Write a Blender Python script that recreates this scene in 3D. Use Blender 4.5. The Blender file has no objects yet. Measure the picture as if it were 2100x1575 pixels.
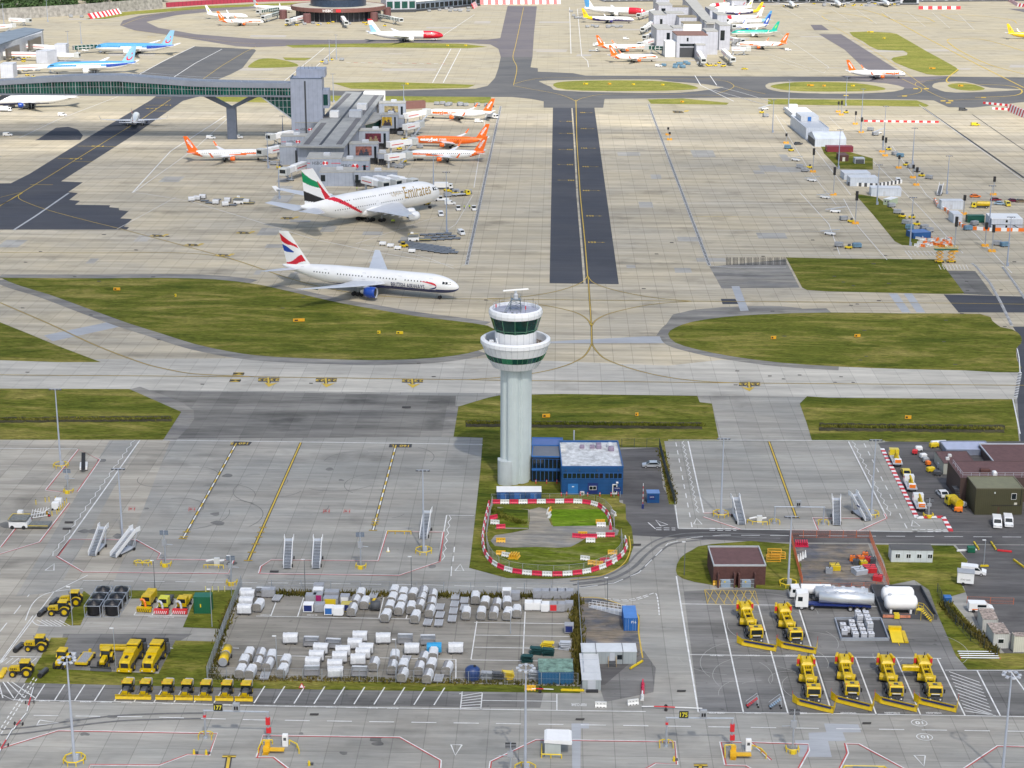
import bpy, math, random
from mathutils import Vector, Matrix
random.seed(7)
R=math.radians; PI=math.pi
SC=bpy.context.scene; COL=SC.collection
# ---------------------------------------------------------------- camera
F=3606.0; CX,CY=1050.0,787.5; H=140.0
PITCH=math.atan(1093/F); YAW=math.atan(96*math.cos(PITCH)/F); ROLL=R(0.22)
cd=bpy.data.cameras.new('camera'); cam=bpy.data.objects.new('camera',cd); COL.objects.link(cam)
cd.sensor_width=36; cd.lens=F/2100*36; cd.clip_end=9000; cd.clip_start=1
fw=Vector((-math.sin(YAW)*math.cos(PITCH),math.cos(YAW)*math.cos(PITCH),-math.sin(PITCH)))
rt=fw.cross(Vector((0,0,1))).normalized(); up=rt.cross(fw)
rt2=rt*math.cos(ROLL)+up*math.sin(ROLL); up2=up*math.cos(ROLL)-rt*math.sin(ROLL)
cam.matrix_world=Matrix(((rt2.x,up2.x,-fw.x,0),(rt2.y,up2.y,-fw.y,0),(rt2.z,up2.z,-fw.z,H),(0,0,0,1)))
SC.camera=cam
def G(px,py,z=0.0):
    d=fw*F+rt2*(px-CX)-up2*(py-CY)
    t=(z-H)/d.z
    return Vector((d.x*t,d.y*t,z))
def S(py,px=1050):   # pixels per metre at a ground point
    g=G(px,py); return F/((g-Vector((0,0,H))).dot(fw))
def PJ(p):
    v=Vector(p)-Vector((0,0,H)); w=v.dot(fw); return (CX+F*v.dot(rt2)/w, CY-F*v.dot(up2)/w)
def hd(a,b,z=0.0):
    d=G(*b,z)-G(*a,z); return math.atan2(d.y,d.x)
def top(px,py,py2):  # height of a vertical thing standing at px,py whose top shows at row py2
    g=G(px,py); lo,hi=0,120
    for _ in range(40):
        m=(lo+hi)/2
        if PJ((g.x,g.y,m))[1]>py2: lo=m
        else: hi=m
    return lo
# ---------------------------------------------------------------- materials
MT={}
def nodes(m):
    m.use_nodes=True; nt=m.node_tree; return nt,nt.nodes,nt.links,nt.nodes['Principled BSDF']
def mat(name,col,rough=.55,metal=0,var=.12,vs=.6,emit=0,coat=0,spec=.5):
    if name in MT: return MT[name]
    m=bpy.data.materials.new(name); nt,n,l,b=nodes(m)
    b.inputs['Roughness'].default_value=rough; b.inputs['Metallic'].default_value=metal
    b.inputs['Coat Weight'].default_value=coat; b.inputs['Specular IOR Level'].default_value=spec
    if var>0:
        tc=n.new('ShaderNodeTexCoord'); nz=n.new('ShaderNodeTexNoise'); nz.inputs['Scale'].default_value=vs; nz.inputs['Detail'].default_value=5; nz.inputs['Roughness'].default_value=.7
        l.new(tc.outputs['Object'],nz.inputs['Vector'])
        r=n.new('ShaderNodeMapRange'); r.inputs[1].default_value=.3; r.inputs[2].default_value=.7; r.inputs[3].default_value=1-var; r.inputs[4].default_value=1+var*.45
        l.new(nz.outputs['Fac'],r.inputs[0])
        x=n.new('ShaderNodeVectorMath'); x.operation='MULTIPLY'; x.inputs[0].default_value=col[:3]
        l.new(r.outputs[0],x.inputs[1]); l.new(x.outputs[0],b.inputs['Base Color'])
    else: b.inputs['Base Color'].default_value=(*col[:3],1)
    MT[name]=m; return m
def corr(name,col,axis=0,pitch=.3,rough=.45,depth=.22,metal=0,var=.1):   # ribbed metal cladding
    if name in MT: return MT[name]
    m=bpy.data.materials.new(name); nt,n,l,b=nodes(m); b.inputs['Roughness'].default_value=rough; b.inputs['Metallic'].default_value=metal
    tc=n.new('ShaderNodeTexCoord'); sp=n.new('ShaderNodeSeparateXYZ'); l.new(tc.outputs['Object'],sp.inputs[0])
    a=n.new('ShaderNodeMath'); a.operation='MULTIPLY'; a.inputs[1].default_value=1/pitch
    if axis==3:
        q=n.new('ShaderNodeMath'); q.operation='ADD'; l.new(sp.outputs[0],q.inputs[0]); l.new(sp.outputs[1],q.inputs[1]); l.new(q.outputs[0],a.inputs[0])
    else: l.new(sp.outputs[axis],a.inputs[0])
    f=n.new('ShaderNodeMath'); f.operation='FRACT'; l.new(a.outputs[0],f.inputs[0])
    c=n.new('ShaderNodeMapRange'); c.inputs[1].default_value=0; c.inputs[2].default_value=.16; c.inputs[3].default_value=1-depth*1.6; c.inputs[4].default_value=1; l.new(f.outputs[0],c.inputs[0])
    nz=n.new('ShaderNodeTexNoise'); nz.inputs['Scale'].default_value=.35; nz.inputs['Detail'].default_value=6; l.new(tc.outputs['Object'],nz.inputs['Vector'])
    r=n.new('ShaderNodeMapRange'); r.inputs[1].default_value=.3; r.inputs[2].default_value=.7; r.inputs[3].default_value=1-var*1.3; r.inputs[4].default_value=1+var*.4; l.new(nz.outputs['Fac'],r.inputs[0])
    mu=n.new('ShaderNodeMath'); mu.operation='MULTIPLY'; l.new(c.outputs[0],mu.inputs[0]); l.new(r.outputs[0],mu.inputs[1])
    x=n.new('ShaderNodeVectorMath'); x.operation='MULTIPLY'; x.inputs[0].default_value=col; l.new(mu.outputs[0],x.inputs[1]); l.new(x.outputs[0],b.inputs['Base Color'])
    MT[name]=m; return m
def surf(name,c1,c2,stain=.5,slab=None,rough=.85,streak=(.02,.09),grain=.5,joint=.55,tile=(.86,1.08),sw=.09,spot=0,mixs=(.018,.03)):
    """ground surfaces in world coordinates: mottled colour, stains, streaks, optional slab joints"""
    if name in MT: return MT[name]
    m=bpy.data.materials.new(name); nt,n,l,b=nodes(m); b.inputs['Roughness'].default_value=rough; b.inputs['Specular IOR Level'].default_value=.3
    g=n.new('ShaderNodeNewGeometry')
    def noise(sx,sy,det=6,ro=.65,off=0):
        mp=n.new('ShaderNodeMapping'); mp.inputs['Scale'].default_value=(sx,sy,1); mp.inputs['Location'].default_value=(off,off*1.7,0); l.new(g.outputs['Position'],mp.inputs[0])
        z=n.new('ShaderNodeTexNoise'); z.inputs['Scale'].default_value=1; z.inputs['Detail'].default_value=det; z.inputs['Roughness'].default_value=ro; l.new(mp.outputs[0],z.inputs['Vector']); return z.outputs['Fac']
    def rng(s,a,b_,c,d):
        r=n.new('ShaderNodeMapRange'); r.inputs[1].default_value=a; r.inputs[2].default_value=b_; r.inputs[3].default_value=c; r.inputs[4].default_value=d; l.new(s,r.inputs[0]); return r.outputs[0]
    def mul(a,b_):
        x=n.new('ShaderNodeMath'); x.operation='MULTIPLY'; l.new(a,x.inputs[0]); l.new(b_,x.inputs[1]); return x.outputs[0]
    mx=n.new('ShaderNodeMix'); mx.data_type='RGBA'; mx.inputs[6].default_value=(*c1,1); mx.inputs[7].default_value=(*c2,1)
    l.new(rng(noise(mixs[0],mixs[1],6,.65,3),.38,.62,0,1),mx.inputs[0])
    col=mx.outputs[2]
    k=rng(noise(streak[0],streak[1]*2.2,7,.7,11),.36,.62,1-stain*.45,1.04)
    k=mul(k,rng(noise(.16,1.3,7,.75,5),.3,.7,1-grain*.26,1+grain*.12))
    k=mul(k,rng(noise(.055,.06,4,.6,41),.56,.76,1,1-stain*.5))
    if spot: k=mul(k,rng(noise(.5,.5,3,.5,77),.66,.74,1,1-spot))
    if slab:
        br=n.new('ShaderNodeTexBrick'); br.offset=0; br.squash=1
        mp=n.new('ShaderNodeMapping'); mp.inputs['Rotation'].default_value=(0,0,slab[2] if len(slab)>2 else 0); l.new(g.outputs['Position'],mp.inputs[0]); l.new(mp.outputs[0],br.inputs['Vector'])
        br.inputs['Scale'].default_value=1; br.inputs['Brick Width'].default_value=slab[0]; br.inputs['Row Height'].default_value=slab[1]; br.inputs['Mortar Size'].default_value=sw; br.inputs['Mortar Smooth'].default_value=.1
        br.inputs['Color1'].default_value=(tile[0],)*3+(1,); br.inputs['Color2'].default_value=(tile[1],)*3+(1,); br.inputs['Mortar'].default_value=(joint,)*3+(1,)
        x=n.new('ShaderNodeVectorMath'); x.operation='MULTIPLY'; l.new(col,x.inputs[0]); l.new(br.outputs['Color'],x.inputs[1]); col=x.outputs[0]
    x=n.new('ShaderNodeVectorMath'); x.operation='MULTIPLY'; l.new(col,x.inputs[0]); l.new(k,x.inputs[1]); l.new(x.outputs[0],b.inputs['Base Color'])
    MT[name]=m; return m
def grassmat(name,a,b_,c):
    if name in MT: return MT[name]
    m=bpy.data.materials.new(name); nt,n,l,bs=nodes(m); bs.inputs['Roughness'].default_value=.95; bs.inputs['Specular IOR Level'].default_value=.1
    g=n.new('ShaderNodeNewGeometry')
    def nz(sx,sy,det,off,dis=0):
        mp=n.new('ShaderNodeMapping'); mp.inputs['Scale'].default_value=(sx,sy,1); mp.inputs['Location'].default_value=(off,off,0); l.new(g.outputs['Position'],mp.inputs[0])
        z=n.new('ShaderNodeTexNoise'); z.inputs['Scale'].default_value=1; z.inputs['Detail'].default_value=det; z.inputs['Roughness'].default_value=.72; z.inputs['Distortion'].default_value=dis; l.new(mp.outputs[0],z.inputs['Vector']); return z.outputs['Fac']
    r=n.new('ShaderNodeValToRGB'); e=r.color_ramp.elements; e[0].position=.32; e[0].color=(*a,1); e[1].position=.7; e[1].color=(*c,1); x=e.new(.5); x.color=(*b_,1)
    l.new(nz(.03,.11,8,2,.6),r.inputs[0])
    f=n.new('ShaderNodeMapRange'); f.inputs[1].default_value=.3; f.inputs[2].default_value=.7; f.inputs[3].default_value=.42; f.inputs[4].default_value=1.65; l.new(nz(.35,1.2,8,9,1.2),f.inputs[0])
    v=n.new('ShaderNodeVectorMath'); v.operation='MULTIPLY'; l.new(r.outputs[0],v.inputs[0]); l.new(f.outputs[0],v.inputs[1]); l.new(v.outputs[0],bs.inputs['Base Color'])
    MT[name]=m; return m
# ---------------------------------------------------------------- object helpers
def tag(o,label=None,cat=None,group=None,kind=None):
    if label: o['label']=label
    if cat: o['category']=cat
    if group: o['group']=group
    if kind: o['kind']=kind
    return o
def thing(name,label,cat,loc=(0,0,0),rz=0,group=None):
    o=bpy.data.objects.new(name,None); o.empty_display_size=.5; COL.objects.link(o); o.location=(loc[0],loc[1],loc[2] if len(loc)>2 else 0); o.rotation_euler=(0,0,rz)
    return tag(o,label,cat,group)
def kids(o): return [c for c in KID.get(o.name,[])]
KID={}
def parent(c,p):
    c.parent=p; KID.setdefault(p.name,[]).append(c)
def copy_tree(o,par=None):
    c=o.copy(); COL.objects.link(c)
    if par is not None: parent(c,par)
    for ch in kids(o): copy_tree(ch,c)
    return c
def put(proto,used,label,loc,rz,group=None):
    """first call moves the prototype itself, later calls copy it"""
    if not used.get(proto.name): used[proto.name]=1; o=proto
    else: o=copy_tree(proto)
    o.location=(loc[0],loc[1],loc[2] if len(loc)>2 else 0); o.rotation_euler=(0,0,rz)
    o['label']=label
    if group: o['group']=group
    return o
USED={}
class MB:
    def __init__(s): s.v=[]; s.f=[]; s.mi=[]; s.c=0; s.sm=[]; s.s=False
    def add(s,vs,fs):
        o=len(s.v); s.v+= [tuple(v) for v in vs]
        for f in fs: s.f.append([i+o for i in f]); s.mi.append(s.c); s.sm.append(s.s)
        return s
    def box(s,x0,y0,z0,x1,y1,z1):
        vs=[(x0,y0,z0),(x1,y0,z0),(x1,y1,z0),(x0,y1,z0),(x0,y0,z1),(x1,y0,z1),(x1,y1,z1),(x0,y1,z1)]
        return s.add(vs,[(3,2,1,0),(4,5,6,7),(0,1,5,4),(1,2,6,5),(2,3,7,6),(3,0,4,7)])
    def rb(s,cx,cy,z0,sx,sy,sz,a=0,ch=0):    # box with rotation and chamfered top
        c,n=math.cos(a),math.sin(a); hx,hy=sx/2,sy/2
        def P(x,y,z): return (cx+x*c-y*n,cy+x*n+y*c,z0+z)
        if not ch:
            vs=[P(-hx,-hy,0),P(hx,-hy,0),P(hx,hy,0),P(-hx,hy,0),P(-hx,-hy,sz),P(hx,-hy,sz),P(hx,hy,sz),P(-hx,hy,sz)]
            return s.add(vs,[(3,2,1,0),(4,5,6,7),(0,1,5,4),(1,2,6,5),(2,3,7,6),(3,0,4,7)])
        r=[]
        for z,i in ((0,0),(sz-ch,0),(sz,ch)): r+=[P(-hx+i,-hy+i,z),P(hx-i,-hy+i,z),P(hx-i,hy-i,z),P(-hx+i,hy-i,z)]
        f=[(3,2,1,0),(8,9,10,11)]
        for k in (0,4):
            for i in range(4): f.append((k+i,k+(i+1)%4,k+4+(i+1)%4,k+4+i))
        return s.add(r,f)
    def rod(s,p,q,r=.05,n=6,r2=None):
        p=Vector(p); q=Vector(q); d=(q-p)
        if d.length<1e-6: return s
        d.normalize(); a=d.orthogonal().normalized(); b=d.cross(a); r2=r if r2 is None else r2
        vs=[]; 
        for i in range(n):
            t=2*PI*i/n; o=a*math.cos(t)+b*math.sin(t); vs.append(p+o*r); vs.append(q+o*r2)
        f=[(2*i,2*((i+1)%n),2*((i+1)%n)+1,2*i+1) for i in range(n)]
        f+= [tuple(2*i for i in reversed(range(n))),tuple(2*i+1 for i in range(n))]
        return s.add(vs,f)
    def path(s,pts,r=.05,n=6):
        for a,b in zip(pts,pts[1:]): s.rod(a,b,r,n)
        return s
    def prism(s,pts,z0,z1):
        n=len(pts); vs=[(x,y,z0) for x,y in pts]+[(x,y,z1) for x,y in pts]
        ar=sum(pts[i][0]*pts[(i+1)%n][1]-pts[(i+1)%n][0]*pts[i][1] for i in range(n))
        f=[tuple(reversed(range(n))),tuple(range(n,2*n))]+[(i,(i+1)%n,n+(i+1)%n,n+i) for i in range(n)]
        if ar<0: f=[tuple(reversed(q)) for q in f]
        return s.add(vs,f)
    def side(s,pts,y0,y1):     # outline in x,z extruded along y
        n=len(pts); vs=[(x,y0,z) for x,z in pts]+[(x,y1,z) for x,z in pts]
        ar=sum(pts[i][0]*pts[(i+1)%n][1]-pts[(i+1)%n][0]*pts[i][1] for i in range(n))
        f=[tuple(range(n)),tuple(reversed(range(n,2*n)))]+[(i,n+i,n+(i+1)%n,(i+1)%n) for i in range(n)]
        if ar<0: f=[tuple(reversed(q)) for q in f]
        return s.add(vs,f)
    def front(s,pts,x0,x1):    # outline in y,z extruded along x
        n=len(pts); vs=[(x0,y,z) for y,z in pts]+[(x1,y,z) for y,z in pts]
        ar=sum(pts[i][0]*pts[(i+1)%n][1]-pts[(i+1)%n][0]*pts[i][1] for i in range(n))
        f=[tuple(reversed(range(n))),tuple(range(n,2*n))]+[(i,(i+1)%n,n+(i+1)%n,n+i) for i in range(n)]
        if ar<0: f=[tuple(reversed(q)) for q in f]
        return s.add(vs,f)
    def loft(s,rings,cap=True,mf=None):
        n=len(rings[0]); o=[v for r in rings for v in r]; base=len(s.v); s.v+=[tuple(v) for v in o]
        for k in range(len(rings)-1):
            for i in range(n):
                j=(i+1)%n; s.f.append([base+k*n+i,base+k*n+j,base+(k+1)*n+j,base+(k+1)*n+i]); s.mi.append(mf(k,i) if mf else s.c); s.sm.append(s.s)
        if cap:
            s.f.append([base+i for i in reversed(range(n))]); s.mi.append(s.c); s.sm.append(False)
            s.f.append([base+(len(rings)-1)*n+i for i in range(n)]); s.mi.append(s.c); s.sm.append(False)
        return s
    def lathe(s,prof,n=24,cx=0,cy=0,a0=0,mf=None,cap=True):
        return s.loft([[(cx+r*math.cos(a0+2*PI*i/n),cy+r*math.sin(a0+2*PI*i/n),z) for i in range(n)] for r,z in prof],cap,mf)
    def wheel(s,x,y,z,r,w,n=14):
        return s.rod((x,y-w/2,z),(x,y+w/2,z),r,n)
    def build(s,name,mats,par=None,loc=None,rz=0):
        me=bpy.data.meshes.new(name); me.from_pydata(s.v,[],s.f)
        for m in (mats if isinstance(mats,(list,tuple)) else [mats]): me.materials.append(m)
        me.polygons.foreach_set('material_index',s.mi); me.polygons.foreach_set('use_smooth',s.sm); me.update()
        o=bpy.data.objects.new(name,me); COL.objects.link(o)
        if loc is not None: o.location=loc
        o.rotation_euler=(0,0,rz)
        if par is not None: parent(o,par)
        return o
# text as flat mesh data
TXT={}
def text_mesh(s,bold=0.0,sub=0):
    k=(s,bold,sub)
    if k in TXT: return TXT[k]
    c=bpy.data.curves.new('t','FONT'); c.body=s; c.size=1; c.offset=bold; c.resolution_u=2; c.fill_mode='FRONT'
    o=bpy.data.objects.new('t',c); me=bpy.data.meshes.new_from_object(o)
    import bmesh
    bm=bmesh.new(); bm.from_mesh(me); bmesh.ops.triangulate(bm,faces=bm.faces[:])
    if sub:
        for _ in range(4):
            ed=[e for e in bm.edges if e.calc_length()>sub]
            if not ed: break
            bmesh.ops.subdivide_edges(bm,edges=ed,cuts=1); bmesh.ops.triangulate(bm,faces=bm.faces[:])
    bm.to_mesh(me); bm.free()
    vs=[tuple(v.co) for v in me.vertices]; fs=[tuple(p.vertices) for p in me.polygons]
    bpy.data.objects.remove(o); bpy.data.meshes.remove(me); bpy.data.curves.remove(c)
    if not vs: TXT[k]=([],[],1,1); return TXT[k]
    x0=min(v[0] for v in vs); x1=max(v[0] for v in vs); y0=min(v[1] for v in vs); y1=max(v[1] for v in vs)
    TXT[k]=([((v[0]-x0)/(y1-y0),(v[1]-y0)/(y1-y0)) for v in vs],fs,(x1-x0)/(y1-y0),1); return TXT[k]
def add_text(mb,s,fn,h=1,w=None,bold=0.0,sub=0):
    """fn maps (u along, v up) in metres to a 3-D point; centred at 0"""
    vs,fs,W,_=text_mesh(s,bold,sub); 
    sx=(w/W) if w else h
    mb.add([fn((x-W/2)*sx,(y-.5)*h) for x,y in vs],fs); return W*sx
# palette
WHT=mat('white_paint',(.80,.81,.82),.4,var=.06); OFF=mat('off_white_paint',(.62,.63,.63),.5); GRY=mat('grey_paint',(.33,.35,.38),.5); LGR=mat('light_grey_paint',(.48,.51,.56),.5)
DGR=mat('dark_grey_paint',(.07,.075,.085),.6); BLK=mat('black_rubber',(.02,.02,.022),.75,var=.05); GALV=mat('galvanised_steel',(.46,.5,.56),.45,.5); YEL=mat('safety_yellow_paint',(.72,.53,.02),.42,var=.15)
YEB=mat('machine_yellow_paint',(.64,.44,.0),.42,var=.3,vs=1.2,coat=.2); RED=mat('red_paint',(.62,.03,.04),.45); ORG=mat('orange_paint',(.85,.20,.02),.45); GLS=mat('dark_glass',(.012,.018,.022),.08,var=0); GLG=mat('green_glass',(.01,.07,.06),.1,var=.3,vs=.3)
BLU=mat('blue_paint',(.03,.14,.42),.4); NVY=mat('navy_paint',(.015,.03,.15),.4); GRN=mat('green_paint',(.01,.13,.07),.5); TNK=mat('polished_steel',(.78,.80,.82),.32,.6,var=.08)
BRK=mat('brown_brick',(.10,.045,.04),.9,var=.3,vs=1.5); WOOD=mat('timber',(.42,.30,.16),.8); CRM=mat('cream_panel',(.62,.6,.52),.6)
# ---------------------------------------------------------------- sky, sun, clouds
w=bpy.data.worlds.new('World'); SC.world=w; w.use_nodes=True; nt=w.node_tree
sky=nt.nodes.new('ShaderNodeTexSky'); sky.sky_type='NISHITA'; sky.sun_disc=False; sky.sun_elevation=R(52); sky.sun_rotation=R(163); sky.air_density=1.2; sky.dust_density=2.6
bg=nt.nodes['Background']; bg.inputs[1].default_value=.115; nt.links.new(sky.outputs[0],bg.inputs[0])
sl=bpy.data.lights.new('sun','SUN'); sl.energy=3.5; sl.angle=R(1.2); sl.color=(1,.945,.85)
so=bpy.data.objects.new('sun',sl); COL.objects.link(so)
az=R(163); el=R(52); sd=Vector((math.sin(az)*math.cos(el),math.cos(az)*math.cos(el),math.sin(el)))
so.rotation_euler=sd.to_track_quat('Z','Y').to_euler(); so.location=sd*400
SC.view_settings.view_transform='Standard'; SC.view_settings.look='None'; SC.view_settings.exposure=.47
# ---------------------------------------------------------------- ground
TAN=((.43,.375,.285),(.37,.335,.275)); GR1=((.31,.315,.315),(.35,.345,.325))
M_base=surf('far_concrete',(.455,.405,.29),(.42,.385,.30),.6,(7.5,7.5),joint=.85,tile=(.965,1.02),sw=.12)
M_tan=surf('tan_concrete',(.575,.505,.37),(.50,.455,.365),.8,(5.6,12),joint=.66,tile=(.955,1.025),sw=.08,streak=(.012,.08))
M_pale=surf('pale_concrete',(.55,.53,.475),(.49,.47,.42),.6,(6.4,14),joint=.76,tile=(.93,1.04),sw=.09)
M_gry=surf('grey_concrete',(.335,.335,.315),(.385,.37,.335),.7,(5.2,15),joint=.70,tile=(.93,1.04),sw=.07,spot=.12,mixs=(.03,.05))
M_wrn=surf('worn_concrete',(.46,.425,.36),(.40,.38,.335),.8,(5.6,9),joint=.7,tile=(.86,1.08),sw=.08)
M_bay=surf('oil_stained_concrete',(.25,.245,.235),(.19,.19,.19),1.1,(6,6),joint=.7,spot=.35)
M_drk=surf('dark_stained_concrete',(.20,.195,.185),(.29,.28,.255),1.1,(5.6,12),joint=.8)
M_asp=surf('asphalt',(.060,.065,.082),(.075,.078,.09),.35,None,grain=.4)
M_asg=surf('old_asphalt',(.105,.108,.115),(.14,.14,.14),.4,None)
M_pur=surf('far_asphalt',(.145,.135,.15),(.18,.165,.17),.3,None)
M_rd=surf('road_asphalt',(.115,.112,.115),(.15,.145,.145),.9,None,grain=1.0,mixs=(.04,.1))
M_gvl=surf('gravel_and_dirt',(.30,.25,.19),(.13,.14,.165),1.0,None,grain=2.2,spot=.5,mixs=(.16,.22))
M_yrd=surf('yard_concrete',(.34,.32,.275),(.29,.275,.245),1.0,(6,6),joint=.7,tile=(.95,1.03),spot=.2)
M_shd=surf('stained_shoulder',(.25,.245,.24),(.33,.315,.28),1.0,None,grain=1.2,mixs=(.05,.12))
M_lit=surf('new_concrete_patch',(.40,.42,.45),(.37,.39,.42),.2,None)
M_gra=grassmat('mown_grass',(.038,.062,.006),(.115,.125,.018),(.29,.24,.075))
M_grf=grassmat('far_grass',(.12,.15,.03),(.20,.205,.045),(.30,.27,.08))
M_grb=grassmat('lush_grass',(.06,.13,.005),(.11,.19,.01),(.17,.22,.03))
M_wed=grassmat('weeds',(.03,.045,.01),(.10,.09,.02),(.22,.16,.05))
def smooth(p,k=4):
    o=[]; n=len(p)
    for i in range(n):
        a,b,c,d=[Vector((*p[(i+j)%n][:2],0)) for j in (-1,0,1,2)]
        for t in range(k):
            u=t/k; o.append((.5*((2*b)+(c-a)*u+(2*a-5*b+4*c-d)*u*u+(3*b-a-3*c+d)*u**3))[:2])
    return o
LV=[0.0]
def sheet(name,mt,polys,z,kind='structure',label=None,sm=False):
    mb=MB()
    for k,p in enumerate(polys):
        if sm: p=smooth(p)
        vs=[G(x,y) for x,y in p]; vs=[(v.x,v.y,z+.0008*k) for v in vs]
        n=len(vs); ar=sum(vs[i][0]*vs[(i+1)%n][1]-vs[(i+1)%n][0]*vs[i][1] for i in range(n))
        mb.add(vs,[tuple(range(n)) if ar>0 else tuple(reversed(range(n)))])
    o=mb.build(name,mt); tag(o,label,None,None,kind); return o
g=MB(); g.add([(-4000,-600,0),(4000,-600,0),(4000,7000,0),(-4000,7000,0)],[(0,1,2,3)]); tag(g.build('ground',M_base),kind='structure')
# wide concrete zones, near to far
sheet('apron',M_tan,[[(-900,225),(3000,240),(3600,1100),(-1500,1100)]],.012)
sheet('taxiway',M_pale,[[(-200,738),(540,735),(760,742),(1000,735),(1370,750),(1480,738),(1700,752),(2400,765),(2400,822),(1480,812),(1000,806),(-200,796)]],.02)
sheet('aircraft_stand',M_gry,[[(270,795),(1000,806),(1480,812),(2400,822),(2400,1110),(2800,1800),(-900,1800),(-400,904),(0,903),(335,903),(372,845)]],.016)
sheet('aircraft_stand',M_wrn,[[(-300,903),(225,903),(10,1260),(-500,1260)],[(287,903),(350,903),(235,1190),(130,1190)],[(-300,1260),(110,1215),(30,1400),(-300,1400)]],.024)
sheet('stained_apron',M_drk,[[(270,799),(400,803),(640,806),(935,812),(930,896),(640,898),(338,900),(372,845)],[(1937,555),(2000,556),(2037,606),(1977,603)]],.028)
sheet('stained_apron',M_shd,[[(1455,547),(1610,532),(1640,590),(1480,592)],smooth([(1366,686),(1410,655),(1500,640),(1650,636),(1600,628),(1480,630),(1380,645)],2)],.029)
sheet('taxiway_patch',M_lit,[[(1320,690),(1480,690),(1480,704),(1400,704),(1100,704),(1100,702),(1320,690)],[(0,1175),(0,1178),(1,1178),(1,1175)],[(1172,1484),(1208,1484),(1208,1494),(1191,1494),(1190,1600),(1174,1600)],[(1690,1484),(1760,1486),(1766,1502),(1728,1502),(1735,1520),(1698,1520),(1706,1553),(1638,1552),(1630,1518),(1660,1518),(1658,1503),(1695,1502)],[(1500,587),(1516,587),(1540,648),(1522,648)],[(1822,602),(1840,602),(1868,641),(1850,641)],[(1853,602),(1870,602),(1898,641),(1880,641)],[(90,688),(235,658),(255,668),(108,700)]],.030)
sheet('worn_bay',M_bay,[[(1402,1213),(1540,1205),(1640,1205),(1905,1200),(1940,1290),(1962,1350),(1985,1374),(2200,1374),(2260,1470),(1434,1461)],[(-40,1399),(210,1402),(600,1411),(1115,1421),(1108,1452),(600,1446),(-60,1436)],[(1228,1405),(1320,1335),(1345,1370),(1340,1420),(1240,1440)],[(130,1300),(320,1300),(395,1300),(360,1320),(330,1378),(110,1372)]],.032)
sheet('yard_floor',M_yrd,[[(490,1222),(1184,1224),(1188,1400),(440,1388)]],.033)
sheet('taxiway_asphalt',M_asp,[[(1134,219),(1219,221),(1269,583),(1127,581)],
 [(310,205),(322,196),(420,196),(400,200),(375,207),(282,272),(125,372),(170,374),(140,394),(160,396),(142,410),(164,412),(154,420),(226,421),(224,425),(244,427),(244,431),(264,433),(247,448),(271,449),(254,465),(265,466),(260,471),(-60,471),(-60,377),(22,376),(60,357),(187,278)],
 [(1478,613),(1508,613),(1514,624),(1482,624)],[(1935,604),(2250,612),(2250,641),(1966,641)],[(80,284),(115,262),(140,260),(160,266),(170,278),(165,287),(72,288)],
 [(2077,670),(2250,670),(2250,1010),(2100,1000),(2086,818),(2090,764),(2084,716),(2095,700)]],.036)
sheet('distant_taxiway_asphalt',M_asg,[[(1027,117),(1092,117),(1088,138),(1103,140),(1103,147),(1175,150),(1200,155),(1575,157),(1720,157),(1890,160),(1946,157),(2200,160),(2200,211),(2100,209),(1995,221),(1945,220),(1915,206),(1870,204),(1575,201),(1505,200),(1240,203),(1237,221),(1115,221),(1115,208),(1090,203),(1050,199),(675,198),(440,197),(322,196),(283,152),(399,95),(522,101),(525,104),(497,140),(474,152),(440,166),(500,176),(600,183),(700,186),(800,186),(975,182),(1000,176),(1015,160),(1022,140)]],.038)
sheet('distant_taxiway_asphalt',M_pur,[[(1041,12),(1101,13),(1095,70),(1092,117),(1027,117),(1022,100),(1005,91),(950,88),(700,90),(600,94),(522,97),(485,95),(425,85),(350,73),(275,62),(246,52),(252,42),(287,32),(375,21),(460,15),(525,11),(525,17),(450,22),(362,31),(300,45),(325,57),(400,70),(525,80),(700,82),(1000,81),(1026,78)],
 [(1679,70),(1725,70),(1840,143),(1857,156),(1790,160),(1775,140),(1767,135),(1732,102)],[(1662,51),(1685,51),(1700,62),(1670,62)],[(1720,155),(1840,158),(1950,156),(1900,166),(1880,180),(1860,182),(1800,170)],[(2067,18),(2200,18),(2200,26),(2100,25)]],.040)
sheet('taxiway_shoulder',M_base,[smooth([(1112,170),(1125,165),(1330,163),(1370,167),(1440,172),(1470,177),(1480,180),(1395,190),(1280,190),(1150,186),(1130,178)],3),smooth([(1570,178),(1600,168),(1780,168),(1855,180),(1810,190),(1690,192),(1600,188)],3),smooth([(1912,176),(1925,169),(1980,168),(2030,180),(2100,184),(1960,190),(1920,182)],3)],.042)
sheet('service_road',M_rd,[[(1272,922),(1350,918),(1360,1000),(1382,1037),(1391,1085),(1575,1087),(2300,1094),(2300,1119),(1575,1112),(1500,1109),(1290,1098),(1280,1070),(1278,1030)],
 [(1800,909),(1830,905),(1960,905),(2200,905),(2200,1093),(1948,1090),(1938,1062),(1905,1065),(1880,1062),(1835,960)],[(1960,1118),(2300,1119),(2300,1345),(2060,1340),(2000,1270),(1975,1200),(1985,1150)],
 [(1020,995),(1280,1000),(1280,1026),(1010,1025)],[(1230,1360),(1310,1345),(1240,1405),(1228,1405)]],.044)
sheet('gravel_yard',M_gvl,[[(1188,1226),(1250,1230),(1312,1262),(1312,1345),(1230,1400),(1195,1400)],[(1622,1116),(1780,1116),(1815,1203),(1635,1203)]],.046)
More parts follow.
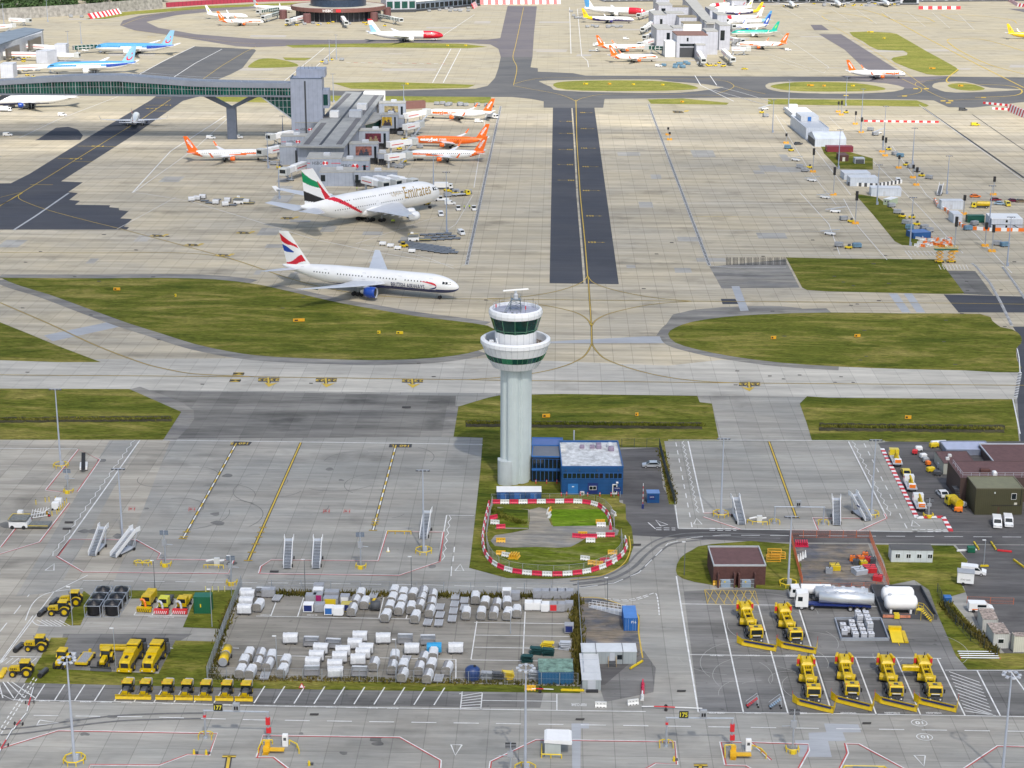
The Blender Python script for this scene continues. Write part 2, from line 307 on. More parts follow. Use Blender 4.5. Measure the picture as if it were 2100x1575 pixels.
sheet('grass',M_gra,[smooth([(4,571),(20,570),(200,571),(330,570),(440,573),(520,582),(560,590),(630,606),(700,622),(780,636),(850,648),(930,658),(1000,668),(1022,685),(1018,702),(985,718),(930,730),(850,737),(760,739),(680,737),(600,734),(525,729),(470,721),(400,706),(330,684),(260,662),(180,633),(100,604),(40,586)],2),
 [(-60,640),(0,661),(60,685),(120,710),(207,743),(120,743),(-60,737)],[(-60,797),(265,798),(372,845),(335,902),(-60,902)],[(940,834),(1000,816),(1023,811),(1150,808),(1430,812),(1435,825),(1460,828),(1475,904),(1362,905),(1384,1035),(1372,1035),(1350,918),(1272,918),(1270,1030),(1283,1035),(1284,1065),(1295,1080),(1300,1118),(1288,1155),(1240,1180),(1130,1188),(1040,1186),(962,1165),(965,1145),(985,965),(990,898),(930,896)],
 smooth([(1370,685),(1385,672),(1420,660),(1480,651),(1560,645),(1700,641),(1850,643),(2010,644),(2035,658),(2052,671),(2077,676),(2094,690),(2094,705),(2084,715),(2086,740),(2090,764),(1980,760),(1850,757),(1720,752),(1600,744),(1500,731),(1430,717),(1385,703)],2),
 [(1612,528),(1700,530),(1925,532),(1978,602),(1940,603),(1700,598),(1655,595),(1645,590)],[(1655,813),(1700,816),(2080,819),(2090,905),(1930,907),(1665,904),(1655,870),(1640,828)],
 [(172,1212),(190,1225),(165,1283),(128,1283)],[(265,1211),(400,1212),(398,1228),(265,1228)],[(400,1228),(395,1212),(490,1210),(455,1290),(375,1287)],
 [(105,1308),(140,1308),(112,1372),(325,1382),(360,1314),(442,1316),(425,1390),(1190,1408),(1190,1422),(600,1414),(50,1401),(85,1345)],
 smooth([(1386,1170),(1395,1145),(1420,1128),(1460,1116),(1620,1116),(1638,1203),(1560,1208),(1460,1200),(1400,1187)],2),
 [(1795,1117),(1955,1119),(1985,1150),(1965,1185),(1980,1215),(1945,1225),(1990,1280),(2050,1340),(2200,1342),(2200,1373),(1985,1374),(1960,1345),(1925,1265),(1905,1210),(1875,1190),(1825,1200),(1812,1150)],
 [(1672,275),(1700,300),(1790,325),(1790,348),(1720,346),(1690,315)],[(1752,397),(1800,405),(1860,450),(1890,505),(1850,503),(1835,495),(1790,440)]],.050)
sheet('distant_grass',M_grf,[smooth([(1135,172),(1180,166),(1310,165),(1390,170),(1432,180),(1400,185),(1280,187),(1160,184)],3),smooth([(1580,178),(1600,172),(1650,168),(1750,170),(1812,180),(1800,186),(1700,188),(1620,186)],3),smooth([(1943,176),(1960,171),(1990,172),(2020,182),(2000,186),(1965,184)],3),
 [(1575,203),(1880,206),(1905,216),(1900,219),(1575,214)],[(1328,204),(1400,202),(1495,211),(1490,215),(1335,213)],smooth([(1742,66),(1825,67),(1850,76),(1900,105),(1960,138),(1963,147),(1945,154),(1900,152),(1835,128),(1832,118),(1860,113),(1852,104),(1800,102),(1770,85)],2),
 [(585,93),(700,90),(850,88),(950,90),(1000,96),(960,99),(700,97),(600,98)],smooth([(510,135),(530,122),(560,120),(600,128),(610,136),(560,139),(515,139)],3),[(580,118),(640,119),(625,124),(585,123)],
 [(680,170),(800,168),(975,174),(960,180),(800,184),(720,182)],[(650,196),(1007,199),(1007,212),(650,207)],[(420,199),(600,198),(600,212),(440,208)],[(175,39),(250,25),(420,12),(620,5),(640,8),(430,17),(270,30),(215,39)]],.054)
sheet('site_ground',surf('dusty_hardstanding',(.42,.38,.31),(.24,.24,.235),.9,None,grain=1.6,mixs=(.09,.16)),[smooth([(1015,1098),(1084,1086),(1085,1046),(1126,1045),(1131,1078),(1250,1078),(1266,1098),(1200,1105),(1170,1122),(1090,1124),(1015,1120)],2),[(1020,1040),(1085,1045),(1083,1085),(1015,1085)]],.058)
sheet('lush_grass',M_grb,[[(1127,1045),(1225,1044),(1247,1055),(1245,1070),(1240,1078),(1134,1080)]],.060)
sheet('rough_grass',grassmat('rough_grass',(.03,.05,.008),(.11,.14,.012),(.30,.26,.14)),[smooth([(1010,1128),(1100,1122),(1180,1124),(1275,1108),(1285,1135),(1265,1158),(1180,1172),(1080,1172),(1015,1152)],2),[(1010,1045),(1040,1040),(1083,1046),(1083,1083),(1015,1082)]],.062)
# oil stains, patches and slabs of another tone on the apron
rs=random.Random(3); pl=[]
for k in range(34):
    y=rs.uniform(300,560); x=rs.uniform(-50,1000) if rs.random()<.6 else rs.uniform(1250,1600); ww=rs.uniform(12,60); hh=rs.uniform(4,16); sh=(1146-x)/(y+306)*hh*-1
    if 330<y<480 and x<280: continue
    pl.append([(x,y),(x+ww,y+.3),(x+ww+sh,y+hh),(x+sh,y+hh)])
sheet('slab_patch',surf('grey_slab_patch',(.40,.395,.37),(.44,.42,.38),.5,(5.6,12),joint=.75),pl,.0145)
pl=[]
for k in range(40):
    y=rs.uniform(5,150); x=rs.uniform(0,2100); ww=rs.uniform(20,120); hh=rs.uniform(1,6); pl.append([(x,y),(x+ww,y+.3),(x+ww-3,y+hh),(x-3,y+hh)])
sheet('slab_patch',surf('far_slab_patch',(.40,.39,.37),(.44,.40,.34),.3,None),pl,.006)
pl=[]
for k in range(34):
    x=rs.uniform(0,960) if rs.random()<.6 else rs.uniform(1100,2050); y=rs.uniform(930,1570); 
    if 1180<y<1440 or 1000<x<1400: continue
    r_=rs.uniform(5,16); pl.append([(x+r_*rs.uniform(.6,1.2)*math.cos(a*.785),y+r_*.35*rs.uniform(.6,1.3)*math.sin(a*.785)) for a in range(8)])
sheet('oil_stain',surf('oily_concrete',(.19,.19,.185),(.25,.245,.235),1.0,None,grain=1.2,mixs=(.4,.6)),pl,.0262,sm=True)
pl=[]
for k in range(60):
    x=rs.choice([rs.uniform(0,1400),rs.uniform(1500,2090)]); y=rs.uniform(20,40) if 0 else rs.uniform(480,790)
    pl.append([(x,y),(x+rs.uniform(5,9),y+.1),(x+8,y+1.6),(x,y+1.5)])
pl+=[[(x-9,y-2),(x+9,y-2),(x+8,y+2),(x-10,y+2)] for x,y in [(834,836),(138,1085) ,(142,1072),(563,1173),(645,1466),(1190,1476),(1778,1484),(1306,1118),(1398,1418),(210,1090)]]
sheet('drain_cover',mat('drain_iron',(.05,.045,.042),.8),pl,.064)
# ---------------------------------------------------------------- painted markings
WM,YM,RM,BM,TM=MB(),MB(),MB(),MB(),MB()
def cr(p,k=6):   # smooth open polyline in pixels
    q=[p[0]]+list(p)+[p[-1]]; o=[]
    for i in range(1,len(q)-2):
        a,b,c,d=[Vector((*q[i+j],0)) for j in (-1,0,1,2)]
        for t in range(k):
            u=t/k; o.append(tuple((.5*((2*b)+(c-a)*u+(2*a-5*b+4*c-d)*u*u+(3*b-a-3*c+d)*u**3))[:2]))
    return o+[p[-1]]
def wpath(pts): return [G(*p).to_2d() for p in pts]
def strip(mb,pts,w,z,off=0,dash=None,world=False):
    P=pts if world else wpath(pts); P=[Vector(p) for p in P]
    seg=[]
    if dash:
        on,gap=dash; cur=[P[0]]; st=True; left=on
        for a,b in zip(P,P[1:]):
            L=(b-a).length; pos=0
            while L-pos>left:
                pos+=left; q=a.lerp(b,pos/L)
                if st: cur.append(q); seg.append(cur)
                else: cur=[q]
                st=not st; left=on if st else gap
            left-=L-pos
            if st: cur.append(b)
        if st and len(cur)>1: seg.append(cur)
    else: seg=[P]
    for s in seg:
        n=len(s); vs=[]
        for i,p in enumerate(s):
            d=(s[min(i+1,n-1)]-s[max(i-1,0)])
            if d.length<1e-5: d=Vector((1,0))
            d.normalize(); nn=Vector((-d.y,d.x))
            for q in (off-w/2,off+w/2): vs.append((p.x+nn.x*q,p.y+nn.y*q,z))
        mb.add(vs,[(2*i+1,2*i,2*i+2,2*i+3) for i in range(n-1)])
def W(p,w=.22,dash=None,off=0): strip(WM,p,w,.075,off,dash)
def Y(p,w=.4,dash=None,black=1,off=0):
    if black: strip(BM,p,w*2.0,.070,off,None)
    strip(YM,p,w,.078,off,dash)
def RD(p,w=.2,off=0): strip(RM,p,w,.080,off)
def gtext(mb,s,px,py,h,ang=0,z=.082,bold=.02,w=None):
    c=G(px,py); ca,sa=math.cos(ang),math.sin(ang)
    add_text(mb,s,lambda u,v:(c.x+u*ca-v*sa,c.y+u*sa+v*ca,z),h,w,bold)
# taxi centre lines
Y([(1181,205),(1183,290),(1190,400),(1200,500),(1205,566)],.35,black=0)
Y([(1206,566),(1213,672),(1214,708)],.3,off=0)
for p in ([(1205,566),(1195,578),(1165,591),(1120,602),(1060,610),(1000,613)],[(1206,567),(1216,579),(1245,591),(1300,604),(1360,613),(1420,618)],
          [(1213,670),(1204,655),(1180,641),(1130,629),(1080,622),(1010,617)],[(1213,670),(1222,657),(1248,644),(1300,631),(1350,623),(1420,618)],
          [(1213,706),(1205,722),(1192,735),(1160,750),(1110,763),(1040,773),(960,779)],[(1214,706),(1224,721),(1245,738),(1300,758),(1370,774),(1450,783),(1530,786)],
          [(0,621),(100,664),(200,710),(290,744),(340,757),(400,767),(520,773)],[(45,396),(38,402),(45,411),(95,430),(180,453),(260,473),(470,530),(600,573),(700,597),(800,609),(930,613)],[(0,518),(200,519),(330,518),(420,522),(480,532)],[(0,422),(30,405),(45,395),(0,405)]):
    Y(cr(p),.26)
Y([(930,613),(1050,614),(1420,618),(1700,620),(1950,622),(2150,625)],.26)
Y([(-20,769),(520,773),(1090,781),(1540,786),(2150,791)],.26)
Y([(-30,441),(45,395),(100,362),(200,300),(290,245),(350,204)],.3,black=0); Y([(415,163),(455,135),(500,108),(525,96)],.3,black=0); strip(WM,[(354,160),(400,130),(455,101)],.5,.075)
strip(WM,[(283,154),(340,123),(399,95)],.6,.075); strip(mt_l:=MB(),[(28,472),(75,442),(141,396)],.9,.075); tag(mt_l.build('pale_channel',M_lit),kind='structure')
strip(m2:=MB(),[(1173,222),(1178,290),(1184,400),(1195,530),(1199,582)],.8,.075); tag(m2.build('pale_channel',M_tan),kind='structure')
for p in ([(1074,15),(1058,90),(1052,118),(1060,140),(1053,175)],[(1055,172),(1080,165),(1120,160),(1200,160),(1480,162)],[(1053,176),(1090,183),(1140,192),(1165,200),(1181,208)],[(1181,208),(1200,200),(1260,193),(1480,196)],
          [(1465,164),(1490,167),(1505,176),(1495,184),(1470,192)],[(1505,176),(1530,184),(1570,193)],[(250,52),(280,40),(330,28),(420,20),(525,14)],[(248,60),(300,66),(420,80),(525,90),(700,89),(1020,86)],
          [(1850,162),(1877,175),(1890,184),(1880,192),(1840,198)],[(1877,175),(1885,168),(1950,162)],[(1885,178),(1940,203),(1985,204),(2050,203)],[(1700,52),(1730,66),(1830,130),(1900,180)]): Y(cr(p),.35,black=0)
for p in ([(1685,33),(1700,42),(1740,47),(1780,47)],[(1687,28),(1720,27),(1770,35),(1790,44)],[(1808,28),(1830,40),(1870,46),(1910,48)],[(1812,27),(1850,27),(1895,35),(1917,45)],[(1930,30),(1960,42),(2000,47)],[(1935,29),(2000,32),(2070,40),(2085,48)],[(1700,10),(1800,28),(1900,78),(2000,130),(2100,180)],[(1942,84),(1955,79),(2020,82),(2100,105)],[(1943,86),(1970,105),(2030,133),(2100,152)],[(1965,142),(1945,170),(2060,175),(2095,185),(2080,196),(2000,200)]):
    strip(YM,cr(p),.8,.078)
strip(BM,[(1893,221),(2100,365)],1.2,.070); strip(BM,[(1994,235),(2100,308)],.5,.070)
strip(BM,[(1360,52),(1440,12)],.6,.070); strip(WM,[(1885,215),(2100,371)],.3,.075)
# stand lead in lines with position bars
def stand(p,q,dash,bars):
    Y([p,q],.36,dash); 
    if dash: strip(WM,[p,q],.34,.0765)
    d=(Vector(q)-Vector(p)).normalized()
    for b,wd in bars:
        c=Vector(p).lerp(Vector(q),b); s=S(c.y); Y([(c.x-wd*s,c.y),(c.x+wd*s,c.y)],.32)
stand((485,909),(375,1105),(2.6,2.6),((.93,.8),(.98,.9),(1,.9)))
stand((617,908),(509,1150),None,((.72,.8),(.76,.8),(.80,.8),(.86,.9),(.93,.9),(1,.9)))
stand((812,913),(765,1088),(2.6,2.6),((.87,.8),(.9,.8),(.93,.8),(1,.9)))
stand((1577,906),(1633,1062),None,((1,.8),))
for x,y in ((470,1552),(1437,1570)): Y([(x-14,y),(x+14,y)],.5); Y([(x,y),(x-14,1640)],.5)
BM.add([tuple(G(*p).to_2d())+(.071,) for p in ((471,914),(480,905),(517,907),(511,914))][::-1],[(0,1,2,3)]); BM.add([tuple(G(*p).to_2d())+(.071,) for p in ((797,918),(799,911),(845,911),(844,918))][::-1],[(0,1,2,3)])
gtext(YM,'160',499,910,1.7,PI,w=2.3); gtext(YM,'R',475,910,1.7,PI,w=.8); gtext(YM,'160',829,915,1.7,PI,w=2.3); gtext(YM,'L',805,915,1.7,PI,w=.6)
# arrows and boxed taxiway signs
for x,y,b in ((552,779,1),(670,780,1),(847,781,1),(1538,788,1)):
    s=S(y); Y([(x-2,y-4),(x-1,y+7)],.55); c=G(x-1,y+15); YM.add([(c.x,c.y,.079),(c.x+1.9,c.y+1.9*2.2,.079),(c.x,c.y+1.9*1.6,.079),(c.x-1.9,c.y+1.9*2.2,.079)],[(0,1,2,3)])
    for dx in (-13,12):
        q=[G(x+dx-9,y-4),G(x+dx+9,y-4),G(x+dx+8,y+4),G(x+dx-10,y+4)]; BM.add([(v.x,v.y,.071) for v in q],[(3,2,1,0)]); gtext(YM,'23' if b else '',x+dx,y,2.3,PI,w=2.6)
for x,y in ((490,767),(483,781)):
    q=[G(x-11,y-3),G(x+11,y-3),G(x+9,y+3),G(x-13,y+3)]; BM.add([(v.x,v.y,.071) for v in q],[(3,2,1,0)]); q=[G(x-10,y-2.4),G(x+10,y-2.4),G(x+8,y+2.4),G(x-12,y+2.4)]; YM.add([(v.x,v.y,.078) for v in q],[(3,2,1,0)]); gtext(BM,'M',x,y,1.5,PI,z=.084,w=3)
for x,y in ((323,484),(395,503),(458,524),(500,478),(590,448),(1390,230)):
    q=[G(x-11,y-3),G(x+9,y-2),G(x+13,y+2),G(x-8,y+2)]; BM.add([(v.x,v.y,.071) for v in q],[(3,2,1,0)]); gtext(YM,'554',x,y,2.0,0,w=6)
    q=[G(x+15,y-3),G(x+24,y-4),G(x+20,y-1),G(x+12,y-1)]; YM.add([(v.x,v.y,.078) for v in q],[(3,2,1,0)])
# pairs of arrows beside the centre line
for i,(x,y,dr,t) in enumerate([(1186,231,1,'555'),(1176,249,-1,'557'),(1188,264,1,'551'),(1178,274,-1,'553'),(1189,304,1,'551'),(1178,307,-1,'553'),(1178,338,-1,'553'),(1192,342,1,'554'),(1180,370,-1,'552'),(1193,391,1,'554'),(1197,443,1,'554'),(1201,497,1,'554')]):
    L=4.6 if y>400 else 5.2; c=G(x,y); a=c.x+dr*1; b=c.x+dr*(L*1.25)*1.05
    YM.add([(min(a,b),c.y-.12,.079),(max(a,b),c.y-.12,.079),(max(a,b),c.y+.12,.079),(min(a,b),c.y+.12,.079)],[(0,1,2,3)])
    e=b; f=[(e,c.y-.45,.0795),(e+dr*1.5,c.y,.0795),(e,c.y+.45,.0795)]; YM.add(f,[(0,1,2) if dr>0 else (2,1,0)])
    c2=G(x+dr*(13 if y>400 else 9),y); add_text(YM,t,lambda u,v:(c2.x-u,c2.y-v,.0805),2.6,3.0,.02)
for x,y,t in ((350,83,'1'),(310,76,'1'),(200,300,'0'),(155,326,'0'),(340,216,'0'),(310,223,'0')):
    gtext(YM,'571',x,y,2.2,0,w=6)
for p in ((180,300),(220,301),(140,325),(172,332),(335,201),(315,216),(325,228),(85,379)):
    c=G(*p); YM.add([(c.x-5,c.y-.2,.079),(c.x+5,c.y-.2,.079),(c.x+5,c.y+.2,.079),(c.x-5,c.y+.2,.079)],[(0,1,2,3)])
for x,y in ((1878,182),(1900,182),(1855,197),(2017,200),(1735,196),(1945,211),(1950,207),(1934,207)):
    q=[G(x-5,y-1),G(x+5,y-1),G(x+5,y+1),G(x-5,y+1)]; YM.add([(v.x,v.y,.078) for v in q],[(3,2,1,0)])
# white stand edges
W([(334,903),(480,905),(700,908),(990,912)],.3); W([(1370,903),(1480,903),(1740,904),(1815,905)],.3)
W([(0,920),(158,921)],.25); 
def zig(a,b,n,s):
    a2,b2=G(*a).to_2d(),G(*b).to_2d(); d=(b2-a2); nn=Vector((-d.y,d.x)).normalized()*s; P=[]
    for i in range(n+1):
        P.append(a2+d*(i/n)+nn*(.35+(.55 if i%2 else 0)))
    strip(WM,P,.16,.076,world=True)
W([(287,903),(117,1141)],.3); zig((280,903),(112,1141),34,-1)
W([(1411,905),(1443,1052)],.3); zig((1405,905),(1437,1052),30,-1); W([(1740,906),(1818,1060)],.3); zig((1744,906),(1822,1058),26,1); W([(916,1057),(900,1152)],.25); zig((918,1057),(902,1150),12,1)
W([(916,1057),(972,1058)],.2); W([(1386,908),(1420,1085)],.22,(3,3)); W([(1772,910),(1862,1088)],.22,(3,3)); W([(1385,1037),(1391,1084)],.2); W([(1391,1084),(1880,1091),(1948,1089)],.25)
W([(932,1122),(928,1160)],.25,(3,2)); W([(926,1162),(925,1182)],.2)
for y in (1083,1087): W([(1345,y),(1385,y+.5)],.25,(1.2,.5)); W([(1455,y+1),(1510,y+1.6)],.25,(1.2,.5)); W([(1870,y+4),(1945,y+4)],.25,(1.2,.5))
W([(1329,1072),(1344,1085)],.2)
for c,d in (((-1,0),0),):
    for x,y,a in ((943,1165,0),(1430,1070,0),(1875,1132-788+730 if 0 else 1074,0),(106,1164,0),(1354,1073,.5),(935,1538,PI),(1890,1560,PI),(98,1483,-PI/2)):
        c0=G(x,y); h=1.6; pts=[(-.9,-1.6),(.9,-1.6),(0,1.9)]; ca,sa=math.cos(a),math.sin(a)
        Pw=[Vector((c0.x+u*ca-v*sa,c0.y+u*sa+v*ca)) for u,v in pts+pts[:1]]
        strip(WM,Pw,.25,.076,world=True)
# red and white stand boundaries
for p in ([(117,1141),(143,1106),(200,1106),(280,1107),(330,1135),(323,1147),(430,1148),(470,1148)],[(117,1141),(171,1173),(468,1176),(478,1150)],[(530,1176),(534,1162),(556,1148),(775,1150),(793,1090),(908,1091)],[(530,1176),(818,1180),(900,1152),(908,1091)],
          [(1443,1052),(1480,1051),(1512,1058)],[(1443,1060),(1520,1086)],[(1676,1087),(1666,1062),(1780,1063)],[(1762,1088),(1817,1063),(1812,1054)],[(93,1005),(160,922),(206,943),(160,1009),(125,1010),(93,1006)],[(0,1085+38),(30,1085)],[(-20,1142),(80,1112),(141,1032)],
          [(0,1535),(120,1498),(446,1504),(430,1550),(385,1549),(326,1571),(185,1570),(180,1590)],[(525,1554),(539,1508),(820,1512),(905,1560),(902,1600)],[(525,1553),(562,1553),(610,1590)],[(1000,1600),(1005,1562),(1099,1517),(1385,1521),(1390,1569),(1345,1567),(1305,1590)],
          [(1486,1569),(1476,1522),(1520,1522)],[(1486,1569),(1530,1570),(1580,1600)],[(1540,1522),(1658,1526),(1660,1540),(1638,1580)],[(1580,1560),(1540,1524)],[(1735,1525),(1740,1545),(1722,1580)],[(1735,1525),(1762,1526),(1880,1590)],[(1970,1580),(2045,1530),(2200,1533)]):
    W(p,.22); RD(p,.2,-.24)
# road edges and dashes
W([(0,1455),(30,1454),(1110,1458),(1320,1461),(1432,1447)],.2) if 0 else None
W([(26,1436),(260,1440),(525,1448),(1110,1457),(1324,1460)],.22); W([(1432,1461),(1700,1464),(2200,1472)],.22)
W([(69,1468),(300,1471),(525,1477),(1050,1485),(1575,1493),(2200,1502)],.24,(4.2,2.9))
W([(-10,1512),(70,1390)],.2,(1,.6)); W([(-4,1515),(76,1392)],.2,(1,.6)); W([(0,1362),(110,1215),(180,1180)],.2); W([(-20,1386),(68,1263)],.2)
W(cr([(52,1273),(66,1240),(90,1220),(130,1211),(170,1208)]),.2); W([(0,1296),(60,1220)],.2,(4,4)); W([(170,1191),(400,1194),(880,1200),(1100,1207),(1190,1206),(1260,1196),(1310,1175),(1340,1145),(1370,1115),(1420,1103),(1480,1098),(2100,1102)],.2,(4,2.2))
W(cr([(1240,1228),(1290,1230),(1330,1220),(1345,1218),(1350,1240),(1352,1262)]),.22,(1.2,.4)); W(cr([(1243,1231),(1292,1233),(1330,1223)]),.22,(1.2,.4))
strip(YM,wpath(cr([(1170,1190),(1230,1182),(1275,1160),(1292,1130),(1290,1100)])) ,.2,.078,world=True); strip(YM,wpath(cr([(1190,1226),(1230,1227),(1280,1243),(1308,1262),(1310,1300),(1318,1350)])),.25,.078,world=True)
# bays
W([(1387,1182),(1432,1461)],.28); W([(1398,1239),(1904,1246)],.22); W([(1415,1343),(1930,1351)],.22)
for a,b in (((1477,1242),(1525,1464)),((1555,1242),(1616,1464)),((1637,1244),(1707,1466)),((1754,1348),(1797,1466)),((1838,1350),(1888,1467)),((1922,1351),(1979,1468)),((2004,1376),(2052,1470)),((2072,1376),(2140,1470))): W([a,b],.25)
W([(1938,1375),(2120,1376)],.2)
for k in range(12):
    t=k/12; x0=1943+36*t; y0=1378+88*t; W([(x0+3,y0),(x0+66-20*t*0,y0+22 if y0+22<1468 else 1468)],.2)
for k in range(27):
    x=92+41*k if k<3 else 92+41*k
    if x>940: break
    W([(x,1404+k*.35),(x-22,1438+k*.42)],.22)
W([(942,1424),(948,1421)],.2); W([(944,1456),(948,1419)],.2); W([(986,1456),(989,1421)],.2)
for k in range(6): W([(946,1428+k*5),(988,1421+k*6)],.2)
W([(1142,1424),(1142,1457)],.2); W([(989,1437),(1142,1439)],.2)
for k in range(7): W([(-30+k*9,1399+0),(-60+k*22,1432)],.2)
W([(51,1403),(28,1437),(-10,1418)],.2)
for k in range(6): W([(76+k*9,1272),(90+k*9+8,1284-0)],.16); W([(15+k*12,1350),(-4+k*12+4,1362)],.16)
W(cr([(66,1274),(80,1283),(126,1285)]),.2); W([(20,1347),(85,1348)],.2); 
W([(275,1262),(385,1264)],.2)
for a,b in (((275,1262),(300,1222)),((312,1262),(335,1224)),((350,1263),(372,1226))): W([a,b],.2)
W([(440,1328),(490,1330)],.2); W([(295,1325),(355,1330)],.2)
W([(525,1264),(845,1270),(860,1270)],.2)
for a,b in (((555,1265),(566,1236)),((610,1266),(623,1226)),((777,1268),(787,1226)),((833,1269),(838,1250)),((978,1275),(966,1353)),((935,1353),(935,1393)),((1077,1255),(1072,1355))): W([a,b],.2)
for y in (1277,1303,1328,1354): W([(973 if y<1350 else 966,y),(1175,y+3)],.2)
W([(560,1345),(935,1353)],.2)
strip(YM,[(1445,1210),(1549,1213),(1556,1242),(1451,1239),(1445,1210)],.14,.078)
for k in range(6): strip(YM,[(1447+k*18,1211),(1470+k*17,1240)],.12,.078); strip(YM,[(1462+k*17,1211),(1450+k*17,1238)],.12,.078)
for x in (1470,1545,1640,1740,1830,1915): gtext(WM,'OVERLADEN',x,1463,.55,PI,w=2.6)
for x in (1470,1545,1625): gtext(WM,'OVERLADEN',x,1345,.55,PI,w=2.4)
for k in range(19): gtext(WM,'MJ-V24003',50+42*k,1437+k*.9,.55,PI,w=1.9)
for k,x in enumerate((545,640,720,790)): gtext(WM,'SK-V24800',x,1262,.5,PI,w=2)
gtext(WM,'SNOWPLOUGHTREC',330,1266,.5,PI,w=5); gtext(WM,'KEEP CLEAR',1187,1446,1.0,PI,w=2.6)
for x,y in ((1885,1483),(1896,1512)):
    c=G(x,y); P=[Vector((c.x+1.3*math.cos(t*PI/8),c.y+1.3*math.sin(t*PI/8)*.9)) for t in range(17)]; strip(WM,P,.14,.076,world=True); gtext(WM,'10',x,y,1.1,PI,w=1.3)
for x,y in ((271,1044),(394,1045),(670,1049),(712,1049)):
    q=[G(x-6,y-4),G(x+6,y-4),G(x+5,y+4),G(x-7,y+4)]; strip(RM,[v.to_2d() for v in q+q[:1]],.1,.08,world=True); gtext(RM,'51',x,y,.9,0,w=1.2)
# chequered haul road edges
for p in ([(1993,540),(2003,548),(2030,580),(2052,620),(2075,668)],[(2056,547),(2080,580),(2110,625)],[(2092,764),(2083,815)],[(1455,183),(1500,195),(1570,215)],[(1470,177),(1520,190),(1580,208)],[(1955,0+182),(1960,184)]):
    strip(BM,p,1.0,.070); strip(WM,p,.5,.076,.25,(.8,.8)); strip(WM,p,.5,.0765,-.25,(.6,1.0))
W([(2077,818),(2092,890)],.3); W([(2086,715),(2090,735),(2092,764)],.3)
for x0,y0,x1,y1 in ((1027,218,957,543),(1330,214,1455,545)):
    strip(BM,[(x0,y0),(x1,y1)],1.3,.070); strip(WM,[(x0,y0),(x1,y1)],.16,.076,.5); strip(WM,[(x0,y0),(x1,y1)],.16,.076,-.5); strip(WM,[(x0,y0),(x1,y1)],.6,.0755,0,(.6,1.6))
W([(1453,545),(1500,549),(1612,549)],.25); W([(1400,417),(1740,418)],.2); W([(1428,472),(1740,476)],.2); W([(1450,522),(1760,525),(1850,530)],.2); strip(YM,[(1420,444),(1700,447)],.3,.078)
W([(1640,395),(1700,460),(1722,522)],.25); W([(1680,400),(1830,560)],.25) if 0 else None
W([(1730,408),(1760,465),(1819,533)],.25); W([(1856,515),(1870,532)],.25); W([(1620,245),(1690,330),(1745,400)],.25); W([(1590,235),(1660,350),(1715,420)],.2)
W([(1960,575+1),(2048,549)],.2) if 0 else None
W([(1830,300),(1900,400),(2000,480),(2075,560)],.25); W([(1790,330),(1880,420),(1975,520)],.25); W([(1855,515),(1930,518),(1975,519),(1950,496)],.2)
for k in range(9): W([(1862+k*8,515),(1870+k*8,524)],.2); W([(1930+k*7,553),(1925+k*7,543)],.2)
W([(0,284),(40,283),(120,245),(250,195)],.35); W([(272,395),(350,310),(462,238)],.5); W([(275,394),(400,305),(465,245)],.3); W([(60,262),(160,240)],.2)
W([(270,395),(300,398),(390,413),(520,452),(640,490),(760,515),(930,545)],.3); W([(240,470),(360,405)],.2)
W([(955,543),(930,551),(880,530),(800,511),(730,500),(880,450),(912,440)],.2); W([(970,400),(935,460),(920,470)],.3,(1,.5)); W([(1000,215),(972,385)],.25); W([(800,345),(980,352)],.2)
W([(1168,15),(1171,110)],.5); W([(1184,18),(1193,115),(1205,125),(1207,138)],.4); W([(1425,155),(1437,175)],.5); W([(1456,155),(1470,175)],.5); W([(1437,175),(1505,208)],.5)
for a,b in (((582,167),(666,98)),((632,152),(690,98)),((887,170),(925,100)),((909,170),(945,100)),((905,75),(973,30)),((1385,90),(1100,300))): 
    if a[0]!=1385: W([a,b],.45)
W([(0,0),(1,1)],.1)
for y,x0,x1 in ((117,720,990),(140,600,980),(160,720,975)): W([(x0,y),(x1,y+1)],.3)
for k in range(14):
    strip(RM if k%2 else WM,[(710+k*15,128+k*.2),(719+k*15,129+k*.2)],.8,.077)
for k in range(8): W([(1600+k*52,14+k*2),(1648+k*50,40+k*3)],.25)
for p in ([(1573,110),(1690,150),(1700,138),(1600,70)],[(1575,118),(1660,145)],[(1300,83),(1120,83)],[(1900,255),(1810,270)],[(2060,265),(1990,250)],[(0,232),(140,231)]): W(p,.25)
for x in (1600,1650,1700,1760): W([(x,400-160),(x+30,270)],.15)
# rubber tracks
for k,p in enumerate(([(0,1508),(60,1503),(150,1490),(260,1478),(420,1474)],[(1175,1200),(1250,1190),(1300,1165),(1330,1135),(1370,1110),(1440,1100),(1600,1105)],[(1190,1204),(1260,1195),(1310,1172),(1345,1140),(1380,1116),(1450,1106)])):
    strip(TM,cr(p),.5,.066); strip(TM,cr(p),.5,.0665,2.0)
SM=MB(); rs=random.Random(14)
for k in range(42):
    if k<26: x,y=rs.uniform(1440,1900),rs.uniform(1250,1440)
    else: x,y=rs.uniform(300,900),rs.uniform(930,1060)
    c=G(x,y); r_=rs.uniform(3,11); a0=rs.uniform(0,6.3); n_=rs.uniform(.6,2.2)
    P=[Vector((c.x+r_*math.cos(a0+n_*i/12),c.y+r_*math.sin(a0+n_*i/12))) for i in range(13)]; strip(SM if k<26 else TM,P,.10 if k<26 else .14,.067+k*.00005,world=True)
tag(SM.build('scuff_marks',mat('scuff_pale',(.33,.33,.32),.8)),kind='structure')
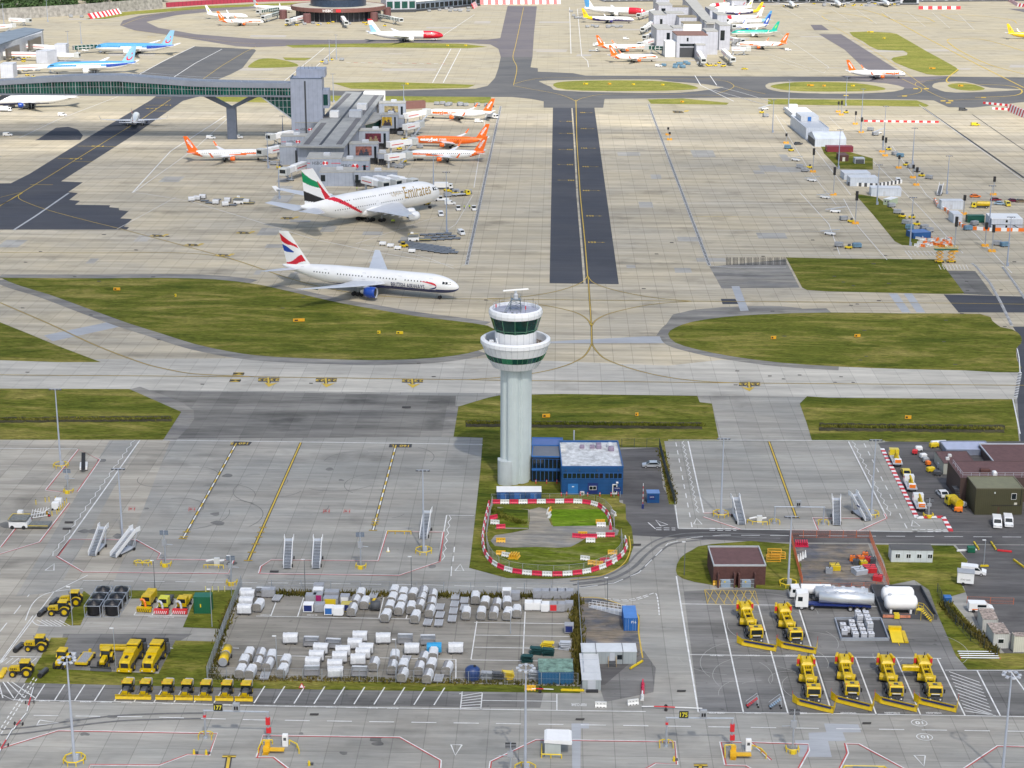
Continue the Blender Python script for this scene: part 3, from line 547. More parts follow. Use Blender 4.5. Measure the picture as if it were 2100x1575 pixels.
for mb,nm,mt in ((WM,'white_markings',mat('marking_white',(.72,.73,.73),.7,var=.3,vs=.5)),(YM,'yellow_markings',mat('marking_yellow',(.60,.42,.05),.7,var=.25,vs=.5)),(RM,'red_markings',mat('marking_red',(.50,.06,.06),.7)),(BM,'black_markings',mat('marking_black',(.05,.05,.055),.8)),(TM,'tyre_marks',mat('rubber_trace',(.15,.15,.15),.8,var=.3))):
    tag(mb.build(nm,mt),kind='structure')
sh=MB()
for p,w_ in (([(4,574),(40,588),(100,606),(180,636),(260,665),(330,687),(400,709),(470,724),(525,732),(600,737),(680,740),(760,742),(850,740),(930,733),(985,721)],7),([(0,567),(200,567),(330,566),(440,569),(520,578)],6),([(560,587),(630,603),(700,618),(780,632),(850,644),(930,654),(1000,664)],5),([(1366,690),(1383,669),(1420,656),(1480,647),(1560,641),(1700,637)],6),([(1370,690),(1383,706),(1430,720),(1500,734),(1600,747),(1720,755)],5),([(268,798),(374,845),(337,902)],6),([(940,833),(930,897)],6)):
    strip(sh,cr(p,4),w_,.048)
tag(sh.build('stained_shoulder',M_shd),kind='structure')
# ditches with dark banks
def ditch(x0,y0,x1,y1,hh):
    mb=MB(); n=60; rr=random.Random(5); L=[]
    for i in range(n+1):
        x=x0+(x1-x0)*i/n; y=y0+(y1-y0)*i/n; a=G(x,y-hh*(1+.3*rr.random())); b=G(x,y+hh*(1+.25*rr.random())); m=(a+b)/2
        L.append([(a.x,a.y,.07),(a.x,a.y+0-.8,.22),(m.x,m.y,.066),(b.x,b.y+.6,.25+.2*rr.random()),(b.x,b.y,.07)])
    for i in range(n):
        for j in range(4): mb.add([L[i][j],L[i+1][j],L[i+1][j+1],L[i][j+1]],[(3,2,1,0)])
    tag(mb.build('ditch',surf('ditch_earth',(.045,.045,.02),(.10,.09,.05),1.2,None,grain=2,spot=.4)),kind='structure')
ditch(-40,862,352,859,5); ditch(955,869,1440,874,6); ditch(1680,876,2060,880,7)
# ---------------------------------------------------------------- control tower
def topr(cx,cy,r,py):
    g=G(cx,cy); lo,hi=0,120
    for _ in range(40):
        m=(lo+hi)/2
        if PJ((g.x,g.y-r,m))[1]>py: lo=m
        else: hi=m
    return lo
TB=(1056,984); tw=thing('control_tower','tall white airport control tower with a green glazed cab and radar on its roof','control tower',G(*TB))
def tz(r,y): return topr(TB[0],TB[1],r,y)
RIB=corr('ribbed_pale_cladding',(.60,.64,.60),0,.5,.5,.1)
PAN=mat('white_panel',(.80,.82,.85),.35,var=.05)
z0=tz(5.2,762)+.25
mb=MB(); n=144; rings=[]
for z in (0,z0):
    rg=[]
    for i in range(n):
        t=2*PI*i/n; r=3.6*(1+.05*math.cos(3*(t-R(250))))-(.06 if i%3==0 else 0)
        a=min(abs((t-R(x)+PI)%(2*PI)-PI) for x in (232,290,50,110,170,350)); r-=.55*math.exp(-(a/.15)**2)
        rg.append((r*math.cos(t),r*math.sin(t),z))
    rings.append(rg)
mb.loft(rings); mb.build('shaft',mat('pale_ribbed_metal',(.52,.59,.60),.5,var=.08,vs=.2),tw)
# stair enclosure at the foot
h=top(1040,1000,951); mb=MB(); q=[(-3.85+.0+1.95+2.05*math.cos(t),-2.2+2.05*math.sin(t)) for t in [PI+k*PI/12 for k in range(13)]]
mb.prism(q+[(.15,-1.0),(-3.95,-1.0)],0,h); mb.build('stair_enclosure',corr('stair_cladding',(.50,.55,.57),0,.34,.5,.14),tw)
zb=[tz(5.2,762),tz(6.7,749.5),tz(7.25,738),tz(8.0,722),tz(7.95,713)]
mb=MB(); mb.lathe([(3.4,zb[0]-.05),(5.2,zb[0]),(6.3,zb[1])],36,a0=R(5)); mb.build('gallery_base',PAN,tw)
def ringwin(mb,r0,za,r1,zb_,n,a0,fr=.04):
    mb.lathe([(r0,za),(r1,zb_)],n,a0=a0,cap=False)
mb=MB(); mb.lathe([(6.3,zb[1]),(7.0,zb[2])],36,a0=R(5),mf=lambda k,i:1 if i in (24,25) else 0,cap=False); gw=mb.build('gallery_windows',[GLG,mat('green_panel',(.02,.20,.10),.4)],tw)
mb=MB()
for i in range(36):
    t=R(5)+2*PI*i/36; mb.rod((6.34*math.cos(t),6.34*math.sin(t),zb[1]),(7.04*math.cos(t),7.04*math.sin(t),zb[2]),.06,4)
mb.build('mullion',mat('green_mullion',(.06,.25,.13),.4),gw)
fl=zb[4]-1.5
mb=MB(); prof=[(7.0,zb[2]),(7.75,zb[3]),(7.95,zb[3]+.15),(7.95,zb[4]),(7.35,zb[4]+.35),(7.0,zb[4]+.2),(6.9,fl)]
mb.lathe(prof,36,a0=R(5),cap=False); ga=mb.build('gallery_wall',PAN,tw)
mb=MB()
for i in range(36):
    t=R(5)+2*PI*i/36; c,s=math.cos(t),math.sin(t); mb.rod((6.99*c,6.99*s,zb[2]),(7.76*c,7.76*s,zb[3]),.025,4); mb.rod((5.2*c,5.2*s,zb[0]),(6.31*c,6.31*s,zb[1]),.025,4); mb.rod((7.965*c,7.965*s,zb[3]+.1),(7.965*c,7.965*s,zb[4]),.02,4)
mb.build('panel_joints',GRY,ga)
mb=MB(); mb.lathe([(4.6,fl+.01),(6.92,fl+.012)],36,cap=False); mb.build('gallery_floor',mat('brown_gravel',(.17,.13,.10),.9,var=.4,vs=4),tw)
mb=MB()
for i in range(30):
    t=2*PI*i/30
    for rr in (5.3,6.5): mb.rod((rr*math.cos(t),rr*math.sin(t),fl),(rr*math.cos(t),rr*math.sin(t),fl+.5),.05,4)
mb.build('gallery_posts',WHT,tw)
mb=MB(); mb.box(-6.2,-4.6,fl,-4.2,-2.6,fl+1.2); mb.box(-5.9,-2.4,fl,-4.9,-1.4,fl+1.5)
for k in range(6): mb.rod((-6.3+k*.45,-4.7,fl),(-6.3+k*.45,-4.7,fl+1.6),.04,4)
mb.rod((-6.3,-4.7,fl+1.6),(-4.0,-4.7,fl+1.6),.05,4); mb.rod((-6.3,-4.7,fl+.9),(-4.0,-4.7,fl+.9),.05,4); mb.rod((-4.2,-4.0,fl+2.6),(-3.4,-5.9,fl),.1,4)
mb.build('gallery_equipment',WHT,tw)
c=[tz(4.7,687),tz(5.75,660),tz(6.0,653),tz(5.85,646)]
mb=MB(); mb.lathe([(4.75,fl-.2),(4.75,c[0])],40,cap=False); cb=mb.build('cab_base',PAN,tw)
mb=MB()
for i in range(20):
    t=2*PI*i/20+.1; mb.rod((4.76*math.cos(t),4.76*math.sin(t),fl),(4.76*math.cos(t),4.76*math.sin(t),c[0]),.03,4)
mb.build('panel_joints',GRY,cb)
mb=MB(); mb.lathe([(4.75,c[0]),(5.0,c[0]+.55),(5.75,c[1])],12,a0=R(0),cap=False); cw=mb.build('cab_windows',mat('cab_glass',(.006,.045,.04),.05,var=.5,vs=.8),tw)
mb=MB()
for i in range(12):
    t=2*PI*i/12; t2=2*PI*(i+1)/12; mb.rod((4.8*math.cos(t),4.8*math.sin(t),c[0]),(5.8*math.cos(t),5.8*math.sin(t),c[1]),.07,5)
    for rr,zz in ((4.78,c[0]),(5.03,c[0]+.55)): mb.rod((rr*math.cos(t),rr*math.sin(t),zz),(rr*math.cos(t2),rr*math.sin(t2),zz),.06,4)
mb.build('mullion',mat('green_mullion2',(.10,.28,.17),.4),cw)
mb=MB(); mb.lathe([(5.6,c[1]),(6.0,c[1]+.1),(6.12,c[2]),(5.95,c[3]),(5.55,c[3]+.25),(5.35,c[3]),(5.3,c[3]-.45)],24,cap=False); rr_=mb.build('roof_rim',PAN,tw)
mb=MB()
for i in range(24):
    t=2*PI*i/24; cc,ss=math.cos(t),math.sin(t); mb.path([(6.01*cc,6.01*ss,c[1]+.1),(6.13*cc,6.13*ss,c[2]),(5.97*cc,5.97*ss,c[3])],.02,4)
mb.build('panel_joints',GRY,rr_)
zr=c[3]-.45
mb=MB(); mb.lathe([(.01,zr),(5.32,zr+.01)],24,cap=False); mb.build('roof_deck',mat('roof_membrane',(.40,.42,.52),.6,var=.3,vs=1.2),tw)
mb=MB()
for i in range(24):
    t=2*PI*i/24; t2=2*PI*(i+1)/24; p=(5.1*math.cos(t),5.1*math.sin(t)); q=(5.1*math.cos(t2),5.1*math.sin(t2)); mb.rod((*p,zr),(*p,zr+1.35),.035,4)
    for zz in (.8,1.35): mb.rod((*p,zr+zz),(*q,zr+zz),.03,4)
mb.build('railing',LGR,tw)
mb=MB(); 
for sx in (-.95,.95):
    for sy in (-.9,.9): mb.rod((sx*1.3,sy*1.3+.2,zr),(sx,sy+.2,zr+2.6),.09,5)
for k in range(3):
    z=zr+.8*k+.4; q=1.3-.1*k; mb.path([(-q,-q+.2,z),(q,-q+.2,z+.7),(q,q+.2,z),(-q,q+.2,z+.7),(-q,-q+.2,z)],.05,4); mb.path([(-q,-q+.2,z),(q,-q+.2,z),(q,q+.2,z),(-q,q+.2,z),(-q,-q+.2,z)],.05,4)
mb.box(-1.1,-.9,zr+2.5,1.1,1.3,zr+2.65)
for sx in (-1.1,1.1):
    for sy in (-.9,1.3): mb.rod((sx,sy,zr+2.6),(sx,sy,zr+3.6),.04,4)
mb.path([(-1.1,-.9,zr+3.55),(1.1,-.9,zr+3.55),(1.1,1.3,zr+3.55),(-1.1,1.3,zr+3.55),(-1.1,-.9,zr+3.55)],.04,4)
mb.rod((-1.1,-.9,zr+2.5),(-2.6,-1.6,zr),.1,4); mb.rod((-.8,-.9,zr+2.5),(-2.3,-1.6,zr),.1,4)
mb.build('radar_platform',mat('platform_steel',(.16,.20,.23),.5),tw)
mb=MB(); mb.lathe([(.55,zr+2.65),(.5,zr+3.6),(.3,zr+3.9),(.3,zr+4.4)],12,cy=.2); ped=mb.build('radar_pedestal',LGR,tw)
mb=MB(); z=zr+4.7; a=R(20); ca,sa=math.cos(a),math.sin(a)
mb.rb(0,.2,z-.12,6.0,.38,.3,a,.08); mb.build('radar_antenna',mat('radar_white',(.9,.9,.88),.4,var=0),tw)
mb=MB()
for x,y,hh in ((-4.4,-1.2,2.6),(1.6,2.6,1.9),(1.9,2.6,2.1),(4.4,.4,1.8),(2.3,-2.6,1.2),(1.2,-3.6,1.5),(-3.8,2.6,2.0),(3.9,2.7,2.2)): mb=MB(); mb.rod((x,y,zr),(x,y,zr+hh),.045,4); mb.build('antenna',DGR,tw)
mb=MB()
mb.box(-.9,-3.9,zr,-.4,-3.5,zr+.5); mb.box(.2,-3.8,zr,.5,-3.5,zr+.4); mb.prism([(-4.2,-2.8),(-1.9,-3.1),(-1.9,-2.4),(-3.9,-2.2)],zr,zr+.25)
mb.build('roof_box',DGR,tw)
mb=MB()
for x,y in ((-4.4,-1.2),(2.3,-2.6)): mb.box(x-.12,y-.12,zr+.9,x+.12,y+.12,zr+1.7)
mb.build('warning_lamp',RED,tw)
# ---------------------------------------------------------------- general building helper
def frame(fl,fr,ty,by=None,d=None,z=0):
    a=G(*fl); b=G(*fr); w=(b-a).length; rz=math.atan2(b.y-a.y,b.x-a.x); h=top(fl[0],fl[1],ty) 
    if d is None:
        c=G((fl[0]+fr[0])/2,by,h); m=(a+b)/2; d=max(1.5,(c-m).dot(Vector((-math.sin(rz),math.cos(rz),0))))
    return a,rz,w,d,h
def win_f(par,u0,z0,u1,z1,y=-.03,glass=None,frame_m=None,n=1,name='window'):   # glazed opening on the front face
    g_=MB(); g_.box(u0,y-.02,z0,u1,y+.05,z1); o=g_.build(name,glass or GLS,par)
    f=MB(); t=.06
    f.box(u0-t,y-.05,z0-t,u0,y+.06,z1+t); f.box(u1,y-.05,z0-t,u1+t,y+.06,z1+t); f.box(u0,y-.05,z1,u1,y+.06,z1+t); f.box(u0,y-.05,z0-t,u1,y+.06,z0)
    for k in range(1,n): x=u0+(u1-u0)*k/n; f.box(x-t/2,y-.045,z0,x+t/2,y+.055,z1)
    f.build('frame',frame_m or WHT,o); return o
def house(name,label,cat,fl,fr,ty,by=None,d=None,wall=None,roof=None,par=.25,trim=None,group=None,ch=0):
    a,rz,w,d,h=frame(fl,fr,ty,by,d); t=thing(name,label,cat,a,rz,group)
    m=MB(); m.rb(w/2,d/2,0,w,d,h-par); m.build('wall',wall or LGR,t)
    if par>0:
        m=MB(); p=.18
        m.box(-.05,-.05,h-par,w+.05,p,h); m.box(-.05,d-p,h-par,w+.05,d+.05,h); m.box(-.05,p,h-par,p,d-p,h); m.box(w-p,p,h-par,w+.05,d-p,h); m.build('parapet',trim or wall or LGR,t)
        m=MB(); m.box(p,p,h-par-.02,w-p,d-p,h-par+.04); m.build('roof',roof or GRY,t)
    else:
        m=MB(); m.box(-.08,-.08,h,w+.08,d+.08,h+.1); m.build('roof',roof or GRY,t)
    return t,w,d,h
# blue operations building
BLC=corr('blue_cladding',(.015,.075,.22),2,.9,.3,.18); RW=mat('white_roof_membrane',(.62,.64,.66),.6,var=.55,vs=.7)
t,bw,bd,bh=house('operations_building','blue clad two storey building with a weathered white flat roof beside the control tower','building',(1151,1014),(1277,1014),956,903,wall=BLC,roof=RW,par=.5,trim=mat('blue_trim',(.015,.09,.27),.3))
for k in range(9): win_f(t,.4+k*1.02,bh-2.9,1.3+k*1.02,bh-1.7,frame_m=BLU)
for k in range(4): win_f(t,9.9+k*.98,bh-2.9,10.75+k*.98,bh-1.7,frame_m=BLU)
m=MB(); m.box(1.5,-.06,0,3.8,.02,2.6); dd=m.build('door',mat('blue_door',(.03,.17,.45),.4),t); m=MB(); m.box(2.4,-.1,1.8,2.9,-.055,2.0); m.build('sign',WHT,dd)
m=MB(); m.box(6.0,-.05,0,8.3,.02,2.8); m.build('door',NVY,t); win_f(t,6.4,1.2,7.9,2.0,y=-.08,n=2)
m=MB(); m.box(11.6,-.08,0,12.7,.02,2.5); dd=m.build('door',WHT,t); m=MB(); m.box(11.8,-.11,.5,12.5,-.075,2.3); m.build('glazing',GLS,dd)
m=MB(); m.box(4.3,-.75,.1,5.2,-.2,.85); cc=m.build('air_conditioner',OFF,t)
m=MB(); m.rod((4.75,-.78,.48),(4.75,-.74,.48),.28,12); m.build('fan',DGR,cc)
m=MB(); m.box(12.4,-.5,bh-4.0,12.9,-.1,bh-3.7); m.build('security_camera',WHT,t)
HV=mat('roof_unit_metal',(.25,.20,.28),.5)
for x,y,sx,sy,sz in ((5.3,bd-4.2,1.1,1.1,.7),(7.7,bd-4.2,1.1,1.1,.7),(9.2,bd-4.0,1.2,2.2,1.0),(12.0,bd-6.0,1.3,1.3,.9),(.8,bd-4,1.2,1.2,.6),(.8,bd-6.2,1.2,1.2,.6)):
    m=MB(); m.rb(x,y,bh-.45,sx,sy,sz,0,.12); m.build('roof_vent',HV if x>2 else OFF,t)
m=MB(); m.lathe([(.9,bh-.4),(.85,bh+.2),(.5,bh+.6),(.05,bh+.75)],16,cx=11.9,cy=bd-3.4); m.build('roof_dome',LGR,t)
m=MB(); m.rod((3.6,bd+.3,0),(3.6,bd+.3,bh+2.4),.18,8); m.build('flue_pipe',GALV,t)
m=MB()
for x,y in ((1.0,1.4),(4.1,.9),(8.0,1.1),(12.9,.9)): m.rod((x,.0,bh-.9),(x,-.35,bh-1.0),.1,5)
m.build('wall_lamp',DGR,t)
# glazed link between tower and building
t,w2,d2,h2=house('glazed_link','blue framed glazed link between the control tower shaft and the blue building','building',(1090,988),(1151,989),935,912,wall=mat('dark_interior',(.012,.014,.02),.3),roof=mat('link_roof',(.16,.17,.2),.5),par=.3,trim=BLU)
for zz,hh in ((.3,2.4),(3.4,2.2)):
    for k in range(7): win_f(t,.25+k*(w2-.3)/7,zz,.1+(k+1)*(w2-.3)/7,zz+hh,frame_m=BLU)
m=MB(); m.box(0,-.12,2.85,w2,-.01,3.3); m.build('spandrel',BLU,t)
t,w3,d3,h3=house('rear_block','long blue flat roofed block behind the glazed link','building',(1090,960),(1153,961),912,897,wall=NVY,roof=mat('blue_roof',(.10,.16,.38),.5),par=.2,trim=BLU)
def pole(name,label,cat,p,h,r=.06,m_=None,group=None,arm=None):
    t=thing(name,label,cat,G(*p),0,group); m=MB(); m.rod((0,0,0),(0,0,h),r,8,r*.6); m.build('post',m_ or GALV,t); return t
for i,(x,y) in enumerate(((1099,989),(1121,989),(1142,989),(1151,1015),(1162,1014),(1190,1014),(1205,1015),(1230,1015),(1253,1015),(1268,1014))):
    t=thing('bollard',f"{['first','second','third','fourth','fifth','sixth','seventh','eighth','ninth','tenth'][i]} red and white bollard from the left in front of the blue building",'bollard',G(x,y+3),0,'red bollards by the blue building'); m=MB(); m.lathe([(.13,0),(.13,.9),(.05,.98)],8); m.build('post',RED,t); m=MB(); m.lathe([(.137,.62),(.137,.78)],8,cap=False); m.build('reflective_band',WHT,t)
# blue stores with pale lids at the foot of the tower
for i,(x0,x1,l) in enumerate(((1019,1044,'left'),(1045,1077,'middle'),(1078,1110,'right'))):
    t,w_,d_,h_=house('storage_shed',f'blue steel store with a pale flat lid at the tower foot, {l} one of three','shed',(x0,1024),(x1,1024),1009,998,wall=BLC,roof=WHT,par=0,group='blue stores at the tower foot')
    m=MB(); m.box(w_*.3,-.05,.1,w_*.7,.01,h_-.2); dd=m.build('door',BLU,t); m=MB(); m.box(w_*.62,-.09,.9,w_*.66,-.045,1.2); m.build('handle',DGR,dd)
# kiosk and barrier gate
t,w_,d_,h_=house('gate_kiosk','small blue kiosk with a sign beside the barrier gate','kiosk',(1327,1032),(1352,1032),1012,1005,wall=BLC,roof=mat('kiosk_roof',(.14,.25,.5),.5),par=0)
m=MB(); m.box(.4,-.07,.9,1.7,-.01,1.9); s_=m.build('sign_board',NVY,t)
m=MB(); add_text(m,'GATE',lambda u,v:(1.05+u,-.09,1.5+v),.25,.9); m.build('lettering',WHT,s_)
t=thing('barrier_gate','raised red and white boom barrier standing by the blue kiosk','barrier gate',G(1318,1043)); m=MB(); m.rb(0,0,0,.5,.5,1.1,0,.1); m.build('cabinet',NVY,t)
a_=MB(); b_=MB()
for k in range(8): (a_ if k%2 else b_).rod((0,0,1.0+k*.62),(0,0,1.62+k*.62),.06,6)
bm_=a_.build('boom',WHT,t); b_.build('red_bands',RED,bm_)
t=thing('notice_board','small blue and white notice board by the corner of the blue building','sign',G(1272,1020)); m=MB(); m.rod((0,0,0),(0,0,2.4),.05,6); m.rod((-1.4,0,0),(-1.4,0,2.4),.05,6); m.build('post',GALV,t); m=MB(); m.box(-1.5,-.06,1.5,.1,0,2.5); p_=m.build('panel',NVY,t); m=MB(); add_text(m,'GATWICK',lambda u,v:(-.7+u,-.08,2.2+v),.22,1.2); m.build('lettering',WHT,p_)
# brown brick substation
PUR=mat('brown_felt_roof',(.13,.07,.07),.85,var=.2,vs=.8)
t,sw_,sd_,sh_=house('substation','low brown brick substation with a pale rimmed flat roof','building',(1462,1200),(1569,1200),1158,1119,wall=BRK,roof=PUR,par=.35,trim=mat('stone_coping',(.42,.44,.46),.7))
for x in (.9,5.0):
    for dx in (0,3.2): m=MB(); m.box(x+dx-.15,-1.5,0,x+dx+.15,-.02,2.9); m.build('buttress',BRK,t)
    m=MB()
    for k in range(12): m.rod((x+.3+k*.235,-1.5,.1),(x+.3+k*.235,-1.5,1.9),.03,4)
    for z in (.15,1.0,1.9): m.rod((x+.2,-1.5,z),(x+3.0,-1.5,z),.04,4)
    m.build('gate',LGR,t); m=MB(); m.rb(x+1.5,-.7,0,1.8,1.0,1.4,0,.1); m.build('transformer',mat('pale_blue',(.3,.42,.55),.5),t); m=MB(); m.box(x+1.1,-1.54,1.2,x+1.4,-1.51,1.55); m.build('warning_sign',YEL,t)
# white site cabin
t,w_,d_,h_=house('site_cabin','long white portable cabin with four windows and a grey roof','cabin',(1827,1153),(1912,1154),1128,1117,wall=corr('white_cabin_cladding',(.58,.63,.66),0,1.2,.5,.12),roof=mat('cabin_roof',(.10,.10,.10),.8),par=0)
for k,u in enumerate((.9,3.1,5.3,7.5)): win_f(t,u,1.0,u+.85,1.85,n=2)
# brown and olive buildings on the right
BRW=corr('brown_cladding',(.085,.055,.05),0,.6,.6,.2); OLV=corr('olive_cladding',(.065,.062,.03),0,.45,.5,.3)
t,w_,d_,h_=house('olive_building','dark olive ribbed metal building with a flat olive roof','building',(1998,1056),(2095,1056),1001,976,wall=OLV,roof=mat('olive_roof',(.19,.19,.12),.7,var=.15),par=.2,trim=mat('olive_trim',(.16,.15,.10),.6))
win_f(t,7.9,h_-2.6,8.9,h_-1.3); m=MB(); m.box(4.0,-.3,h_-1.2,4.2,-.05,h_-.9); m.build('wall_lamp',WHT,t); m=MB(); m.box(5,-.05,0,5.5,.02,1.9); m.build('door',mat('brown_door',(.09,.05,.03),.6),t); m=MB(); m.box(8.6,-.06,2.4,9.2,-.01,2.9); m.build('vent',CRM,t); m=MB(); m.rod((3.6,-.1,2.3),(10,-.1,2.3),.06,5); m.rod((10,-.1,2.3),(10,-.1,h_),.06,5); m.build('pipe',BLK,t)
t,w_,d_,h_=house('workshop_building','large brown workshop with a felt roof and white guard rail','building',(1966,1030),(2160,1030),980,945,wall=BRW,roof=PUR,par=.1)
m=MB()
for k in range(13): m.rod((.6+k*1.9,.6,h_-.1),(.6+k*1.9,.6,h_+1),.04,4)
for k in range(5): m.rod((.6,.6+k*2.2,h_-.1),(.6,.6+k*2.2,h_+1),.04,4)
for z in (.5,1.0): m.path([(.6,9.4,h_+z),(.6,.6,h_+z),(24,.6,h_+z)],.035,4)
m.build('railing',LGR,t)
for x,y,l in ((6.5,4,0),(8.2,2.2,1)): m=MB(); m.rb(x,y,h_-.06,2.2 if l==0 else .9,1.2 if l==0 else 1.3,.9,0,.2); m.build('roof_unit',BRK if l==0 else WHT,t)
m=MB()
for k in range(9): m.box(-.02-1.0,-.1-k*.28,(8-k)*.33,.0,.15-k*.28,(8-k)*.33+.1)
m.box(-1.1,.2,2.9,0,2.6,3.0); m.build('staircase',DGR,t)
t,w_,d_,h_=house('workshop_annex','pale walled brown roofed annex in front of the blue grey roof','building',(1934,973),(2000,973),950,925,wall=mat('pale_render',(.42,.43,.38),.7),roof=PUR,par=.1,trim=BRW)
for x,y in ((2.6,5),(1.5,2.8)): m=MB(); m.rb(x,y,h_-.06,.8,.8,.6,0,.1); m.build('roof_vent',OFF,t)
t,w_,d_,h_=house('workshop_store','building with a pale blue grey flat roof at the back of the workshop','building',(1940,934),(2035,934),922,904,wall=mat('blue_grey_wall',(.22,.25,.33),.6),roof=mat('pale_blue_roof',(.42,.46,.60),.6),par=.25)
t,w_,d_,h_=house('workshop_wing','large brown felt roofed wing behind the workshop guard rail','building',(2036,965),(2200,965),946,909,wall=BRW,roof=PUR,par=.3,trim=LGR)
# porta cabins by the yard
CBW=corr('pale_cabin_cladding',(.33,.37,.39),3,.7,.5,.1)
t,w_,d_,h_=house('portable_office','wide pale grey portable office with wooden door steps','cabin',(1193,1362),(1305,1362),1337,1320,wall=CBW,roof=mat('pale_roof',(.60,.63,.66),.5),par=0)
m=MB()
for x in (w_*.26,w_*.75): m.box(x-.05,-.1,0,x+.05,-.01,h_+.15); m.box(x-.05,-.1,h_+.1,x+.05,d_,h_+.16)
m.build('joint_strip',DGR,t)
win_f(t,6.4,1.0,7.2,1.8,frame_m=DGR); m=MB(); m.box(5.0,-.05,.2,5.9,.01,2.2); m.build('door',LGR,t)
m=MB(); 
for k in range(4): m.box(4.8,-.3-k*.3,.6-k*.16,6.1,-.02-k*.3,.68-k*.16)
st=m.build('steps',DGR,t); m=MB()
for x in (4.75,6.15): m.rod((x,-.1,1.6),(x,-1.3,1.1),.05,4); m.rod((x,-.1,0),(x,-.1,1.6),.05,4); m.rod((x,-1.3,0),(x,-1.3,1.1),.05,4)
m.build('handrail',WOOD,st)
t,w_,d_,h_=house('portable_store','narrow pale grey portable cabin end on, with a dark step at its door','cabin',(1194,1416),(1232,1416),1395,1341,wall=CBW,roof=mat('pale_roof2',(.56,.58,.60),.5),par=0)
m=MB(); m.box(w_*.3,-.06,.2,w_*.72,.01,2.1); m.build('door',LGR,t); m=MB(); m.box(w_*.2,-.9,0,w_*.85,-.05,.25); m.build('step',BLK,t)
m=MB()
for k in range(1,4): m.box(-.1,d_*k/4-.05,h_,w_+.1,d_*k/4+.05,h_+.16)
m.build('roof_ribs',LGR,t)
def container(label,fl,fr,ty,by,col,rcol,marks=None,doors=False,group=None,name='shipping_container',cat='container'):
    cm=corr('container_'+label[:14].replace(' ','_'),col,3,.35,.5,.3)
    t,w_,d_,h_=house(name,label,cat,fl,fr,ty,by,wall=cm,roof=rcol,par=0,group=group)
    for x in (0,w_):
        for y in (0,d_): m=MB(); m.box(x-.09,y-.09,0,x+.09,y+.09,h_+.12); m.build('corner_post',mat('post_'+label[:14],tuple(c*.8 for c in col),.5),t)
    if doors:
        m=MB(); m.box(.1,-.07,.1,w_/2-.03,-.01,h_-.1); m.box(w_/2+.03,-.07,.1,w_-.1,-.01,h_-.1); d=m.build('door',mat('dr_'+label[:14],col,.45),t)
        m=MB()
        for x in (.3,.75,w_-.75,w_-.3): m.rod((x,-.12,.1),(x,-.12,h_-.1),.025,4)
        m.build('lock_rods',GALV,d)
        if marks: m=MB(); add_text(m,marks,lambda u,v:(w_*.74+u,-.15,h_*.72+v),.5,.9); m.build('lettering',WHT,d)
    return t,w_,d_,h_
container('bright blue shipping container with closed doors at the gravel yard ramp',(1280,1294),(1306,1294),1268,1243,(.02,.13,.42),mat('blue_roof2',(.08,.22,.55),.5),'P16',True)
container('teal roofed rusty blue container at the corner of the fenced yard',(1105,1404),(1175,1404),1378,1352,(.015,.11,.25),mat('rusty_teal_roof',(.18,.30,.25),.8,var=.7,vs=.9))
t,w_,d_,h_=container('green steel generator housing beside the small snowploughs',(399,1259),(433,1259),1225,1216,(.01,.12,.06),mat('green_lid',(.02,.14,.09),.5),name='generator_housing',cat='generator')
m=MB(); m.box(w_*.35,-.05,h_*.4,w_*.42,0,h_*.6); m.build('warning_sign',YEL,t)
for i,(a,b,ty,by,col,l) in enumerate((((1984+30,1296),(2064-20,1297),1270,1249,(.55,.55,.52),'white rust streaked container behind another by the dark car park'),((2036,1330),(2068,1330),1300,1278,(.55,.56,.54),'rusty roofed white cabin container with a window at its end'),((2078,1338),(2130,1338),1305,1300,(.60,.60,.52),'cream ribbed container cut by the right edge, rust on its roof'))):
    t,w_,d_,h_=container(l,a,b,ty,by,col,mat('rusty_roof%d'%i,(.40,.33,.29),.8,var=.9,vs=1.5))
    if i==1: win_f(t,w_*.3,1.1,w_*.65,1.9)
t=thing('access_ramp','grey steel access ramp with handrails up to the blue container','ramp',G(1211,1244),hd((1211,1244),(1280,1262))); L=(G(1211,1244)-G(1280,1262)).length
m=MB(); m.side([(0,0),(L,0),(L,.9),(0,.15)],-.6,.6); m.build('deck',LGR,t)
m=MB()
for s in (-.6,.6):
    for k in range(9): m.rod((L*k/8,s,.1),(L*k/8,s,1.2+.75*k/8),.04,4)
    for z in (.65,1.15): m.rod((0,s,z),(L,s,z+.75),.04,4)
m.build('handrail',WHT,t)
# mid distance sheds on the right
SW=corr('white_shed_cladding',(.55,.60,.68),3,1.1,.5,.12)
t,w_,d_,h_=house('service_building','white two storey service building with a roof terrace and blue door','building',(1652,287),(1699,287),262,236,wall=SW,roof=LGR,par=.4)
win_f(t,8,h_-4.6,9.2,h_-2.6); m=MB(); m.rb(w_*.55,d_*.72,h_-.3,w_*.8,d_*.35,2.6); p_=m.build('penthouse',LGR,t); m=MB(); m.box(w_*.45,d_*.72-d_*.18-.1,h_-.2,w_*.6,d_*.72-d_*.17,h_+2); m.build('door',BLU,p_)
t,w_,d_,h_=house('service_building','plain white flat roofed shed behind the roof terrace building','building',(1624,243),(1668,243),232,220,wall=SW,roof=WHT,par=0)
m=MB(); m.rb(w_*.35,d_*.9,h_,4.5,3,2.0); m.build('roof_unit',WHT,t)
a,rz,w_,d_,h_=frame((1671,301),(1735,301),282,270); t=thing('hangar_tent','white ribbed gable roofed tent shed with an open dark end','shed',a,rz)
m=MB(); m.front([(0,0),(d_,0),(d_,h_*.85),(d_/2,h_*1.35),(0,h_*.85)],0,w_); m.build('shell',SW,t); m=MB(); m.front([(.8,0),(d_-.8,0),(d_-.8,h_*.7),(.8,h_*.7)],-.1,.02); m.build('doorway',DGR,t)
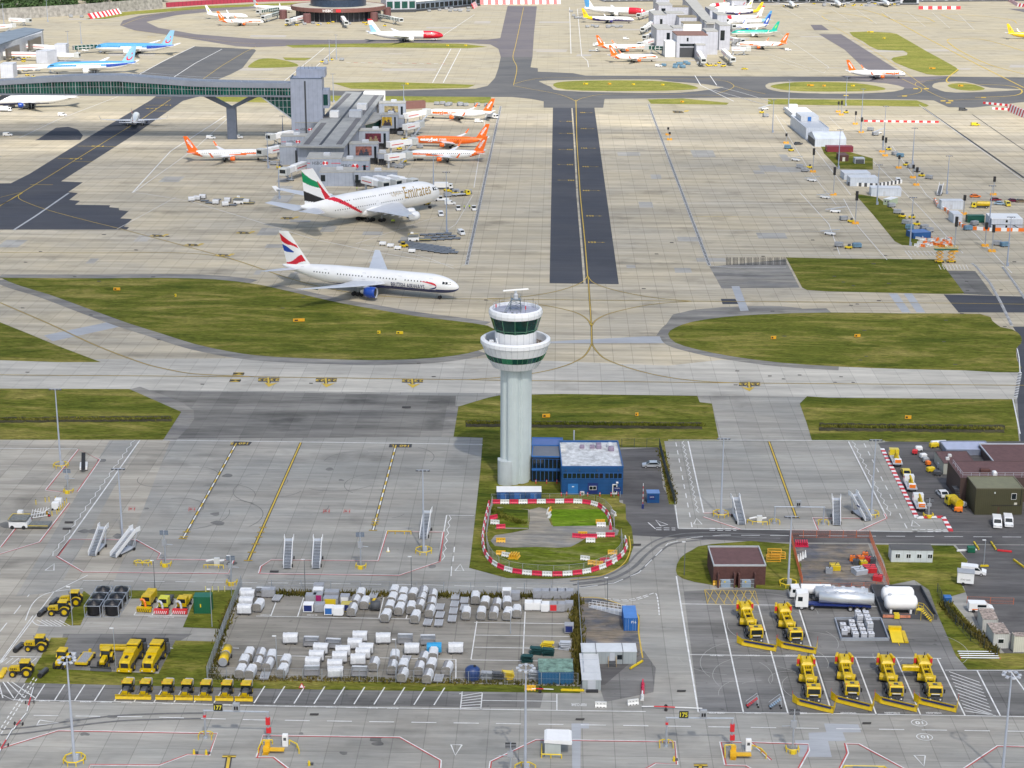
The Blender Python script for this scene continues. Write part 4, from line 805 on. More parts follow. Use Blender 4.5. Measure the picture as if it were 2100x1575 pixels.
container('long dark red shipping container near the white tent shed',(1696,312),(1749,312),301,298,(.22,.03,.05),mat('dkred_roof',(.25,.04,.06),.5))
t,w_,d_,h_=house('brick_hut','small brown brick hut with a pale door on the grass','hut',(1722,331),(1740,331),319,313,wall=BRK,roof=PUR,par=0); m=MB(); m.box(w_*.3,-.05,0,w_*.6,.01,2); m.build('door',CRM,t)
t,w_,d_,h_=house('open_shelter','grey open fronted shelter on the grass strip','shelter',(1753,336),(1773,336),325,322,wall=LGR,roof=LGR,par=0); m=MB(); m.box(.3,-.05,.1,w_-.3,.01,h_-.4); m.build('opening',DGR,t)
for i,(a,b,ty,by,l) in enumerate((((1731,369),(1785,369),356,349,'farther white box cabin north of the chequered kerb'),((1743,382),(1800,382),365,359,'white ribbed box cabin behind the chequered barrier'),((1786,402),(1848,403),386,381,'pale blue box cabin on the road edge'),((1955,0+458),(1973,458),440,432,'small white box cabin inside the orange barrier'),((1930,430),(1975,430),412,408,'low white box cabins by the yellow sweeper lorry'))):
    t,w_,d_,h_=house('box_cabin',l,'cabin',a,b,ty,by,wall=SW,roof=mat('cabin_white_roof',(.6,.63,.68),.5),par=0)
    m=MB(); m.box(w_*.4,-.05,.3,w_*.4+1,.01,2.1); m.build('door',LGR,t)
t,w_,d_,h_=house('stacked_cabins','white two storey stack of site cabins with outside stairs','cabin',(2032,472),(2096,473),449,438,wall=SW,roof=WHT,par=0)
for z in (1.0,h_/2+.9): win_f(t,w_*.45,z,w_*.52,z+1)
m=MB(); m.box(-.05,-.06,h_/2-.1,w_+.05,0,h_/2+.1); m.build('floor_band',DGR,t); m=MB(); m.rod((w_*.7,-.6,h_/2),(w_,-.6,.2),.2,4); m.build('staircase',DGR,t)
container('dark green site container with a round window by the sweeper',(1984,457),(2018,457),443,440,(.01,.10,.07),mat('dkgreen_roof',(.02,.12,.08),.5))
t,w_,d_,h_=house('green_cabin','pale green cabin with a white roof on the yellow deck','cabin',(1811,420),(1825,422),408,402,wall=mat('pale_green',(.42,.50,.36),.6),roof=WHT,par=0); win_f(t,w_*.2,1.2,w_*.4,2); win_f(t,w_*.6,1.2,w_*.8,2)
container('blue container lying beside the pile of orange barriers',(1873,490),(1908,488),478,470,(.02,.10,.30),mat('blue_roof3',(.1,.2,.45),.5))
# ---------------------------------------------------------------- aircraft
ENGD=mat('engine_intake',(.015,.015,.018),.5,var=0); WINGM=mat('wing_grey',(.52,.55,.60),.4,var=.08,vs=.3); WGW=mat('wing_white',(.74,.75,.77),.35,var=.05,vs=.3)
def cm(name,c): return mat(name,c,.3,var=.05,vs=.3,coat=.3)
JET=dict(white=cm('gloss_white',(.80,.81,.82)),orange=cm('gloss_orange',(.82,.14,.01)),navy=cm('gloss_navy',(.008,.02,.12)),blue=cm('gloss_blue',(.01,.06,.36)),sky=cm('gloss_sky_blue',(.08,.30,.58)),pale=cm('gloss_pale_blue',(.25,.48,.68)),
 red=cm('gloss_red',(.60,.01,.03)),yellow=cm('gloss_yellow',(.80,.55,.01)),teal=cm('gloss_teal',(.0,.40,.30)),green=cm('gloss_green',(.0,.24,.09)),black=cm('gloss_black',(.015,.015,.018)),gold=cm('gloss_gold',(.34,.22,.05)),grey=cm('gloss_grey',(.42,.44,.47)),lime=cm('gloss_lime',(.25,.55,.1)),indigo=cm('gloss_indigo',(.03,.02,.16)))
TYP={ # length diameter height-factor axis span fin-top chord engine-radius engine-positions winglet
 'a320':(37.6,3.95,1.04,3.35,34.1,11.8,6.4,1.05,(5.75,),2.2),'a319':(33.8,3.95,1.04,3.35,34.1,11.8,6.4,1.05,(5.75,),2.2),'a321':(44.5,3.95,1.04,3.4,34.1,11.8,6.6,1.1,(5.75,),1.6),
 '737':(39.5,3.8,1.05,3.1,35.8,12.5,6.4,1.0,(4.9,),2.4),'787':(57.,5.8,1.02,4.9,60.1,17.,10.5,1.65,(9.7,),0),'777':(63.7,6.2,1.0,5.2,60.9,18.5,12.0,1.8,(9.7,),0),
 'a380':(72.7,8.0,1.24,7.2,79.8,24.1,17.5,1.75,(14.9,25.7),2.4),'767':(54.9,5.1,1.02,4.5,47.6,15.8,9.5,1.35,(7.9,),0),'a330':(58.8,5.6,1.02,4.9,60.3,17.2,10.5,1.4,(9.4,),2.0)}
AIR_N=0
def airliner(typ,label,nose,tail,liv=None,fin=None,eng='white',texts=(),wl='white',group='parked airliners',wing=None,nb=24,engband=None,fintext=None,rudder=None,tailz=None,ribbon=False,hdg=None):
    """nose, tail: pixels of the nose tip and tail tip; liv(s,u) colour along length s (0 nose) and u (-1 keel..1 crown); fin(c,v)"""
    L,D,hf,az_,span,ft,ch,er,eps,wlh=TYP[typ]
    A_=G(*nose,az_*.85)
    if tail is not None: B_=G(*tail,az_*1.35); rz=math.atan2(A_.y-B_.y,A_.x-B_.x)
    else: rz=hdg
    t=thing('airliner',label,'airliner',(A_.x,A_.y,0),rz,group)
    cols=[]; 
    def ci(c):
        if c not in cols: cols.append(c)
        return cols.index(c)
    Rr=D/2; V=Rr*hf; big=D>5
    nst=150 if nb>48 else (64 if big else 44)
    xs=[]; 
    for k in range(nst+1):
        q=k/nst; xs.append(L*(q**1.25 if q<.2 else q) if 0 else L*q)
    nl=1.75*D; tl=L*.33
    xs=[nl*(k/9)**1.7 for k in range(9)]+[nl+(L-nl-.3)*k/(nst-10) for k in range(nst-9)]
    def prof(x):
        if x<nl: q=1-x/nl; r=math.sqrt(max(0,1-q**2.1)); zc=az_-.17*V*2*q**2*.8
        elif x>L-tl:
            q=(x-(L-tl))/tl; r=1-.93*q**1.65; zc=az_+V*(1-r)*.62
        else: r=1; zc=az_
        return max(r,.035),zc
    rings=[]
    for x in xs:
        r,zc=prof(x); rings.append([(-x,-Rr*r*math.sin(2*PI*i/nb),zc-V*r*math.cos(2*PI*i/nb)) for i in range(nb)])
    def mf(k,i):
        s=(xs[k]+xs[k+1])/2/L; u=-math.cos(2*PI*(i+.5)/nb); side=1 if (i+.5)/nb<.5 else -1
        return ci(liv(s,u) if liv else 'white')
    m=MB(); m.s=True; m.loft(rings,True,mf); fo=m.build('fuselage',[JET[c] for c in cols] or [JET['white']],t)
    def skin(x,z,side,off=.04):
        r,zc=prof(x); q=max(-.98,min(.98,(z-zc)/(V*r))); return (-x,side*(Rr*r*math.sqrt(1-q*q)+off),z)
    # cabin windows on both sides
    m=MB(); rows=[az_+.12*D] if typ!='a380' else [az_-.05*D,az_+.33*D]
    pitch=.95 if not big else 1.1
    for rz_,(xa,xb) in zip(rows,((nl*.9,L*.80),(nl*1.1,L*.76))):
        x=xa
        while x<xb:
            if not any(abs(x/L-g_)<.012 for g_ in (.3,.5,.68)):
                for sd_ in (-1,1):
                    q=[skin(x,rz_,sd_),skin(x+.34,rz_,sd_),skin(x+.34,rz_+.42,sd_),skin(x,rz_+.42,sd_)]; m.add(q,[(0,1,2,3) if sd_>0 else (3,2,1,0)])
            x+=pitch
    m.build('cabin_windows',GLS,t)
    m=MB()
    for g_ in (nl*.75/L,.3,.5,.72,.86) if big else (nl*.8/L,.78):
        for sd_ in (-1,1):
            for dx,dz,w_,h_ in ((0,0,.08,2.0),(1.1,0,.08,2.0),(0,0,1.1,.08),(0,2.0,1.18,.08)):
                x=g_*L+dx; z=rows[0]-.8+dz; q=[skin(x,z,sd_,.03),skin(x+w_,z,sd_,.03),skin(x+w_,z+h_,sd_,.03),skin(x,z+h_,sd_,.03)]; m.add(q,[(0,1,2,3) if sd_>0 else (3,2,1,0)])
    m.build('door_outlines',JET['grey'],t)
    m=MB(); zc=prof(nl*.30)[1]
    for sd_ in (-1,1):
        for k in range(3):
            x0=nl*(.20+.085*k); x1=x0+nl*.075; za=zc+V*(.26+.02*k); zb_=zc+V*(.52+.03*k)
            q=[skin(x0,za,sd_,.05),skin(x1,za,sd_,.05),skin(x1,zb_,sd_,.05),skin(x0,min(zb_,za+V*.2),sd_,.05)]; m.add(q,[(0,1,2,3) if sd_>0 else (3,2,1,0)])
    m.build('cockpit_windows',GLS,t)
    # belly fairing
    bf=1.35 if typ=='a380' else 1.0
    m=MB(); m.s=True; m.loft([[(-x,Rr*.96*w_*math.sin(2*PI*i/12)*1.02*bf,az_-V*.62-.45*V*w_*math.cos(2*PI*i/12)*bf*(.9 if bf==1 else .95)) for i in range(12)] for x,w_ in ((L*.36,.1),(L*.39,.75),(L*.44,1),(L*.55,1),(L*.60,.7),(L*.63,.1))]); m.build('belly_fairing',JET[liv(.47,-.9) if liv else 'white'],t)
    # wings
    wm=wing or WGW; xr=L*.385; zr_=az_-.32*V; sw=span/2*.60; dih=span/2*.10
    if typ=='a380': zr_=az_-.45*V; xr=L*.32; sw=span/2*.72; ch=19.5
    def wsec(q,sgn):   # q 0 root .. 1 tip
        y=Rr*.8+(span/2-Rr*.8)*q
        if q<.36: c=ch*(1-q/.36*.42)
        else: c=ch*.58*(1-(q-.36)/.64)+ch*.16*(q-.36)/.64
        x=xr+sw*q*(.92); z=zr_+dih*q**(1.3); th=c*.12*(1-.3*q)
        pts=[]
        for f,u in ((0,0),(.08,.55),(.3,1),(.6,.75),(1,.05),(.6,-.35),(.3,-.5),(.08,-.4)): pts.append((-(x+c*f),sgn*y,z+th*u*.5))
        return pts
    for sgn in (-1,1):
        m=MB(); m.s=False; R_=[wsec(q,sgn) for q in (0,.12,.24,.36,.52,.68,.84,1)]
        if sgn<0: R_=[list(reversed(r)) for r in R_]
        m.loft(R_); wo=m.build('wing',wm,t)
        if wlh:
            tip=wsec(1,sgn); a=tip[0]; c=abs(tip[4][0]-tip[0][0]); y=a[1]; z=a[2]
            m=MB(); h0=-1.0 if typ=='a380' else 0; P=[(a[0],y,z+h0),(a[0]-c,y,z+h0),(a[0]-c-wlh*.55,y+sgn*wlh*.35,z+wlh*(.5 if typ=='a380' else 1)),(a[0]-c*.35-wlh*.55,y+sgn*wlh*.35,z+wlh*(.5 if typ=='a380' else 1))]
            m.add([(p[0],p[1]-.09,p[2]) for p in P]+[(p[0],p[1]+.09,p[2]) for p in P],[(0,1,2,3),(7,6,5,4),(0,4,5,1),(1,5,6,2),(2,6,7,3),(3,7,4,0)]); m.build('winglet',JET[wl],wo)
        m=MB()
        for q in (.2,.4,.6,.78):
            sc_=wsec(q,sgn); e=sc_[4]; m.rod((e[0]+ch*.22,e[1],e[2]-.25),(e[0]-ch*.07,e[1],e[2]-.3),er*.2,6,er*.05)
        m.build('flap_fairings',wm,wo)
        # engines
        for ye in eps:
            q=(ye-Rr*.8)/(span/2-Rr*.8); sc_=wsec(q,sgn); xe=-sc_[0][0]; ze=sc_[0][2]-er*1.08; le=er*3.0
            m=MB(); m.s=True; x0=xe-le*.72
            def ring(x,r): return [(-x,sgn*ye+r*math.sin(2*PI*i/16),ze+r*math.cos(2*PI*i/16)) for i in range(16)]
            cols2=[]; 
            def c2(k,i):
                c=('grey' if k==0 else (engband if engband and k in (3,4) else eng)); 
                if k>=6: c='grey'
                if c not in cols2: cols2.append(c)
                return cols2.index(c)
            m.loft([ring(x0+.25*er,er*.80),ring(x0,er*.93),ring(x0+.35*er,er),ring(x0+le*.3,er*1.04),ring(x0+le*.5,er*1.0),ring(x0+le*.72,er*.85),ring(x0+le*.74,er*.55),ring(x0+le*1.0,er*.3)],False,c2)
            eo=m.build('engine',[JET[c] for c in cols2],t)
            m=MB(); m.loft([ring(x0+.26*er,er*.8),ring(x0+.27*er,er*.3),ring(x0+.0*er,er*.03)],True); m.build('fan',ENGD,eo)
            m=MB(); m.add([(-(x0+le*.25),sgn*ye-.15,ze+er*.9),(-(x0+le*.25),sgn*ye+.15,ze+er*.9),(-(xe+ch*.3),sgn*ye+.15,ze+er*.6),(-(xe+ch*.3),sgn*ye-.15,ze+er*.6),(-(xe+.1),sgn*ye-.15,ze+er*1.15),(-(xe+.1),sgn*ye+.15,ze+er*1.15)],[(0,3,4),(1,5,2),(0,4,5,1),(3,2,5,4),(0,1,2,3)]); m.build('pylon',wm,eo)
    # tailplanes
    for sgn in (-1,1):
        m=MB(); hs=span*.185; xr2=L*(.875 if not big else .885); c0=ch*.52; R_=[]
        for q in (0,1):
            c=c0*(1-.62*q); x=xr2+hs*.62*q; z=az_+V*.28+hs*.10*q
            r=[(-(x+c*f),sgn*(Rr*.25+hs*q),z+c*.05*u) for f,u in ((0,0),(.3,1),(1,0),(.3,-1))]
            R_.append(r if sgn>0 else r[::-1])
        m.loft(R_); m.build('tailplane',wm if fin is None or not rudder else JET[rudder] if rudder=='white' else wm,t)
    # fin
    fb=az_+V*.55; fh=ft-fb; cr0=ch*.80 if not typ=='a380' else ch*.78; ct=cr0*.36; xl=L*.985-cr0-.02*L; lean=fh*.78
    NU,NV=(50,60) if nb>48 else ((26,30) if big else (14,16))
    fc=[]; m=MB()
    def fp(c,v,sgn):
        cc=cr0*(1-v)+ct*v; x=xl+lean*v+cc*c - (0 if v>0 else 0); th=cc*.055*math.sin(PI*min(1,max(0,c))**.8)+.02
        if v<.12: x-= (1-c)*cr0*.28*(.12-v)/.12
        return (-x,sgn*th,fb-.25*V+(fh+.25*V)*v)
    for sgn in (-1,1):
        b0=len(m.v); m.v+=[fp(i/NU,j/NV,sgn) for j in range(NV+1) for i in range(NU+1)]
        for j in range(NV):
            for i in range(NU):
                a=b0+j*(NU+1)+i; f=[a,a+1,a+NU+2,a+NU+1]; f=f if sgn<0 else f[::-1]
                c=fin((i+.5)/NU,(j+.5)/NV) if fin else 'white'
                if c not in fc: fc.append(c)
                m.f.append(f); m.mi.append(fc.index(c)); m.sm.append(False)
    N1=(NU+1)*(NV+1)
    for (a,b) in [(NV*(NU+1)+i,NV*(NU+1)+i+1) for i in range(NU)]: m.f.append([a,b,b+N1,a+N1]); m.mi.append(0); m.sm.append(False)
    fno=m.build('tail_fin',[JET[c] for c in fc],t)
    if fintext:
        s,c,clr,sz=fintext; m=MB()
        ang=math.atan2(fh,-(lean+0))
        for sgn in (-1,1):
            cx=-(xl+lean*.5+ (cr0+ct)/2*.5); cz=fb+fh*.52; dx,dz=-lean*.9,fh; n_=math.hypot(dx,dz); ux,uz=dx/n_,dz/n_
            if sgn>0: ux,uz=-ux,-uz     # reads from tip to root on the port side
            if sgn<0: ux,uz=-ux*-1,uz
            vx,vz=(-uz,ux) if sgn<0 else (uz,-ux)
            add_text(m,s,lambda u,v:(cx+ux*u+vx*v,sgn*(cr0*.05+.06),cz+uz*u+vz*v),sz,fh*c,.03)
        m.build('tail_lettering',JET[clr],fno)
    for txt,sx,sz,hh,ww,clr,bold in texts:
        m=MB()
        for sd_ in (-1,1):
            def fn(u,v,sd_=sd_): 
                x=sx*L+(u if sd_>0 else -u)*1.0; return skin(x,az_+sz*V+v,sd_,.06)
            # starboard (y<0) reads nose-right when seen from that side
            add_text(m,txt,(lambda u,v,sd_=sd_: skin(sx*L+(-u if sd_<0 else u),az_+sz*V+v,sd_,.10)),hh,ww,bold,.12)
        m.build('lettering',JET[clr],fo)
    if ribbon:
        for nm,cl,pts in (('ribbon_emblem','red',[(9.2,.75,.02),(8,.72,.22),(6.6,.66,.42),(5.0,.50,.62),(3.9,.28,.62),(3.5,.0,.5),(3.5,-.2,.3)]),('ribbon_emblem','navy',[(3.5,-.1,.55),(3.9,-.42,.5),(4.8,-.62,.42),(6.0,-.74,.1)])):
            for sd_ in (-1,1):
                m=MB(); V_=[]
                for x,zz,w_ in pts: V_+= [skin(x+3.2,az_+zz*V*.5-w_*.5-.2,sd_,.08),skin(x+3.2,az_+zz*V*.5+w_*.5-.2,sd_,.08)]
                m.add(V_,[(2*i,2*i+1,2*i+3,2*i+2) if sd_>0 else (2*i+2,2*i+3,2*i+1,2*i) for i in range(len(pts)-1)]); m.build(nm,JET[cl],fo)
    # undercarriage
    tr=.62 if not big else .68
    ng=nl*.62 if typ!='a380' else L*.07
    m=MB(); m.rod((-ng,0,tr),(-ng,0,az_-V*.7),.12,6)
    m.build('nose_gear',JET['grey'],t)
    m=MB(); 
    for s_ in (-.3,.3): m.rod((-ng,s_-.12,tr*.9),(-ng,s_+.12,tr*.9),tr*.9,12)
    m.build('nose_wheels',BLK,KID[t.name][-1])
    xm=L*.525; gy=(3.8 if not big else 5.4)
    for gy_,xo,nax in (((gy,0,1),(-gy,0,1)) if not big else (((gy,0,3 if typ=='777' else 2),(-gy,0,3 if typ=='777' else 2)) if typ!='a380' else ((6.2,-1.5,2),(-6.2,-1.5,2),(2.7,1.8,3),(-2.7,1.8,3)))):
        m=MB(); m.rod((-(xm+xo),gy_,tr),(-(xm+xo),gy_*.92,az_-V*.5),.2,6); go=m.build('main_gear',JET['grey'],t)
        m=MB()
        for k in range(nax):
            for s_ in (-.5,.5): m.rod((-(xm+xo+(k-(nax-1)/2)*1.5),gy_+s_-.2,tr),(-(xm+xo+(k-(nax-1)/2)*1.5),gy_+s_+.2,tr),tr,12)
        m.build('wheels',BLK,go)
    return t
def ez(s,u):     # orange sweep along a white fuselage
    if s>.87 : return 'orange'
    if .06<s<.50 and abs(u-(.10+.25-(s-.06)*1.5))<.26-(s-.06)*.34: return 'orange'
    if s>.80 and u<(s-.80)/.07*1.6-.9: return 'orange'
    return 'white'
O=lambda c,v:'orange'
EZT=('easyJet',.62,'white',1.6)
ezcom=[('easyJet',.235,.14,2.1,9.0,'orange',.05),('.com',.41,.14,1.6,3.9,'orange',0)]
ezcomw=[('easyJet',.235,.14,2.1,9.0,'white',.05),('.com',.41,.14,1.6,3.9,'white',0)]
ezs=[('easyJet',.15,.5,.95,4.2,'white',.03)]
def ba(s,u): return 'navy' if u<-.50+(.06 if s<.1 else 0) and s<.80-(u+1)*.5 else 'white'
def bafin(c,v):
    k=.025*math.sin(c*6)
    if v<.07 and c>.6: return 'red'
    if c<.07: return 'white'
    if .06+.16*(1-c)+k<v<.15+.25*(1-c)+k and c>.1: return 'red'
    if c>.33 and .40+.07*c+k<v<.36+.27*c-k: return 'blue'
    if .53+.20*c+k<v<.62+.32*c: return 'red'
    return 'white'
airliner('777','white airliner with navy belly and blue engine taxiing nearest the control tower',(941,590),(590,543),ba,bafin,'blue',[('BRITISH AIRWAYS',.262,-.28,1.6,11.8,'navy',.0),],group='airliners',wing=WINGM,nb=72,ribbon=True)
def emfin(c,v):
    if v<.67 and .35*v-.02<c<.31-.1*v: return 'red'
    k=.03*math.sin(3.1*c)
    if c>.28-.1*v:
        if .43+.27*c-k<v<.56+.41*c-k: return 'green'
        if .0+.22*c<v<.02+.45*c+k: return 'black'
    return 'white'
def emfus(s,u):
    if -.6<u<.98:
        if abs(s-(.795-.122*(.9-u)))<.008+.020*(u+.6)/1.5: return 'red'
    return 'white'
airliner('a380','huge white double deck airliner with gold lettering and green red black tail',(900,394),(626,424),emfus,emfin,'white',[('Emirates',.208,.40,4.4,14.6,'gold',.0),('\u0627\u0644\u0625\u0645\u0627\u0631\u0627\u062a',.36,.45,2.0,6.6,'gold',0)],group='airliners',wing=WINGM,nb=72)
airliner('a320','white and orange airliner parked just west of the pier',(548,316),(386,311),ez,O,'orange',ezs,'orange',fintext=EZT)
airliner('a320','white airliner with large orange lettering, farthest of three east of the pier',(872,232),(990,229),None,O,'orange',ezcom,'orange',fintext=EZT)
airliner('a320','all orange airliner with large white lettering, east of the pier',(845,288),(977,284),lambda s,u:'orange' if u>-.75 else 'white',O,'orange',ezcomw,'orange',fintext=EZT)
airliner('a320','white airliner with an orange sweep, nearest of the three east of the pier',(832,318),(974,311),ez,O,'orange',ezs,'orange',fintext=EZT)
airliner('a320','white airliner with faint orange lettering taxiing on the dark taxiway at upper right',(1857,152),(1741,146),None,O,'orange',ezcom,'orange',fintext=EZT)
airliner('a319','white airliner with orange sweep, nearest one west of the north pier',(1349,118),(1262,114),ez,O,'orange',ezs,'orange',fintext=EZT)
airliner('a320','white airliner with orange tail parked behind another at the west of the north pier',(1330,98),(1240,93),ez,O,'orange',ezs,'orange',fintext=EZT)
airliner('a320','white and orange airliner nose in on the east side of the north pier',(1510,92),(1602,88),ez,O,'orange',ezs,'orange',fintext=EZT)
airliner('a320','white and orange airliner beside the round brown satellite building',(541,45),(459,41),ez,O,'orange',ezs,'orange',fintext=EZT)
NR=lambda s,u:'red' if s<.27 else 'white'
def nfin(c,v): return 'red' if v>.9 else ('pale' if v<.6 and c>.3+.5*v else 'white')
airliner('787','white airliner with a red nose being towed along the far taxiway',(909,73),(748,67),NR,nfin,'white',[('norwegian',.17,.1,1.0,6.5,'white',.0)],group='airliners')
airliner('787','white airliner with a red nose parked at the west of the far north pier',(1325,25),(1185,15),NR,lambda c,v:'sky' if c+v>.7 and v<.85 else 'white','white',group='airliners')
TU=lambda s,u:('navy' if s>.62 and u<.55-(s-.62)*3 and u>.1-(s-.62) else 'sky') if u>-.05-.0+(.45 if .34<s<.55 else 0)*0 else 'white'
def tui(s,u):
    if s<.33: return 'white' if u<-.1 else 'sky'
    if s<.6: return 'sky' if u>.15 else 'white'
    return 'blue' if (u<.5 and u>-.35) and s>.66 else ('sky' if u>-.1 else 'white')
def smile(t_,cx=None):
    pass
def tuifin(c,v):
    x=c-.52; y=v-.42
    r=math.hypot(x,y*1.3)
    if .20<r<.30 and y<.02: return 'red'
    if .10<y<.2 and abs(x-.12)<.07: return 'red'
    return 'pale'
airliner('787','blue and white airliner with red smile on its tail, nearer of two',(96,139),(254,128),tui,tuifin,'white',group='airliners')
airliner('787','blue and white airliner with red smile on its tail, farther of two',(196,98),(312,92),tui,tuifin,'white',group='airliners')
airliner('a320','white and navy airliner with red tail seen from behind on the dark taxiway',(281,236),None,ba,bafin,'navy',group='airliners',hdg=hd((268,262),(290,212)))
airliner('767','white and navy airliner beyond the glazed footbridge, cut by the left edge',(-45,210),(126,197),ba,bafin,'blue',group='airliners')
MN=lambda s,u:('yellow' if s>.80 else ('indigo' if u<-.25+max(0,(s-.6))*2.5 else 'white'))
airliner('a321','airliner with indigo belly and yellow tail, west of the north pier',(1300,41),(1212,35),MN,lambda c,v:'indigo' if .35<v<.6 and .35<c<.7 and int(c*20)%2 else 'yellow','indigo',[('Monarch',.3,.1,1.6,8,'indigo',0)])
airliner('a321','airliner with indigo belly and yellow tail in the row east of north pier',(1465,26),(1552,21),MN,lambda c,v:'indigo' if .35<v<.6 and .35<c<.7 and int(c*20)%2 else 'yellow','indigo',[('Monarch',.3,.1,1.6,8,'indigo',0)])
airliner('737','white airliner with red nose panel, third in the row east of the north pier',(1478,38),(1563,32),lambda s,u:'red' if s<.24 and s>.14 else 'white',lambda c,v:'red' if v>.88 else 'white','white',wl='red')
airliner('737','white airliner with red nose panel at the far end of the row by north pier',(1455,12),(1530,6),lambda s,u:'red' if s<.24 and s>.14 else 'white',lambda c,v:'red' if v>.88 else 'white','white',wl='red')
airliner('a320','white airliner with a yellow dot on its tail, east of the north pier',(1462,19),(1542,14),None,lambda c,v:'yellow' if math.hypot(c-.5,v-.5)<.22 else 'white','white')
airliner('757' if 0 else 'a321','airliner with white disc on light blue tail, east of the north pier',(1480,46),(1568,40),lambda s,u:'pale' if s>.8 else 'white',lambda c,v:'white' if math.hypot(c-.5,v-.5)<.18 else 'sky','white',[('THOMAS COOK',.3,0,1.1,9,'navy',0)])
airliner('737','white airliner with a dark blue tail, east of the north pier',(1490,57),(1574,50),None,lambda c,v:'white' if math.hypot(c-.5,v-.45)<.2 else 'blue','blue',[('TRAVEL',.25,.0,1.5,7,'blue',0)],'blue')
airliner('a320','teal topped airliner with a green tail, east of the north pier',(1500,68),(1590,63),lambda s,u:'teal' if u>.0 else 'white',lambda c,v:'lime' if math.hypot(c-.5,v-.5)<.2 else 'teal','white',[('Aer Lingus',.2,.35,1.2,6,'white',0)])
airliner('a320','all yellow airliner with a dark emblem on its tail cut by the right edge',(2164,73),(2073,68),lambda s,u:'yellow',lambda c,v:'indigo' if .3<v<.6 and .3<c<.7 and int(c*20)%2 else 'yellow','yellow')
airliner('a320','white airliner with gold leaf tail behind the orange tailed one at upper left',(508,34),(424,28),None,lambda c,v:'yellow' if math.hypot(c-.5,v-.45)<.16 else 'white','white',[('THOMSON',.35,0,1.1,8,'grey',0)])
airliner('a321','white airliner with a grey and orange tail behind the round satellite',(600,20),(512,11),None,lambda c,v:'orange' if v<.35 and c<.5 else 'grey','white')
for i,(x,y) in enumerate(((1627,12),(1722,10),(1822,9))):
    airliner('a320',('nose on airliner with yellow tail, easternmost at the far building' if i==2 else 'white airliner seen nose on at the far building, '+('nearer the north pier' if i==0 else 'between two others')),(x,y),None,None,(lambda c,v:'yellow') if i==2 else None,'white',hdg=-PI/2-.03)
# ---------------------------------------------------------------- piers, bridge and terminals
def blk(mb,poly,h,z0=0):
    P=[G(x,y,h) for x,y in poly]; mb.prism([(p.x,p.y) for p in P],z0,h); return mb
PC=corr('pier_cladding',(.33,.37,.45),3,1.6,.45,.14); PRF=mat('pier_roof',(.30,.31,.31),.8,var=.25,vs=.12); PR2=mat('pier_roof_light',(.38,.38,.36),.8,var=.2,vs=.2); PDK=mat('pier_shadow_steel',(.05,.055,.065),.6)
pr=thing('airport_pier','long grey pier building with a sloping dark striped roof and white signboards','terminal pier',(0,0,0))
m=MB(); blk(m,[(610,300),(706,301),(789,191),(710,188)],10.5,3.0); m.build('hall',PC,pr)
m=MB(); blk(m,[(609,299.5),(707,301),(790,190.5),(709,187.5)],11.2,10.5); rf=m.build('roof',PRF,pr)
def rstrip(p,q,w,h,mt,nm):
    m=MB(); a,b=G(*p,h),G(*q,h); d=(b-a); n=Vector((-d.y,d.x,0)).normalized()*w/2
    m.prism([((a-n).x,(a-n).y),((b-n).x,(b-n).y),((b+n).x,(b+n).y),((a+n).x,(a+n).y)],h-.1,h+.12); m.build(nm,mt,rf)
rstrip((657,297),(745,189),1.2,11.25,PDK,'roof_gutter'); 
for a,b in (((628,296),(664,252)),((666,242),(716,192)),((695,296),(735,243)),((740,236),(772,196))): rstrip(a,b,2.6,11.25,mat('roof_louvre',(.13,.13,.14),.8),'roof_louvre')
for x0,x1,yb,hh in ((676,694,241,3),(716,741,241,3.4),(732,751,226,3)):
    a=G(x0,yb,11.3); b=G(x1,yb,11.3); m=MB(); m.box(a.x,a.y,11.3,b.x,a.y+6,11.3+hh); m.build('roof_plant',WHT if x0!=716 else LGR,rf)
m=MB(); blk(m,[(745,189.5),(790,190.5),(790,186),(748,186)],12.2,3); m.build('end_block',WHT,pr)
m=MB(); blk(m,[(742,256),(770,249),(783,241),(782,233),(765,229),(757,232)],8.6,8.0); m.build('curved_canopy',PR2,pr); m=MB(); blk(m,[(744,255.5),(770,248.5),(782,240.5),(776,236),(757,234)],7.9,1); m.build('curved_glazing',GLG,pr)
